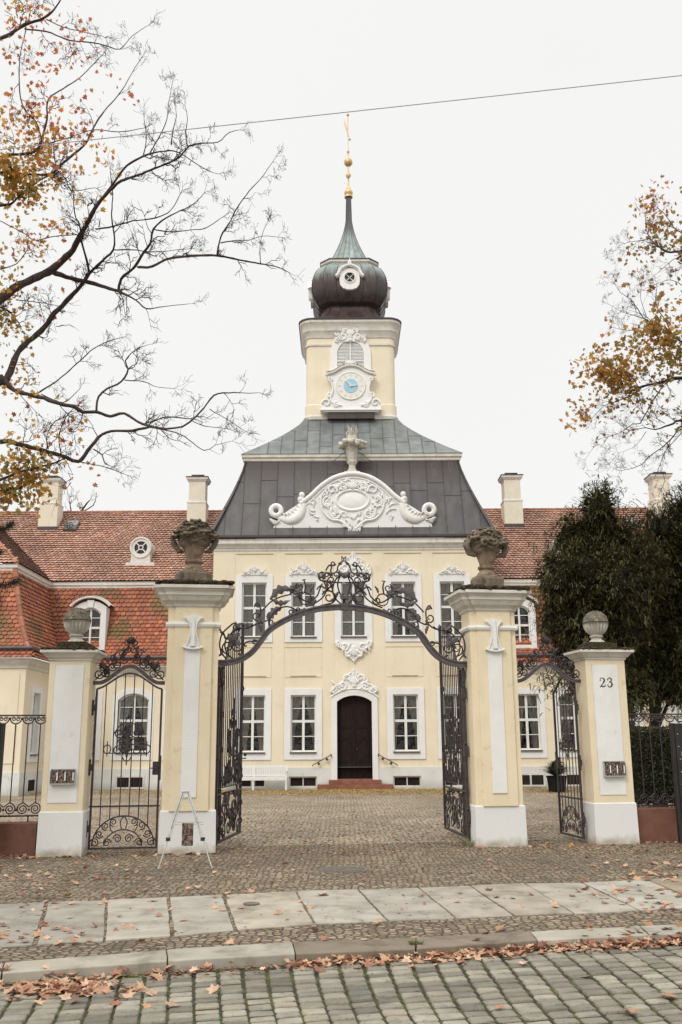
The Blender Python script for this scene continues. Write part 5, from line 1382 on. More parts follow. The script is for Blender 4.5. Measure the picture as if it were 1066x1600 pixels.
# -- iron gate leaves
def vbar(mb, x, z0, z1, r=.010): mb.tube([(x, 0, z0), (x, 0, z1)], r, 5)
def big_leaf(label, hinge_s, hinge_t, ang):
    t = gthing('gate_leaf', label, 'gate leaf', hinge_s, hinge_t, 0, rz=ang, group='open leaves of the main gate')
    W_ = 1.98; rnd = random.Random(4)
    def topz(x):                              # the leaf's top follows the arch
        s_ = -1.97+x; best = min(rail, key=lambda p: abs(p.x-s_)); return best.y-.07
    fr_ = MB()
    fr_.box(-.022, .022, -.022, .022, .06, topz(0)-.0); fr_.box(W_-.02, W_+.02, -.02, .02, .08, topz(W_))
    tp_ = [V((x, topz(x))) for x in [W_*i/24 for i in range(25)]]; ribbon(fr_, tp_, -.018, .018, -.018, .018)
    fr_.box(.023, W_-.021, -.02, .02, .08, .12); fr_.box(.023, W_-.021, -.022, .022, .80, .83); fr_.box(.023, W_-.021, -.012, .012, .90, .915)
    fr_.box(.30, .325, -.012, .012, .12, topz(.3)-.02)
    fr_.build('frame', M['iron'], t)
    b_ = MB()
    xs = [.44+.155*i for i in range(10)]
    for i, x in enumerate(xs): vbar(b_, x, .915, topz(x)-.015, .0105)
    vbar(b_, .10, .12, topz(.1)-.015); vbar(b_, .20, .12, topz(.2)-.015, .013)
    b_.build('bars', M['iron'], t)
    o_ = MB()
    cx_ = 1.14
    for sd_ in (-1, 1):
        for (x, z, r_, a0, tr) in ((.22, 1.45, .16, 0, 1.2), (.30, 1.72, .12, 60, -1.2), (.16, 1.90, .10, 0, 1.2), (.40, 1.58, .10, 180, 1.2), (.10, 2.1, .07, 0, 1.1), (.30, 1.28, .12, 0, -1.1),
                                   (.25, .28, .16, 90, 1.3), (.60, .26, .15, 0, -1.3), (.30, .58, .15, 200, 1.3), (.65, .60, .15, 90, 1.2), (.10, .45, .12, 0, 1.2), (.45, .42, .10, 0, 1.0),
                                   (.20, 1.02, .12, 0, 1.2), (.48, 1.0, .11, 120, -1.2), (.72, 1.0, .10, 0, 1.2), (.35, 1.12, .08, 0, 1.2), (.74, .40, .09, 0, 1.1)):
            stroke(o_, [(cx_+sd_*(x+q[0]), z+q[1]) for q in spiral(0, 0, r_, .03, a0, tr)], -.015, .013, .009)
        for k in range(34):
            x, z = rnd.uniform(.02, .80), rnd.choice((rnd.uniform(.16, .74), rnd.uniform(.94, 1.15), rnd.uniform(1.3, 1.9)))
            if z > 1.2: x *= .5
            leafshape(o_, (cx_+sd_*x, z), (cx_+sd_*(x+rnd.uniform(-.1, .12)), z+rnd.uniform(.08, .18)), .07, -.03, rnd.uniform(-.3, .3), .012)
        stroke(o_, smooth2([(cx_+sd_*.5, .14), (cx_+sd_*.8, .3), (cx_+sd_*.78, .6), (cx_+sd_*.4, .76), (cx_, .78)]), -.01, .014)
    leafshape(o_, (cx_, 1.2), (cx_, 2.35), .16, -.03, 0, .015); flower(o_, (cx_, 1.6), .09, -.04); flower(o_, (cx_, .45), .09, -.04)
    for x in (.20, 1.93):
        for z in (.3, .6, 1.05, 1.5, 2.05, 2.55): flower(o_, (x-.03, z), .045, -.03)
    for k in range(8): leafshape(o_, (.10+rnd.uniform(-.05, .08), 2.45+k*.04), (.12+rnd.uniform(-.1, .15), 2.5+k*.04+rnd.uniform(0, .1)), .07, -.03, .2, .01)
    o_.build('scroll_ornament', M['iron'], t, smooth=50)
    h_ = MB()
    for z in (.42, 1.45, 2.38): h_ = MB(); h_.box(-.05, .03, -.035, .035, z-.09, z+.09); h_.ball((-.02, 0, z+.12), .028); h_.ball((-.02, 0, z-.12), .028); h_.build('hinge', M['iron'], t)
    h_ = MB(); h_.box(W_-.16, W_-.03, -.03, .03, 1.22, 1.42); h_.tube([(W_-.09, -.03, 1.34), (W_-.09, -.09, 1.34), (W_+.02, -.09, 1.34)], .010); h_.ball((W_+.03, -.07, 1.4), .03); h_.build('lock', M['iron'], t)
    return t
big_leaf('tall black iron gate leaf swung open beside the left gate pier', -1.95, .28, R(76.5))
big_leaf('tall black iron gate leaf swung open beside the right gate pier', 2.085, .30, R(86.5))

def small_leaf(label, s, tt, ang, kind):
    t = gthing('side_gate', label, 'side gate', s, tt, 0, rz=ang)
    W_ = 1.0; zt = lambda x: 2.44+.24*math.sin(math.pi*x/W_)**1.6
    fr_ = MB(); fr_.box(-.016, .016, -.016, .016, .05, 2.44); fr_.box(W_-.016, W_+.016, -.016, .016, .05, 2.44)
    ribbon(fr_, [V((x, zt(x))) for x in [W_*i/24 for i in range(25)]], -.014, .014, -.014, .014); fr_.box(.017, W_-.017, -.016, .016, .05, .078); fr_.box(-.03, W_+.03, -.020, .020, .66, .685)
    fr_.build('frame', M['iron'], t)
    b_ = MB(); fan = lambda x: .10+.42*math.sqrt(max(0, 1-((x-.5)/.46)**2))
    for i in range(1, 7):
        x = W_*i/7; vbar(b_, x, fan(x), zt(x), .0085)
    b_.build('bars', M['iron'], t)
    o_ = MB(); yy = -.004
    stroke(o_, [(.5+.46*math.cos(R(a)), .10+.43*math.sin(R(a))) for a in range(0, 181, 6)], yy, .011)
    stroke(o_, [(.5+.28*math.cos(R(a)), .09+.24*math.sin(R(a))) for a in range(0, 181, 8)], yy, .010)
    for sd_ in (-1, 1):
        for (x, z, r_, a0, tr) in ((.42, .145, .07, 0, 1.6), (.355, .27, .06, 200, 1.5), (.27, .385, .06, 250, 1.5), (.155, .44, .058, 270, 1.5), (.24, .145, .065, 180, -1.5), (.085, .20, .065, 0, 1.6)):
            stroke(o_, [(.5+sd_*(x+q[0]), z+q[1]) for q in spiral(0, 0, r_, .012, a0, tr)], yy, .010, .008)
        stroke(o_, smooth2([(.5+sd_*.03, .34), (.5+sd_*.05, .44), (.5+sd_*.01, .52)]), yy, .009); stroke(o_, smooth2([(.5+sd_*.15, .28), (.5+sd_*.20, .36), (.5+sd_*.20, .46)]), yy, .009)
        # middle ornament
        stroke(o_, [(.5+sd_*.30+.055*math.cos(R(a)), 1.52+.065*math.sin(R(a))) for a in range(0, 361, 20)], yy, .009); stroke(o_, [(.5+sd_*.30, 1.41), (.5+sd_*.30, 1.64)], yy, .008)
        for (x, z, r_, a0, tr) in ((.13, 1.76, .075, 200, 1.4), (.14, 1.50, .07, 90, -1.3), (.09, 1.62, .06, 0, 1.2)): stroke(o_, [(.5+sd_*(x+q[0]), z+q[1]) for q in spiral(0, 0, r_, .015, a0, tr)], yy, .011, .009)
        for k in range(4): leafshape(o_, (.5+sd_*.02, 1.48+k*.07), (.5+sd_*(.10-.015*k), 1.52+k*.08), .06, yy-.01, .2, .01)
        stroke(o_, smooth2([(.5+sd_*.22, 1.74), (.5+sd_*.12, 1.88), (.5+sd_*.04, 1.93), (.5+sd_*.03, 1.99), (.5, 2.02)]), yy, .009)
    leafshape(o_, (.5, 1.40), (.5, 1.86), .11, yy-.01, 0, .012); stroke(o_, arc(.5, 1.40, .06, 180, 360, 10), yy, .009); stroke(o_, [(.5, 1.40), (.5, 1.28)], yy, .009); stroke(o_, [(.2, 1.46), (.8, 1.46)], yy, .008)
    o_.build('scroll_ornament', M['iron'], t, smooth=50)
    h_ = MB()
    for z in (.35, 1.25, 2.15): h_ = MB(); h_.box(-.075, -.01, -.025, .025, z-.05, z+.05); h_.tube([(-.05, 0, z-.12), (-.05, 0, z+.12)], .018); h_.build('hinge', M['iron'], t)
    h_ = MB(); h_.box(W_-.10, W_-.012, -.03, .02, 1.13, 1.33); h_.box(W_+.0, W_+.03, -.02, .02, 1.05, 1.42); h_.tube([(W_-.05, -.03, 1.24), (W_-.05, -.07, 1.24), (W_-.13, -.07, 1.23)], .009); h_.build('lock', M['iron'], t)
    return t
small_leaf('closed iron side gate between the two left piers', -3.84, .26, 0, 0)
small_leaf('open iron side gate swung inward beside the pier numbered 23', 4.0, .27, R(90), 1)
def small_over(label, s0, s1, tt, zb, zp, seed):
    t = thing('gate_overthrow', label, 'iron arch', GR, AL)
    cx_, hw_ = (s0+s1)/2, (s1-s0)/2; f_ = lambda u: zb+(zp-zb)*(.5+.5*math.cos(math.pi*min(1, abs(u)/.86)))
    pts = [V((cx_+hw_*u, f_(u))) for u in [-1+2*i/40 for i in range(41)]]
    r_ = MB(); ribbon(r_, pts, -.026, .026, tt-.025, tt+.025); ribbon(r_, pts, .012, .032, tt-.038, tt+.038); r_.build('arch_rail', M['iron_grey'], t, smooth=30)
    o_ = MB(); rnd = random.Random(seed); yy = tt
    for sd_ in (-1, 1):
        for (u, dz, r0_, a0, tr) in ((.86, .14, .085, 180, 1.5), (.66, .12, .07, 0, -1.5), (.78, .24, .07, 90, 1.3), (.50, .16, .075, 200, 1.5), (.36, .13, .07, 0, -1.4), (.46, .27, .06, 90, -1.3), (.20, .14, .07, 180, 1.5), (.28, .27, .06, 0, 1.3), (.10, .27, .06, 90, 1.4), (.12, .38, .05, 200, -1.3), (.58, .26, .05, 0, 1.3)):
            c_ = (cx_+sd_*hw_*u, f_(u)+dz)
            stroke(o_, [(c_[0]+sd_*q[0], c_[1]+q[1]) for q in spiral(0, 0, r0_, .012, a0, tr)], yy, .011, .009)
        for k in range(9):
            u = rnd.uniform(.05, .75); z = f_(u)+rnd.uniform(.06, .26); leafshape(o_, (cx_+sd_*hw_*u, z), (cx_+sd_*hw_*(u+rnd.uniform(-.1, .1)), z+.10), .05, yy-.02, .2, .01)
        leafshape(o_, (cx_+sd_*hw_*.72, f_(.72)+.2), (cx_+sd_*hw_*.80, f_(.72)+.33), .12, yy-.02, .1, .02)
        stroke(o_, smooth2([(cx_+sd_*hw_*.95, f_(.95)+.05), (cx_+sd_*hw_*.6, f_(.6)+.20), (cx_+sd_*hw_*.3, f_(.3)+.20), (cx_+sd_*.02, zp+.36)]), yy, .011)
    for k in range(-2, 3): leafshape(o_, (cx_, zp+.36), (cx_+.09*math.sin(R(k*28)), zp+.38+.10*math.cos(R(k*28))), .06, yy-.01, 0, .02, 0)
    o_.ball((cx_, yy, zp+.42), .045, 7, 5)
    o_.build('scrollwork', M['iron'], t, smooth=50)
small_over('small iron crest of scrolls above the closed left side gate', -3.90, -2.80, .27, 2.53, 2.79, 1)
small_over('small iron crest of scrolls above the open right side gate', 2.93, 4.12, .27, 2.58, 2.86, 2)

# -- low walls and railings either side
zwL = gp(30, 1286, .12)[1]; zwR = gp(1020, 1263, .12)[1]
zrT = gp(30, 1118, .29)[1]; zrB = gp(30, 1275, .29)[1]
for sd_, zw, s0, lab in ((-1, zwL, -4.60, 'left'), (1, zwR, 4.86, 'right')):
    s1 = s0+sd_*5
    mb = MB(); a, b = sorted((s0, s1)); mb.box(a, b, .12, .45, -.05, zw)
    o = mb.build('low_wall', M['wall_red'], None, bevel=.012, loc=GR); o.rotation_euler = (0, 0, AL)
    tag(o, 'low red-brown rendered wall '+lab+' of the gate piers', 'wall')
    t = thing('iron_railing', 'black iron railing with C-scrolls on the low wall '+lab+' of the gate', 'railing', GR, AL)
    mb = MB(); yy = .29; pitch = .185; n = 26
    mb.box(a, b, yy-.014, yy+.014, zrT-.012, zrT+.012); mb.box(a, b, yy-.012, yy+.012, zrB-.012, zrB+.012); mb.build('rail', M['iron'], t)
    mb = MB()
    for i in range(n):
        x = s0+sd_*(i+.35)*pitch; mb.tube([(x, yy, zrB+.19), (x, yy, zrT-.13)], .0095, 5)
        if i % 4 == 1: mb.tube([(x+.09, yy, zw-.02), (x+.09, yy, zrB)], .012, 5)
    mb.build('bars', M['iron'], t)
    mb = MB()
    for i in range(n):
        x = s0+sd_*(i+.35)*pitch
        stroke(mb, arc(x, zrT-.04, .085, 180, 360, 12), yy, .011)
        for q in (-1, 1): stroke(mb, [(x+q*(.035+p[0]), zrT-.055+p[1]) for p in spiral(0, 0, .035, .008, 20, 1.4)], yy, .008)
        stroke(mb, [(x+p[0], zrB+.10+p[1]) for p in spiral(0, 0, .085, .015, 90, 1.9 if i % 2 else -1.9)], yy, .010, .008)
        stroke(mb, [(x, zrB+.20), (x+.09*(1 if i % 2 else -1), zrB+.13)], yy, .009)
        mb.ball((x+pitch/2, yy, zrT-.045), .022, 6, 4); mb.ball((x+pitch/2, yy, zrB+.09), .020, 6, 4)
    mb.build('scrollwork', M['iron'], t, smooth=50)
# -- notice cases
def notice(px_, side):
    s0, z1 = gp(px_, 1130, -.12)
    t = gthing('notice_case', 'dark metal notice case on posts, cut by the '+side+' edge of the picture', 'notice case', s0, -.12)
    k = 1 if side == 'right' else -1
    mb = MB(); a, b = sorted((0, k*.06)); mb.box(a, b, -.03, .03, 0, z1); mb.build('post', M['board'], t); mb = MB(); a, b = sorted((k*1.10, k*1.16)); mb.box(a, b, -.03, .03, 0, z1); mb.build('post', M['board'], t)
    mb = MB(); a, b = sorted((k*.063, k*1.097)); mb.box(a, b, -.05, .05, .35, z1-.005); mb.build('case', M['board'], t, bevel=.006)
    mb = MB()
    for i in range(2):
        for j in range(2): a, b = sorted((k*(.13+.47*i), k*(.13+.47*i+.40))); mb.poly([(a, -.053, .95+.42*j-.3), (b, -.053, .95+.42*j-.3), (b, -.053, 1.30+.42*j-.3), (a, -.053, 1.30+.42*j-.3)])
    mb.build('poster', M['photo1'], t)
    mb = MB(); rnd = random.Random(3)
    for i in range(7): mb.ball((k*(.10+rnd.uniform(0, .02)), -.055, .5+i*.2), .010, 6, 4)
    mb.build('rivets', M['alu'], t)
notice(1046, 'right'); notice(9, 'left')
# -- brochure racks
def rack(s, z0, z1, x0, x1, t_, rz, label):
    t = gthing('brochure_rack', label, 'brochure rack', s, t_, 0, rz=rz)
    mb = MB(); mb.box(x0, x1, -.07, .0, z0-.025, z0-.01); mb.box(x0, x1, -.004, .0, z0-.01, z1); mb.box(x0, x0+.006, -.065, -.005, z0-.01, z1-.03); mb.box(x1-.006, x1, -.065, -.005, z0-.01, z1-.03); mb.build('holder', M['alu'], t)
    w3 = (x1-x0-.016)/3
    for i in range(3):
        mb = MB(); a = x0+.008+w3*i; mb.box(a+.004, a+w3-.004, -.058, -.02, z0-.008, z1-.01); mb.build('brochure', M['photo1'], t, loc=(0, 0, 0))
        mb = MB(); mb.box(a+w3-.030, a+w3-.012, -.0605, -.0585, z0+.03, z0+.15); mb.build('brochure_print', M['white_gate'], t)
rack(-4.24, 1.04, 1.24, -.185, .185, -.015, -R(5.5), 'small rack of three picture brochures on the low left gate pier')
rack(4.47, 1.06, 1.28, -.185, .185, -.015, 0, 'small rack of three picture brochures below the house number 23')
# -- aluminium stand
a0, a1 = ground(247, 1358), ground(332, 1356)
ex = thing('display_stand', 'aluminium A-shaped display stand in front of the left tall gate pier', 'display stand', tuple((a0+a1)/2))
mid = (a0+a1)/2; hw_ = (a1-a0).length/2; top_ = onY(290, 1238, mid.y+.22)-mid
for sd_ in (-1, 1):
    mb = MB(); f0 = V((sd_*hw_, 0, 0)); tp = V((top_.x+sd_*.03, top_.y, top_.z)); j = f0.lerp(tp, .38)
    mb.tube([f0, f0.lerp(tp, .5)], .009, 6); d = V((.014, 0, 0)); mb.tube([j+d, tp+d], .009, 6); mb.tube([j-d, tp-d], .009, 6); mb.tube([j+V((0, .02, 0)), tp+V((0, .02, 0))], .010, 6)
    lg = mb.build('leg', M['alu'], ex, smooth=50)
    mb = MB(); mb.box(j.x-.026, j.x+.026, j.y-.02, j.y+.035, j.z-.025, j.z+.02); mb.build('clamp', M['plasticb'], lg)
mb = MB(); mb.tube([(top_.x-.05, top_.y, top_.z+.01), (top_.x+.05, top_.y, top_.z+.01)], .016, 6); zc = top_.z*.60; yb = top_.y*.60
mb.box(-.17, .20, yb-.012, yb-.002, zc-.006, zc+.006); mb.box(-.19, .21, yb-.012, yb-.002, zc-.036, zc-.026); mb.build('crossbar', M['alu'], ex)
mb = MB(); mb.box(-.075, .075, yb-.03, yb-.018, zc-.30, zc-.01); o = mb.build('leaflet_box', M['photo1'], None, loc=tuple(mid)); tag(o, 'small picture leaflet hanging from the crossbar of the aluminium stand', 'leaflet')

# ================================================================== BENCH, PLANTER
t = thing('garden_bench', 'long white slatted garden bench against the palace wall, partly behind the gate leaf', 'bench', (-3.10, 34.85, 0))
L_ = 1.17
mb = MB()
for k in range(4): mb.box(-L_, L_, -.38+k*.095, -.38+k*.095+.075, .42, .445)
mb.build('seat', M['benchp'], t, bevel=.004)
mb = MB(); mb.box(-L_, L_, .06, .10, .76, .83); mb.box(-L_, L_, .055, .09, .47, .52)
x = -L_+.07
while x < L_-.06: mb.box(x, x+.04, .065, .085, .52, .76); x += .085
mb.build('backrest', M['benchp'], t)
mb = MB(); mb.box(-L_, L_, -.385, -.36, .34, .418); mb.box(-L_, L_, .04, .065, .36, .418); mb.build('apron', M['benchp'], t)
for x in (-L_+.03, .0, L_-.03):
    for (y0, z1) in ((-.37, .42), (.04, .80)):
        mb = MB(); mb.box(x-.03, x+.03, y0, y0+.055, 0, z1); mb.build('leg', M['benchp'], t, bevel=.004)
    mb = MB(); mb.box(x-.028, x+.028, -.312, .04, .30, .34); mb.build('rail', M['benchp'], t)
for x in (-L_+.03, L_-.03):
    mb = MB(); mb.box(x-.03, x+.03, -.40, .04, .62, .65); mb.box(x-.025, x+.025, -.36, -.31, .445, .618); mb.build('armrest', M['benchp'], t, bevel=.004)
c0 = ground(871, 1237)
t = thing('potted_plant', 'arching green plant in a black planter in front of the right wing', 'potted plant', (c0.x, c0.y, 0))
mb = MB(); mb.lathe([(.27, 0), (.32, .45), (.34, .46), (.34, .50), (.30, .50), (.29, .45), (0, .45)], 18); mb.build('pot', M['pot'], t, smooth=40)
mb = MB(); rnd = random.Random(9)
for k in range(330):
    a = rnd.uniform(0, 6.28); sp0 = rnd.uniform(.25, .85); hh = rnd.uniform(.3, .65)*(1.25-sp0); q = []
    for i in range(7):
        u = i/6; q.append((sp0*u*math.cos(a), sp0*u*math.sin(a), .46+hh*2.4*u*(1-.66*u)))
    g_ = rnd.uniform(.6, 1.3); col = (.055*g_, .085*g_, .028*g_)
    for i in range(6):
        w0, w1 = .018*math.sin(math.pi*(i/6*.9+.1)), .018*math.sin(math.pi*((i+1)/6*.9+.1)); d = V((-math.sin(a), math.cos(a), 0))
        A, B = V(q[i]), V(q[i+1]); mb.poly([A-d*w0, A+d*w0, B+d*w1, B-d*w1], col)
mb.build('foliage', M['needle'], t)

# ================================================================== OVERHEAD CABLE
A, B = onY(-300, 266, 10.2), onY(1400, 81, 10.2)
n = 40; mb = MB(); mb.tube([A.lerp(B, i/n)-V((0, 0, .35*4*(i/n)*(1-i/n)*.02)) for i in range(n+1)], .0062, 6)
tag(mb.build('overhead_cable', M['wirem'], None, org=tuple(A), loc=tuple(A)), 'thin bluish cable strung across the sky above the tower', 'cable')

# ================================================================== TREES
def wobble(px_, py_, ph, amp): return amp*(math.sin(px_/97+ph)+.7*math.sin(py_/71+ph*2)+.5*math.sin((px_+py_)/43+ph))
GOLD = [(.78, .45, .08), (.70, .36, .07), (.62, .40, .10)]; RED = [(.62, .20, .08), (.55, .16, .09), (.70, .30, .12)]
OLIVE = [(.34, .28, .07), (.42, .34, .09), (.26, .22, .06)]; BROWN = [(.42, .20, .07), (.52, .28, .08), (.34, .17, .07)]
def leaf_poly(mb, c, d, nrm, size, col, curl=.25):
    d = d.normalized(); s_ = nrm.cross(d).normalized(); n_ = d.cross(s_)
    out_ = [(0, -.5), (.16, -.28), (.48, -.36), (.36, -.08), (.50, .16), (.22, .16), (.0, .55), (-.22, .16), (-.50, .16), (-.36, -.08), (-.48, -.36), (-.16, -.28)]
    base = len(mb.v); mb.v.append(tuple(c))
    for (a, b) in out_:
        q = c+(s_*a+d*b)*size+n_*(curl*size*(abs(a)**1.5)*1.2+curl*size*.4*b*b); mb.v.append(tuple(q))
    n = len(out_)
    for i in range(n): mb.f.append((base, base+1+i, base+1+(i+1) % n)); mb.c.append(col)
def make_tree(name, label, cat, Y0, branches, ph, regions, seed, lsize, twig_w, twig_len, root_px, ntw, org, bark, amp=.55, sub=2, nsub=(2, 4)):
    rnd = random.Random(seed)
    t = thing(name, label, cat, org)
    tr = MB(); tw_ = MB(); lf = MB(); pts_for_twigs = []; ends = []
    def W(px_, py_): return onY(px_, py_, Y0+wobble(px_, py_, ph, amp))
    ppm = lambda p: 1500/((p-CAM).dot(fw))
    for br in branches:
        P = [V((b[0], b[1])) for b in br]; w_ = [b[2] for b in br]; Q = []; RR = []
        n = len(P)
        for i in range(n-1):
            p0, p1, p2, p3 = P[max(i-1, 0)], P[i], P[i+1], P[min(i+2, n-1)]
            k = max(2, int((p2-p1).length/7))
            for j in range(k):
                u = j/k; q = .5*((2*p1)+(-p0+p2)*u+(2*p0-5*p1+4*p2-p3)*u*u+(-p0+3*p1-3*p2+p3)*u**3)
                ww = w_[i]+(w_[i+1]-w_[i])*u
                q = q+V((rnd.uniform(-1, 1), rnd.uniform(-1, 1)))*min(1.1, .35+ww*.03)
                Q.append(q); RR.append(ww*rnd.uniform(.98, 1.25))
        Q.append(P[-1]); RR.append(w_[-1])
        W3 = [W(q.x, q.y) for q in Q]; rad = [max(.0025, r_/2/ppm(p)) for r_, p in zip(RR, W3)]
        big = max(w_) > 7
        (tr if big else tw_).tube(W3, rad, 8 if big else 5)
        for i in range(2, len(Q)):
            if RR[i] < 9: pts_for_twigs.append((Q[i], (Q[i]-Q[i-1]).normalized(), RR[i]))
        ends.append((Q[-1], (Q[-1]-Q[-2]).normalized(), RR[-1]))
    tips = []
    def grow(p, d, L_, wd, lev):
        n = max(4, int(L_/5)); Q = [p.copy()]; dd = d.copy(); bend = rnd.uniform(-.10, .10)
        for i in range(n):
            an = bend*.5+rnd.uniform(-.24, .24); dd = V((dd.x*math.cos(an)-dd.y*math.sin(an), dd.x*math.sin(an)+dd.y*math.cos(an)))
            dd = (dd+V((0, -.045))).normalized()
            Q.append(Q[-1]+dd*(L_/n))
        W3 = [W(q.x, q.y)+V((0, .02*i*rnd.uniform(-1, 1), 0)) for i, q in enumerate(Q)]
        tw_.tube(W3, [max(.0018, (wd*(1-.75*i/n))/2/ppm(W3[0])) for i in range(n+1)], 4)
        tips.extend(zip(Q[1:], W3[1:]))
        if lev > 0:
            for k in range(rnd.randint(*nsub)):
                i = rnd.randint(1, n-1); an = rnd.choice((-1, 1))*rnd.uniform(.4, 1.1); e = (Q[i+1]-Q[i]).normalized()
                grow(Q[i], V((e.x*math.cos(an)-e.y*math.sin(an), e.x*math.sin(an)+e.y*math.cos(an))), L_*rnd.uniform(.3, .7), wd*.7, lev-1)
    for k in range(ntw):
        q, d, r_ = rnd.choice(pts_for_twigs); an = rnd.choice((-1, 1))*rnd.uniform(.35, 1.2)
        grow(q, V((d.x*math.cos(an)-d.y*math.sin(an), d.x*math.sin(an)+d.y*math.cos(an))), min(rnd.uniform(*twig_len), 14+r_*9), min(r_*.6, twig_w), sub)
    for (q, d, r_) in ends:
        for k in range(2): grow(q, (d+V((rnd.uniform(-.5, .5), rnd.uniform(-.5, .5)))).normalized(), rnd.uniform(twig_len[0]*.8, twig_len[0]*1.9), min(r_, twig_w)*.8, 1)
    for (cx, cy, rx, ry, cnt, pal_) in regions:
        near = [w3 for (q, w3) in tips if ((q.x-cx)/rx)**2+((q.y-cy)/ry)**2 < 1]+[W(q.x, q.y) for (q, d, r_) in pts_for_twigs if ((q.x-cx)/rx)**2+((q.y-cy)/ry)**2 < 1]
        for k in range(cnt):
            while True:
                ax, ay = rnd.uniform(-1, 1), rnd.uniform(-1, 1)
                if ax*ax+ay*ay < 1: break
            if near and rnd.random() < .6: p = rnd.choice(near)+V((rnd.gauss(0, .07), rnd.gauss(0, .15), rnd.gauss(-.04, .07)))
            else: p = W(cx+ax*rx, cy+ay*ry)+V((0, rnd.gauss(0, .3), 0))
            d = V((rnd.uniform(-1, 1), rnd.uniform(-1, 1), rnd.uniform(-1.2, .3))); nn = V((rnd.uniform(-1, 1), rnd.uniform(-1.3, .5), rnd.uniform(-.6, .9)))
            c_ = V(rnd.choice(pal_))*rnd.uniform(.75, 1.25)
            leaf_poly(lf, p, d, nn.normalized() if nn.length > .1 else V((0, -1, 0)), lsize*rnd.uniform(.6, 1.15), tuple(c_), rnd.uniform(-.5, .6))
    tr.build('trunk', bark, t, smooth=60, org=org); tw_.build('twigs', bark, t, org=org); lf.build('crown', M['leaf'], t, org=org)
    return t
def c7(l): return [(x*.4315, y*.4315, w_*.46) for x, y, w_ in l]
def c8(l): return [(x*.4315, 400+y*.4315, w_*.46) for x, y, w_ in l]
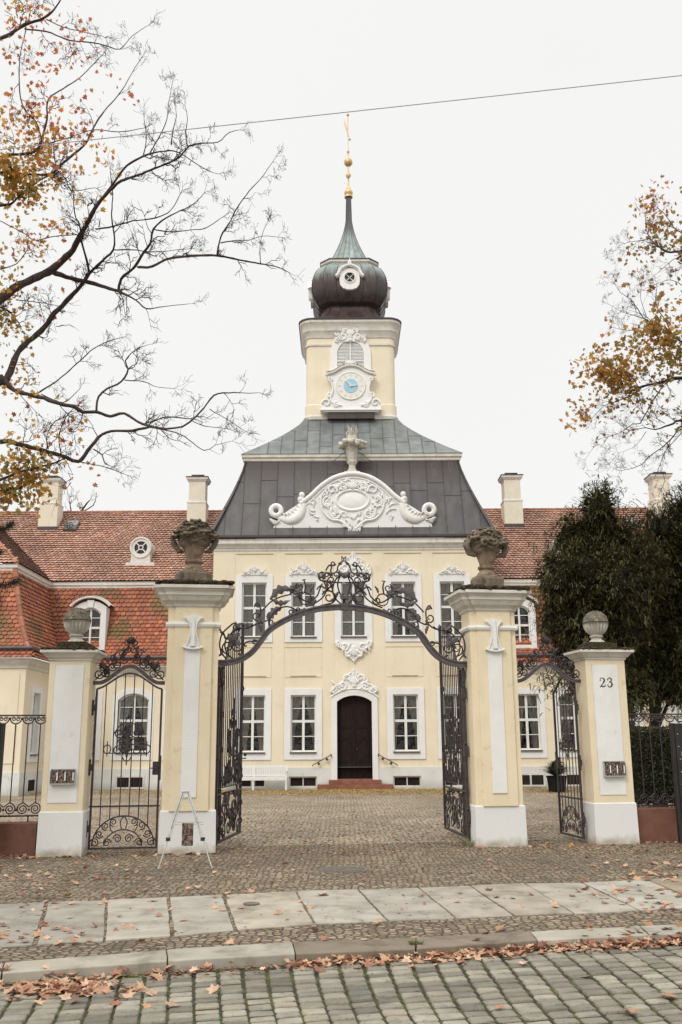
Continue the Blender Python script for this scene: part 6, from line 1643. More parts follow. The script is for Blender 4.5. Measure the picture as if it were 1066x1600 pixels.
LB = [[(-330, 1360, 62), (-310, 1000, 54), (-260, 780, 48), (-190, 640, 40), (-90, 540, 26), (0, 468, 12.5)]+c7([(60, 1040, 24), (120, 1010, 22), (190, 975, 22), (240, 930, 20), (265, 905, 18), (290, 855, 15), (320, 800, 13), (345, 755, 12), (370, 720, 11), (410, 680, 9), (440, 655, 8), (500, 635, 7), (560, 610, 6), (610, 590, 6), (650, 570, 5), (685, 530, 5), (730, 518, 4), (790, 515, 3), (830, 480, 2.5), (870, 470, 1.5)]),
      c7([(370, 720, 8), (420, 650, 7), (460, 600, 7), (520, 565, 6), (580, 550, 5), (630, 547, 4), (670, 565, 3), (720, 600, 3), (770, 625, 2), (795, 630, 1.5)]),
      c7([(190, 985, 16), (260, 1008, 13), (320, 1022, 12), (380, 1040, 10), (430, 1055, 9), (490, 1085, 5), (530, 1118, 4), (580, 1112, 3), (640, 1105, 2), (690, 1100, 1.5)]),
      [(-200, 650, 34), (-90, 615, 24), (0, 596, 13)]+c8([(30, 435, 22), (60, 360, 18), (90, 320, 17), (150, 270, 16), (200, 205, 15), (240, 165, 14), (290, 110, 12)])+c7([(325, 990, 10), (370, 945, 8), (410, 905, 6), (415, 860, 5), (405, 790, 4), (408, 700, 3), (400, 620, 2)]),
      c7([(325, 990, 8), (312, 930, 7), (295, 870, 6), (290, 820, 5), (270, 770, 4), (265, 690, 3), (262, 660, 2)]),
      c7([(430, 1055, 9), (440, 1010, 9), (490, 965, 9), (520, 915, 8), (545, 880, 7), (555, 830, 6), (600, 790, 5), (640, 770, 4), (700, 740, 3), (740, 700, 2)]),
      c7([(500, 968, 8), (550, 965, 8), (600, 940, 8), (680, 927, 8), (780, 925, 7), (860, 940, 6), (940, 955, 5), (1000, 965, 3), (1045, 985, 2)]),
      c7([(785, 925, 5), (800, 860, 5), (835, 800, 4), (860, 750, 4), (905, 690, 3), (950, 640, 2.5), (995, 575, 1.5)]),
      c7([(800, 880, 4), (860, 870, 3), (900, 870, 2), (950, 855, 2), (1020, 860, 1.5)]), c7([(945, 955, 3), (942, 880, 2), (965, 810, 1.5)]),
      c7([(555, 830, 4), (620, 840, 4), (690, 832, 3), (740, 828, 3), (800, 790, 2)]), c7([(345, 830, 5), (410, 820, 5), (480, 800, 4), (560, 790, 4), (620, 760, 3), (660, 690, 2)]),
      c7([(410, 905, 4), (480, 905, 4), (560, 912, 3), (640, 905, 2), (700, 900, 1.5)]), c7([(680, 530, 4), (672, 480, 3), (680, 430, 2), (670, 385, 1.5)]), c7([(620, 525, 4), (630, 460, 3), (640, 420, 2), (632, 370, 1.5)]),
      c7([(520, 565, 4), (530, 500, 3), (522, 430, 2)]), c7([(540, 560, 4), (600, 450, 3), (610, 380, 2), (625, 300, 1.5)]),
      c8([(0, 440, 26), (50, 485, 14), (100, 500, 12), (160, 515, 12), (230, 540, 12), (270, 545, 12), (300, 565, 11), (350, 565, 10), (400, 580, 9), (450, 570, 8), (500, 600, 8), (540, 615, 8), (600, 625, 6), (660, 618, 6), (700, 590, 5), (740, 550, 5), (775, 505, 5), (830, 495, 4), (900, 497, 2.5), (940, 495, 1.5)]),
      c8([(350, 560, 8), (358, 510, 7), (390, 480, 6), (440, 455, 6), (465, 410, 6), (455, 380, 4), (490, 340, 3), (540, 320, 1.5)]), c8([(450, 450, 4), (520, 455, 3), (570, 475, 2), (630, 480, 1.5)]),
      c8([(140, 495, 5), (180, 470, 5), (240, 425, 4), (300, 370, 4), (340, 335, 3), (390, 310, 3), (435, 297, 2)]),
      [(-270, 820, 30), (-120, 720, 20), (0, 690, 7)]+c8([(60, 680, 13), (120, 695, 12), (180, 710, 12), (240, 730, 12), (285, 745, 12), (330, 690, 10), (370, 645, 9), (420, 633, 8), (480, 632, 8), (540, 620, 7)]),
      c8([(540, 620, 5), (620, 635, 4), (670, 655, 3), (740, 705, 3), (780, 685, 2), (840, 670, 1.5)]), c8([(540, 610, 4), (590, 585, 4), (650, 585, 4), (690, 590, 3)]),
      c8([(285, 745, 4), (340, 755, 3), (400, 770, 3), (450, 790, 2)]), c8([(340, 700, 5), (370, 720, 4), (380, 750, 4), (400, 760, 2)]), c8([(700, 600, 3), (740, 615, 2.5), (820, 625, 1.5)]), c8([(760, 555, 3), (820, 590, 2), (890, 635, 1.5)]),
      [(-150, 800, 10), (0, 750, 4.5)]+c8([(60, 785, 7), (120, 770, 7), (180, 755, 6), (220, 740, 5)]), [(-150, 830, 9), (0, 768, 4.5)]+c8([(60, 845, 6), (100, 820, 4), (95, 790, 3)]),
      c8([(175, 700, 4), (170, 650, 3), (200, 600, 3), (280, 565, 2)]), c8([(225, 730, 4), (215, 660, 3), (235, 590, 3), (280, 540, 2)]), c8([(150, 500, 4), (230, 530, 3), (290, 480, 2)]),
      [(-300, 300, 24), (-140, 110, 14), (0, 60, 5.5)]+c7([(50, 115, 11), (90, 90, 10), (160, 65, 8), (200, 30, 5), (225, -10, 4)]),
      c7([(90, 105, 5), (170, 115, 5), (250, 145, 4), (340, 155, 4), (400, 170, 3), (435, 178, 3), (480, 130, 2), (540, 90, 1.5)]), c7([(170, 70, 4), (220, 95, 3), (300, 115, 2.5), (370, 130, 2)]),
      c7([(95, 110, 3.5), (75, 190, 3), (70, 300, 4), (85, 390, 4), (130, 440, 4), (150, 500, 5)]),
      [(-290, 480, 26), (-120, 290, 12), (0, 246, 4.2)]+c7([(60, 560, 8), (125, 550, 8), (150, 510, 7), (170, 430, 6), (175, 360, 5), (230, 320, 4), (290, 280, 3), (340, 230, 3), (380, 190, 1.5)]),
      [(-200, 420, 14), (-100, 290, 8), (0, 270, 3.7)]+c7([(100, 632, 7), (185, 630, 8), (205, 610, 7), (260, 565, 7), (310, 520, 6), (340, 460, 5), (380, 400, 4), (440, 330, 3), (480, 260, 2), (520, 200, 1.5)]),
      [(-250, 520, 16), (-100, 350, 9), (0, 321, 4.6)]+c7([(40, 740, 8), (80, 700, 5), (150, 650, 5), (190, 630, 4)]), c7([(205, 610, 4), (195, 540, 4), (200, 500, 3)]),
      c7([(175, 520, 4), (260, 495, 3), (340, 470, 3), (430, 478, 3), (530, 462, 1.8)]), c7([(200, 610, 4), (240, 650, 4), (260, 690, 3), (340, 680, 2)]), c7([(0, 800, 3), (80, 840, 3), (130, 870, 3), (200, 855, 3), (280, 850, 3)]),
      c7([(0, 975, 4), (60, 955, 3), (90, 920, 3), (100, 900, 2)]), c7([(60, 1085, 3), (140, 1095, 3), (200, 1105, 2)]), [(-220, 470, 20), (-60, 500, 6), (0, 480, 3), (30, 505, 2)]]
LR = [(25, 245, 55, 58, 430, GOLD), (20, 285, 48, 42, 330, GOLD+OLIVE), (55, 200, 60, 40, 110, GOLD+RED), (110, 235, 70, 40, 170, RED+GOLD), (60, 160, 90, 60, 110, RED), (70, 60, 75, 55, 120, RED), (40, 25, 40, 25, 60, RED+GOLD),
      (150, 130, 80, 70, 26, RED), (200, 140, 25, 20, 8, RED), (40, 350, 60, 45, 80, GOLD+RED), (15, 430, 35, 45, 90, GOLD+BROWN), (60, 420, 70, 60, 26, RED), (12, 520, 28, 34, 120, OLIVE+GOLD), (15, 590, 30, 30, 40, GOLD),
      (60, 610, 70, 60, 28, RED+GOLD), (30, 720, 50, 30, 190, OLIVE+GOLD), (20, 755, 42, 40, 330, OLIVE+GOLD+BROWN), (55, 770, 35, 25, 90, GOLD+OLIVE), (90, 690, 60, 50, 34, GOLD+RED), (120, 740, 30, 30, 14, RED), (55, 660, 60, 40, 30, RED+GOLD), (140, 300, 60, 50, 30, GOLD)]
make_tree('maple_tree', 'nearly bare maple reaching in from the left with gold and red leaves', 'tree', 12.0, LB, .4, LR, 21, .080, 1.9, (16, 64), None, 280, (-9.0, 12.0, 0), M['bark'])
def d1(l): return [(840+x*.2124, 280+y*.2124, w_*.23) for x, y, w_ in l]
def d2(l): return [(840+x*.212, 560+y*.212, w_*.23) for x, y, w_ in l]
RB = [[(1330, 1330, 44), (1310, 1000, 40), (1280, 760, 34), (1220, 640, 26), (1130, 600, 10)]+d2([(1066, 145, 22), (960, 165, 18), (850, 190, 14), (745, 215, 12), (720, 260, 9), (640, 295, 7), (560, 325, 5), (490, 350, 4), (430, 410, 3), (390, 450, 2)]),
      [(1290, 780, 20), (1180, 500, 10), (1110, 410, 5)]+d1([(1064, 540, 14), (950, 535, 12), (900, 500, 9), (830, 440, 7), (800, 370, 5), (795, 300, 4), (800, 240, 3)]),
      d1([(830, 435, 5), (740, 455, 4), (680, 460, 3), (600, 490, 2), (555, 545, 1.5)]), [(1140, 420, 5)]+d1([(1064, 400, 7), (1000, 350, 6), (960, 290, 5), (920, 240, 4), (870, 200, 3)]),
      [(1240, 700, 16), (1120, 560, 6)]+d1([(1064, 1200, 12), (990, 1140, 10), (940, 1090, 8), (850, 1060, 7), (780, 1020, 6), (720, 930, 5), (680, 880, 4), (610, 830, 3), (550, 745, 2)]),
      d1([(800, 1030, 5), (700, 1000, 4), (620, 975, 3), (545, 930, 2), (510, 915, 1.5)]), d1([(990, 1140, 8), (930, 1020, 6), (880, 950, 5), (870, 870, 4), (880, 790, 3)]), d1([(800, 1000, 4), (760, 880, 3), (770, 760, 2), (780, 700, 1.5)]),
      d1([(1064, 780, 5), (980, 740, 4), (880, 770, 3), (780, 810, 2)]), d1([(1064, 570, 5), (1000, 590, 4), (930, 650, 3), (870, 700, 2)]), d1([(950, 1130, 5), (800, 1120, 4), (650, 1110, 3), (550, 1090, 2)]),
      d2([(745, 215, 8), (720, 175, 6), (680, 165, 5), (640, 150, 4), (600, 120, 3), (540, 95, 2)]), d2([(930, 200, 8), (870, 280, 7), (830, 350, 7), (790, 420, 7), (755, 480, 6), (700, 485, 5), (650, 520, 5), (590, 555, 4), (520, 580, 3), (440, 600, 3), (410, 660, 2), (350, 745, 1.5)]),
      [(1260, 800, 16), (1130, 670, 7)]+d2([(1066, 455, 16), (1000, 480, 12), (940, 500, 10), (870, 525, 8), (800, 510, 6), (750, 520, 5), (680, 535, 4), (640, 510, 4), (590, 470, 3), (540, 445, 2)]),
      [(1140, 650, 6)]+d2([(1066, 500, 10), (1040, 520, 10), (980, 600, 8), (900, 670, 6), (820, 725, 5), (770, 780, 4), (700, 810, 4), (650, 820, 3), (590, 825, 2), (510, 765, 1.5)]),
      d2([(970, 630, 5), (920, 740, 4), (880, 840, 3), (845, 915, 2)]), d2([(910, 830, 4), (940, 900, 3), (900, 990, 2)]), d2([(800, 540, 4), (760, 600, 3), (700, 660, 2), (600, 700, 2), (540, 770, 1.5)]),
      d2([(1066, 540, 5), (980, 640, 5), (930, 700, 3)]), d2([(940, 480, 5), (850, 430, 4), (780, 400, 4), (700, 320, 3), (650, 260, 2)]), d2([(560, 325, 4), (510, 290, 3), (560, 200, 3), (540, 120, 2)])]
RG = [(950, 570, 45, 30, 300, BROWN+GOLD+OLIVE), (915, 575, 28, 24, 120, GOLD+BROWN), (1010, 545, 50, 34, 330, OLIVE+BROWN+GOLD), (1045, 500, 35, 34, 260, OLIVE+GOLD+BROWN), (1040, 560, 40, 36, 240, BROWN+OLIVE), (960, 600, 50, 20, 130, BROWN+GOLD),
      (905, 640, 22, 22, 60, GOLD+BROWN), (895, 665, 12, 12, 14, GOLD), (985, 620, 60, 30, 110, BROWN+OLIVE), (1040, 640, 40, 40, 60, BROWN+OLIVE), (1020, 320, 40, 30, 110, BROWN+RED), (1045, 365, 38, 30, 170, OLIVE+BROWN), (1000, 395, 30, 20, 30, OLIVE+BROWN),
      (1000, 430, 40, 30, 30, BROWN), (950, 505, 12, 8, 8, RED), (1085, 440, 40, 180, 300, BROWN+OLIVE), (940, 660, 60, 30, 26, BROWN)]
make_tree('autumn_tree', 'thin autumn tree reaching in from the right with brown and gold leaves above the yews', 'tree', 18.5, RB, 2.1, RG, 5, .105, 1.6, (10, 36), None, 260, (14.5, 18.5, 0), M['bark_dark'], amp=.7)
# bare tree far behind the left wing roof
BB = [[(120, 1020, 8), (122, 900, 6), (125, 820, 4), (130, 795, 2.5), (140, 782, 1.5)], [(124, 830, 3), (112, 800, 2), (108, 780, 1.2)], [(128, 800, 2), (146, 790, 1.5), (150, 778, 1)], [(124, 815, 2), (104, 806, 1.5)]]
make_tree('bare_tree', 'small bare treetop showing above the left wing roof', 'tree', 52, BB, 1, [(128, 790, 20, 12, 14, BROWN)], 8, .16, 1.0, (6, 18), None, 20, (-14.4, 52, 0), M['bark_dark'], amp=.3)

# -- yews
def sprig(mb, p, d, L_, col, rnd, droop=.5):
    d = d.normalized(); s_ = d.cross(V((0, 0, 1)))
    s_ = s_.normalized() if s_.length > .1 else V((1, 0, 0))
    n = 4; prev = p
    for i in range(n):
        u = (i+1)/n; q = p+d*L_*u+V((0, 0, -droop*L_*u*u))
        e = (q-prev).normalized()
        for k in (-1, 1):
            ln = L_*.34*(1-.55*u); a = prev.lerp(q, .5); tip = a+(s_*k*.9+e*.55).normalized()*ln+V((0, 0, -.12*ln)); wv = e*ln*.22
            mb.poly([a-wv, a+wv, tip], col)
        wv = s_*.012; mb.poly([prev-wv, prev+wv, q+wv*.5, q-wv*.5], col); prev = q
def yew(label, blobs, Yc, trunk_px, seed, dens=1.0, extra=()):
    rnd = random.Random(seed); b0 = ground(trunk_px, 1215 if False else 1262); bx = onY(trunk_px, 1200, Yc); org = (bx.x, Yc, 0)
    t = thing('yew_tree', label, 'tree', org)
    tr = MB(); tr.tube([(bx.x, Yc, -.05), (bx.x+.05, Yc, 2.0), (bx.x+.1, Yc+.1, 4.0), (bx.x, Yc, 6.0)], [.17, .12, .10, .05], 9)
    for (cx, cy, rx, ry) in blobs[::2]:
        c = onY(cx, cy, Yc); tr.tube([(bx.x+.05, Yc, max(1.8, c.z-1.5)), ((bx.x+c.x)/2, Yc, c.z-.4), tuple(c)], [.06, .04, .015], 6)
    tr.build('trunk', M['bark_dark'], t, smooth=60, org=org)
    mb = MB(); core = MB(); k_ = (Yc*.972+1.2)/1500
    for (cx, cy, rx, ry) in blobs:
        c = onY(cx, cy, Yc+rnd.uniform(-.5, .5)); RX, RZ = rx*k_, ry*k_; RY = (RX+RZ)*.55
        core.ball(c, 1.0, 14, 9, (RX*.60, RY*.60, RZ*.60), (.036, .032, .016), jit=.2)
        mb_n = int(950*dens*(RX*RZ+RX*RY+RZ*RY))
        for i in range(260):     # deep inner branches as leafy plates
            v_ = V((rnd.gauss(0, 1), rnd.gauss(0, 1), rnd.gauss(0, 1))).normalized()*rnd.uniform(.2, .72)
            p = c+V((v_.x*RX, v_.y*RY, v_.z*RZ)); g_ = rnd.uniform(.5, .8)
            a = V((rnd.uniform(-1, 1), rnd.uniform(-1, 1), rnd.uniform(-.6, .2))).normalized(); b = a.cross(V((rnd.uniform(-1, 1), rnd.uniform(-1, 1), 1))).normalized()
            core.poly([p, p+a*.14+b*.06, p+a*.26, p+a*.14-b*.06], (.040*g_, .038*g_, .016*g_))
        for i in range(mb_n):
            v_ = V((rnd.gauss(0, 1), rnd.gauss(0, 1)-.35, rnd.gauss(0, 1)+.15)).normalized()
            lump = 1+.34*noise.noise(V((v_.x*2.3+cx, v_.y*2.3, v_.z*2.3+cy)))
            q = rnd.uniform(.60, 1.06)*lump; p = c+V((v_.x*RX*q, v_.y*RY*q, v_.z*RZ*q))
            d = (V((v_.x, v_.y, v_.z*.7+.05))+V((rnd.uniform(-.5, .5), rnd.uniform(-.5, .5), rnd.uniform(-.3, .3))))
            g_ = rnd.uniform(.6, 1.35)*(1+.5*noise.noise(p*.8)); w_ = rnd.random()
            col = (.088*g_*(1+.4*w_), .086*g_*(1+.15*w_), .030*g_)
            sprig(mb, p, d+V((rnd.gauss(0, .5), rnd.gauss(0, .4), rnd.gauss(0, .5))), rnd.uniform(.08, .16), col, rnd, rnd.uniform(-.1, .4))
        for j in range(34):            # single leafy shoots standing out of the mass
            v_ = V((rnd.gauss(0, 1), rnd.gauss(0, 1)-.5, rnd.gauss(0, 1)+.2)).normalized(); q = rnd.uniform(.88, 1.22)
            p0 = c+V((v_.x*RX*q, v_.y*RY*q, v_.z*RZ*q)); g0 = rnd.uniform(.75, 1.35); ax = (v_+V((rnd.gauss(0, .5), rnd.gauss(0, .4), rnd.gauss(0, .4)))).normalized()
            for i in range(22):
                t_ = rnd.uniform(-.22, .16); p = p0+ax*t_+V((rnd.gauss(0, .05), rnd.gauss(0, .05), rnd.gauss(0, .04)-.25*max(0, t_)))
                g_ = g0*rnd.uniform(.75, 1.2)
                sprig(mb, p, ax+V((rnd.gauss(0, .6), rnd.gauss(0, .6), rnd.gauss(0, .4))), rnd.uniform(.07, .14), (.105*g_, .100*g_, .034*g_), rnd, .2)
    for (x, y, n, L_) in extra:
        c = onY(x, y, Yc-.6)
        for i in range(int(n*1.6)):
            g_ = rnd.uniform(.6, 1.2); sprig(mb, c+V((rnd.gauss(0, .15), rnd.gauss(0, .25), rnd.gauss(0, .17))), V((rnd.uniform(-1, 1), rnd.uniform(-1, .3), rnd.uniform(-.6, .4))), L_*rnd.uniform(.35, .8), (.07*g_, .068*g_, .024*g_), rnd, .35)
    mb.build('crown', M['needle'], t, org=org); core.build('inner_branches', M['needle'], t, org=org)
Yy = 22.5
yew('dark green yew with a pointed top behind the pier numbered 23', [(937, 795, 26, 40), (926, 838, 42, 42), (893, 850, 32, 42), (965, 850, 44, 44), (872, 905, 34, 50), (920, 905, 55, 55), (970, 915, 55, 60), (872, 965, 32, 45), (915, 975, 55, 55), (965, 985, 55, 55), (890, 1020, 30, 34), (930, 1040, 50, 45), (975, 1050, 42, 44), (950, 1085, 40, 30), (1000, 890, 40, 50), (985, 1078, 30, 26), (918, 1075, 34, 28)], Yy, 955, 3,
    extra=((850, 850, 20, .3), (848, 930, 26, .3), (842, 985, 22, .3), (860, 1050, 60, .34), (868, 1078, 50, .3), (852, 1068, 26, .3), (930, 755, 30, .25), (955, 775, 24, .26), (985, 790, 26, .26), (900, 800, 20, .25), (990, 1105, 34, .3), (1000, 1125, 20, .25)))
yew('dark green yew reaching the right edge behind the clipped hedge', [(1080, 805, 44, 46), (1035, 835, 38, 44), (1085, 870, 60, 60), (1030, 900, 50, 55), (1080, 940, 60, 60), (1020, 960, 50, 55), (1075, 1010, 60, 55), (1020, 1025, 46, 44), (1050, 1050, 42, 32), (1110, 1060, 55, 45), (1130, 930, 60, 110), (1012, 1068, 34, 26), (1062, 1078, 40, 24)], Yy+.9, 1026, 7,
    extra=((1005, 1075, 90, .34), (1000, 1095, 50, .34), (1045, 1060, 60, .34), (1060, 1090, 60, .36), (1040, 1085, 34, .3), (1003, 1060, 30, .3), (1066, 760, 30, .26), (1020, 800, 26, .26), (1090, 1100, 40, .36), (1020, 1095, 20, .3)))
# -- clipped hedge behind the right railing
s0, zt = gp(990, 1137, .75); s1 = gp(1058, 1137, .75)[0]
t = gthing('hedge', 'clipped dark hedge behind the right railing', 'hedge', s0, .75)
mb = MB(); rnd = random.Random(12); W_ = (s1-s0)+1.4; zt2 = zt-.02
for i in range(15000):
    fce = rnd.random(); x, y, z = rnd.uniform(0, W_), rnd.uniform(0, .8), rnd.uniform(.15, zt2)
    if fce < .62: y = rnd.uniform(-.02, .10)
    elif fce < .75: z = zt2-rnd.uniform(-.03, .08)
    elif fce < .85: x = rnd.uniform(-.03, .06)
    if z < .65 and rnd.random() < .55: continue
    y += .05*noise.noise(V((x*3, z*3, 0)))
    g_ = rnd.uniform(.8, 2.1); a = V((rnd.uniform(-1, 1), rnd.uniform(-1, .6), rnd.uniform(-.4, 1))).normalized(); b = a.cross(V((rnd.uniform(-1, 1), 1, rnd.uniform(-1, 1)))).normalized(); p = V((x, y, z)); L_ = rnd.uniform(.03, .06)
    mb.poly([p, p+a*L_*.5+b*L_*.3, p+a*L_, p+a*L_*.5-b*L_*.3], (.040*g_, .042*g_, .016*g_))
mb.build('foliage', M['needle'], t)
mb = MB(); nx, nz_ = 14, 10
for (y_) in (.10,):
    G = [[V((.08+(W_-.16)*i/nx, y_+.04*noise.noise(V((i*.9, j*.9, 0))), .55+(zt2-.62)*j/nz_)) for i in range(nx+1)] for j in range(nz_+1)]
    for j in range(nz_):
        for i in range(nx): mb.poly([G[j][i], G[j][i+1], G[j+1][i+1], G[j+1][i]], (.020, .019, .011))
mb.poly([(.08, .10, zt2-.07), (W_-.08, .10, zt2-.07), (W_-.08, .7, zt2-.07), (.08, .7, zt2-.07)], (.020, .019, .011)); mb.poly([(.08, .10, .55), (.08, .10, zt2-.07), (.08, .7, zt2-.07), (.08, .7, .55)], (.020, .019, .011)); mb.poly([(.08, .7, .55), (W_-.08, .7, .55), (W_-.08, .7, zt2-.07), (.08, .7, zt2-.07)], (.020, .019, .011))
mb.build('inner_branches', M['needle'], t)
mb = MB()
for i in range(22):
    x = rnd.uniform(0, W_); y = rnd.uniform(.2, .6); mb.tube([(x, y, 0), (x+rnd.uniform(-.1, .1), y, .5), (x+rnd.uniform(-.2, .2), y, zt2-.2)], [.018, .014, .006], 5)
mb.build('stems', M['bark_dark'], t)
# -- conifer twig at the left edge
org = tuple(onY(-120, 900, 13)); t = thing('conifer_branch', 'dark conifer branch tip poking in at the left edge before the tiled roof', 'branch', org)
mb = MB(); nd = MB(); rnd = random.Random(6)
for (pl_) in ([(-120, 905), (-40, 918), (5, 915), (28, 908)], [(-120, 800), (-40, 815), (4, 826), (18, 818)], [(-120, 850), (-30, 866), (2, 862)]):
    P = smooth2([onY(x, y, 13) for x, y in pl_], 6); mb.tube(P, [.022-.016*i/(len(P)-1) for i in range(len(P))], 5)
    for p in P[4:]:
        for k in range(46):
            d = V((rnd.uniform(-.4, 1), rnd.uniform(-1, 1), rnd.uniform(-1, 1))).normalized(); q = p+V((rnd.gauss(0, .02), rnd.gauss(0, .02), rnd.gauss(0, .02))); w_ = d.orthogonal().normalized()*.003
            nd.poly([q-w_, q+w_, q+d*rnd.uniform(.05, .11)], (.035, .040, .022))
mb.build('twigs', M['bark_dark'], t, org=org); nd.build('needles', M['needle'], t, org=org)
# -- tufts of grass
def tuft(px_, py_, n, r_, hh, label):
    c = ground(px_, py_); mb = MB(); rnd = random.Random(px_)
    for i in range(n):
        a = rnd.uniform(0, 6.28); b = V((rnd.uniform(-r_, r_), rnd.uniform(-r_*.4, r_*.4), -.01)); h_ = rnd.uniform(.4, 1)*hh; d = V((math.cos(a), math.sin(a), 0)); w_ = d.orthogonal().normalized()*.004
        mb.poly([b-w_, b+w_, b+d*h_*.3+V((0, 0, h_*.7))+w_*.6, b+d*h_*.75+V((0, 0, h_)), b+d*h_*.3+V((0, 0, h_*.7))-w_*.6])
    tag(mb.build('grass_tuft', M['grass'], None, loc=tuple(c)), label, 'grass tuft')
tuft(738, 1321, 110, .16, .16, 'tuft of dry grass at the foot of the right tall gate pier')
tuft(1030, 1314, 60, .3, .08, 'thin strip of grass at the foot of the right low wall')

tuft(650, 1477, 90, .05, .06, 'small mossy tuft growing in a joint between two kerb stones')

# ================================================================== FALLEN LEAVES
TAN = [(.56, .34, .20), (.48, .26, .15), (.64, .43, .29), (.42, .20, .12), (.68, .48, .34), (.34, .15, .10), (.60, .38, .24)]
YEL = [(.62, .46, .14), (.52, .36, .12), (.46, .30, .13), (.60, .50, .22)]
def lay(mb, x, y, z, size, pal_, rnd, up_=.25):
    a = rnd.uniform(0, 6.28); nn = V((rnd.gauss(0, up_), rnd.gauss(0, up_), 1)).normalized(); d = V((math.cos(a), math.sin(a), 0)); d = (d-nn*d.dot(nn)).normalized()
    leaf_poly(mb, V((x, y, z+size*.10)), d, nn, size, tuple(V(rnd.choice(pal_))*rnd.uniform(.75, 1.2)), rnd.uniform(.05, .45))
rnd = random.Random(33); mb = MB()
for i in range(len(KF)-1):            # drifted against the kerb
    a, b = KF[i], KF[i+1]
    n = int((b-a).length*(135 if i > 3 else 95 if i == 3 else 36))
    for k in range(n):
        u = rnd.random(); p = lerp(a, b, u); dd = abs(rnd.gauss(0, .10)); 
        if i < 3 and noise.noise(V((p.x*2.2, 1, 0))) < -.12: continue
        lay(mb, p.x, p.y-.015-dd, -.060+max(0, .040-dd*.3)*rnd.random(), rnd.uniform(.045, .095), TAN, rnd, .35)
for (px_, py_, rx, ry, n) in ((110, 1532, 110, 14, 150), (40, 1285+42, 60, 8, 40)):
    for k in range(n):
        p = ground(px_+rnd.gauss(0, rx*.5), py_+rnd.gauss(0, ry*.5)); ok = p.y < kerb_y(p.x)-.03
        lay(mb, p.x, p.y, -.062 if ok else .002, rnd.uniform(.06, .12), TAN, rnd, .35)
for k in range(260):                   # along the wall foot and piers
    s_ = rnd.choice((rnd.uniform(-6, -4.5), rnd.uniform(-4.6, -1.9), rnd.uniform(4.8, 6), rnd.uniform(-6, -4.6), rnd.uniform(2, 6))); p = gw(s_, -abs(rnd.gauss(0, .10))+(.18 if abs(s_) > 4.7 else -.06)); lay(mb, p.x, p.y, -.01, rnd.uniform(.04, .10), TAN+[(.62, .34, .08)], rnd, .4)
for k in range(420):                   # loose over the forecourt and strip
    px_ = rnd.choice((rnd.gauss(60, 120), rnd.uniform(0, 1066), rnd.gauss(1010, 60))); py_ = rnd.choice((rnd.uniform(1335, 1400), rnd.gauss(1410, 12), rnd.uniform(1340, 1380), rnd.uniform(1445, 1475)))
    p = ground(px_, py_)
    if p.y < kerb_y(p.x): continue
    lay(mb, p.x, p.y, .0, rnd.uniform(.045, .11), TAN, rnd, .3)
for k in range(2600):
    i = rnd.randrange(len(KF)-1); p = lerp(KF[i], KF[i+1], rnd.random()); q = rnd.random()
    if q < .6: x, y, z = p.x, p.y-abs(rnd.gauss(0, .12))-.01, -.055
    else:
        p = ground(rnd.uniform(-50, 1120), rnd.choice((rnd.uniform(1335, 1475), rnd.uniform(1325, 1350)))); x, y, z = p.x, p.y, .001
        if y < kerb_y(x): continue
    a = rnd.uniform(0, 6.28); L_ = rnd.uniform(.008, .03); w_ = L_*rnd.uniform(.15, .6); c_, s_ = math.cos(a), math.sin(a)
    mb.poly([(x, y, z), (x+L_*c_-w_*s_, y+L_*s_+w_*c_, z+.004), (x+L_*1.6*c_, y+L_*1.6*s_, z), (x+L_*c_+w_*s_, y+L_*s_-w_*c_, z+.003)], tuple(V(rnd.choice(TAN))*rnd.uniform(.35, .9)))
tag(mb.build('fallen_leaves', M['litter']), 'brown maple leaves drifted along the kerb, the walls and the forecourt', 'fallen leaves', kind='stuff')
mb = MB()
for k in range(8500):
    Y_ = 34.9-abs(rnd.gauss(0, 1.9)); X_ = rnd.choice((rnd.gauss(.6, 3.0), rnd.uniform(-11, 11)))
    if Y_ < 24: continue
    a = rnd.uniform(0, 3.14); s_ = rnd.uniform(.028, .060); col = tuple(V(rnd.choice(YEL))*rnd.uniform(.9, 1.35)); z = .003+rnd.uniform(0, .012)
    mb.poly([(X_+s_*math.cos(a), Y_+s_*math.sin(a), z), (X_-s_*.6*math.sin(a), Y_+s_*.6*math.cos(a), z+.012), (X_-s_*math.cos(a), Y_-s_*math.sin(a), z), (X_+s_*.6*math.sin(a), Y_-s_*.6*math.cos(a), z+.008)], col)
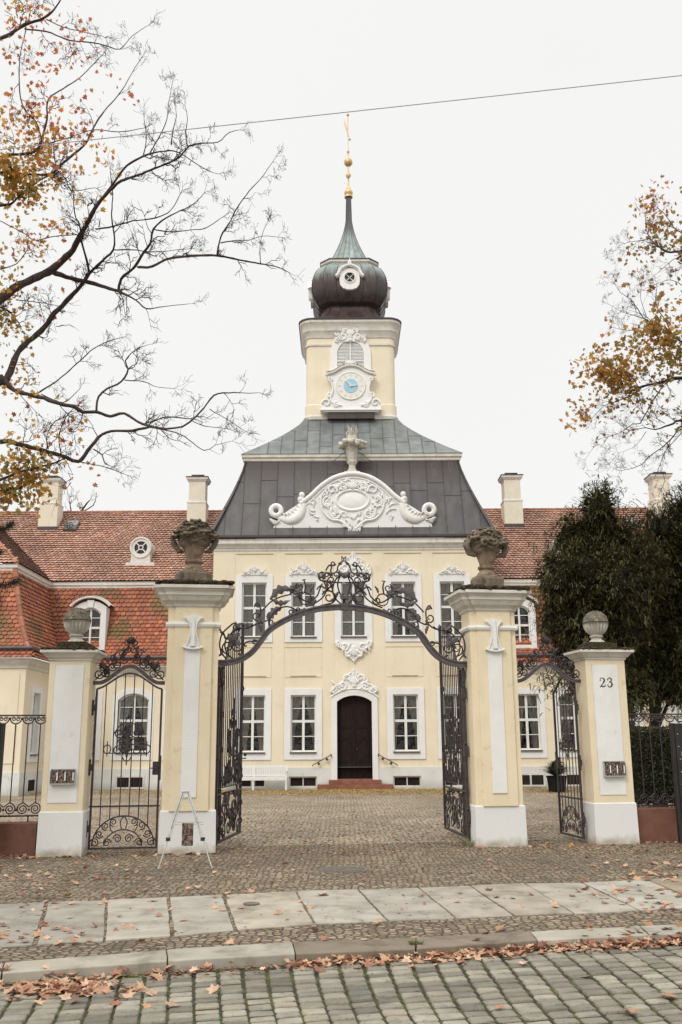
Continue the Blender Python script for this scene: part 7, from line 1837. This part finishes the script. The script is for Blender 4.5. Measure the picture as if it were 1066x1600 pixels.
for k in range(2600):
    p = ground(rnd.uniform(0, 1066), rnd.uniform(1262, 1335)); s_ = rnd.uniform(.02, .045); a = rnd.uniform(0, 3.14); col = tuple(V(rnd.choice(YEL+TAN))*rnd.uniform(.7, 1.1)); z = -.006
    mb.poly([(p.x+s_*math.cos(a), p.y+s_*math.sin(a), z), (p.x-s_*.6*math.sin(a), p.y+s_*.6*math.cos(a), z+.014), (p.x-s_*math.cos(a), p.y-s_*math.sin(a), z), (p.x+s_*.6*math.sin(a), p.y-s_*.6*math.cos(a), z+.010)], col)
tag(mb.build('leaf_litter', M['litter']), 'small yellow leaves strewn over the courtyard cobbles before the palace', 'fallen leaves', kind='stuff')
# single leaves that lie apart
SL = [(109, 1434, .09), (165, 1431, .06), (188, 1433, .07), (115, 1449, .05), (434, 1428, .11), (510, 1431, .05), (520, 1436, .05), (590, 1442, .12), (628, 1421, .05), (663, 1413, .06), (788, 1404, .05), (870, 1419, .05), (979, 1391, .10), (1033, 1388, .07), (902, 1417, .06)]
SR = [(334, 1551, .13), (268, 1573, .13), (205, 1548, .11), (60, 1570, .10), (497, 1518, .14), (230, 1575, .08), (410, 1515, .06), (919, 1528, .13), (1046, 1560, .17), (984, 1585, .13), (781, 1577, .08), (820, 1508, .12), (650, 1500, .07), (822, 1458-8, .10)]
ORD = 'first second third fourth fifth sixth seventh eighth ninth tenth eleventh twelfth thirteenth fourteenth fifteenth sixteenth'.split()
for grp, lst, z, lab in (('single leaves on the granite slabs', SL, .004, 'single brown leaf on the pale granite paving slabs, %s from the left'), ('single leaves on the road setts', SR, -.060, 'single brown maple leaf on the grey road setts, %s from the left')):
    k = 0
    for (x, y, s_) in sorted(lst):
        p = ground(x, y, z); m_ = MB(); lay(m_, 0, 0, .003, s_*.85, TAN[:5], rnd, .25)
        if z < 0 and p.y > kerb_y(p.x)-.05: continue
        tag(m_.build('fallen_leaf', M['litter'], None, loc=(p.x, p.y, z)), lab % ORD[k], 'fallen leaf', grp); k += 1
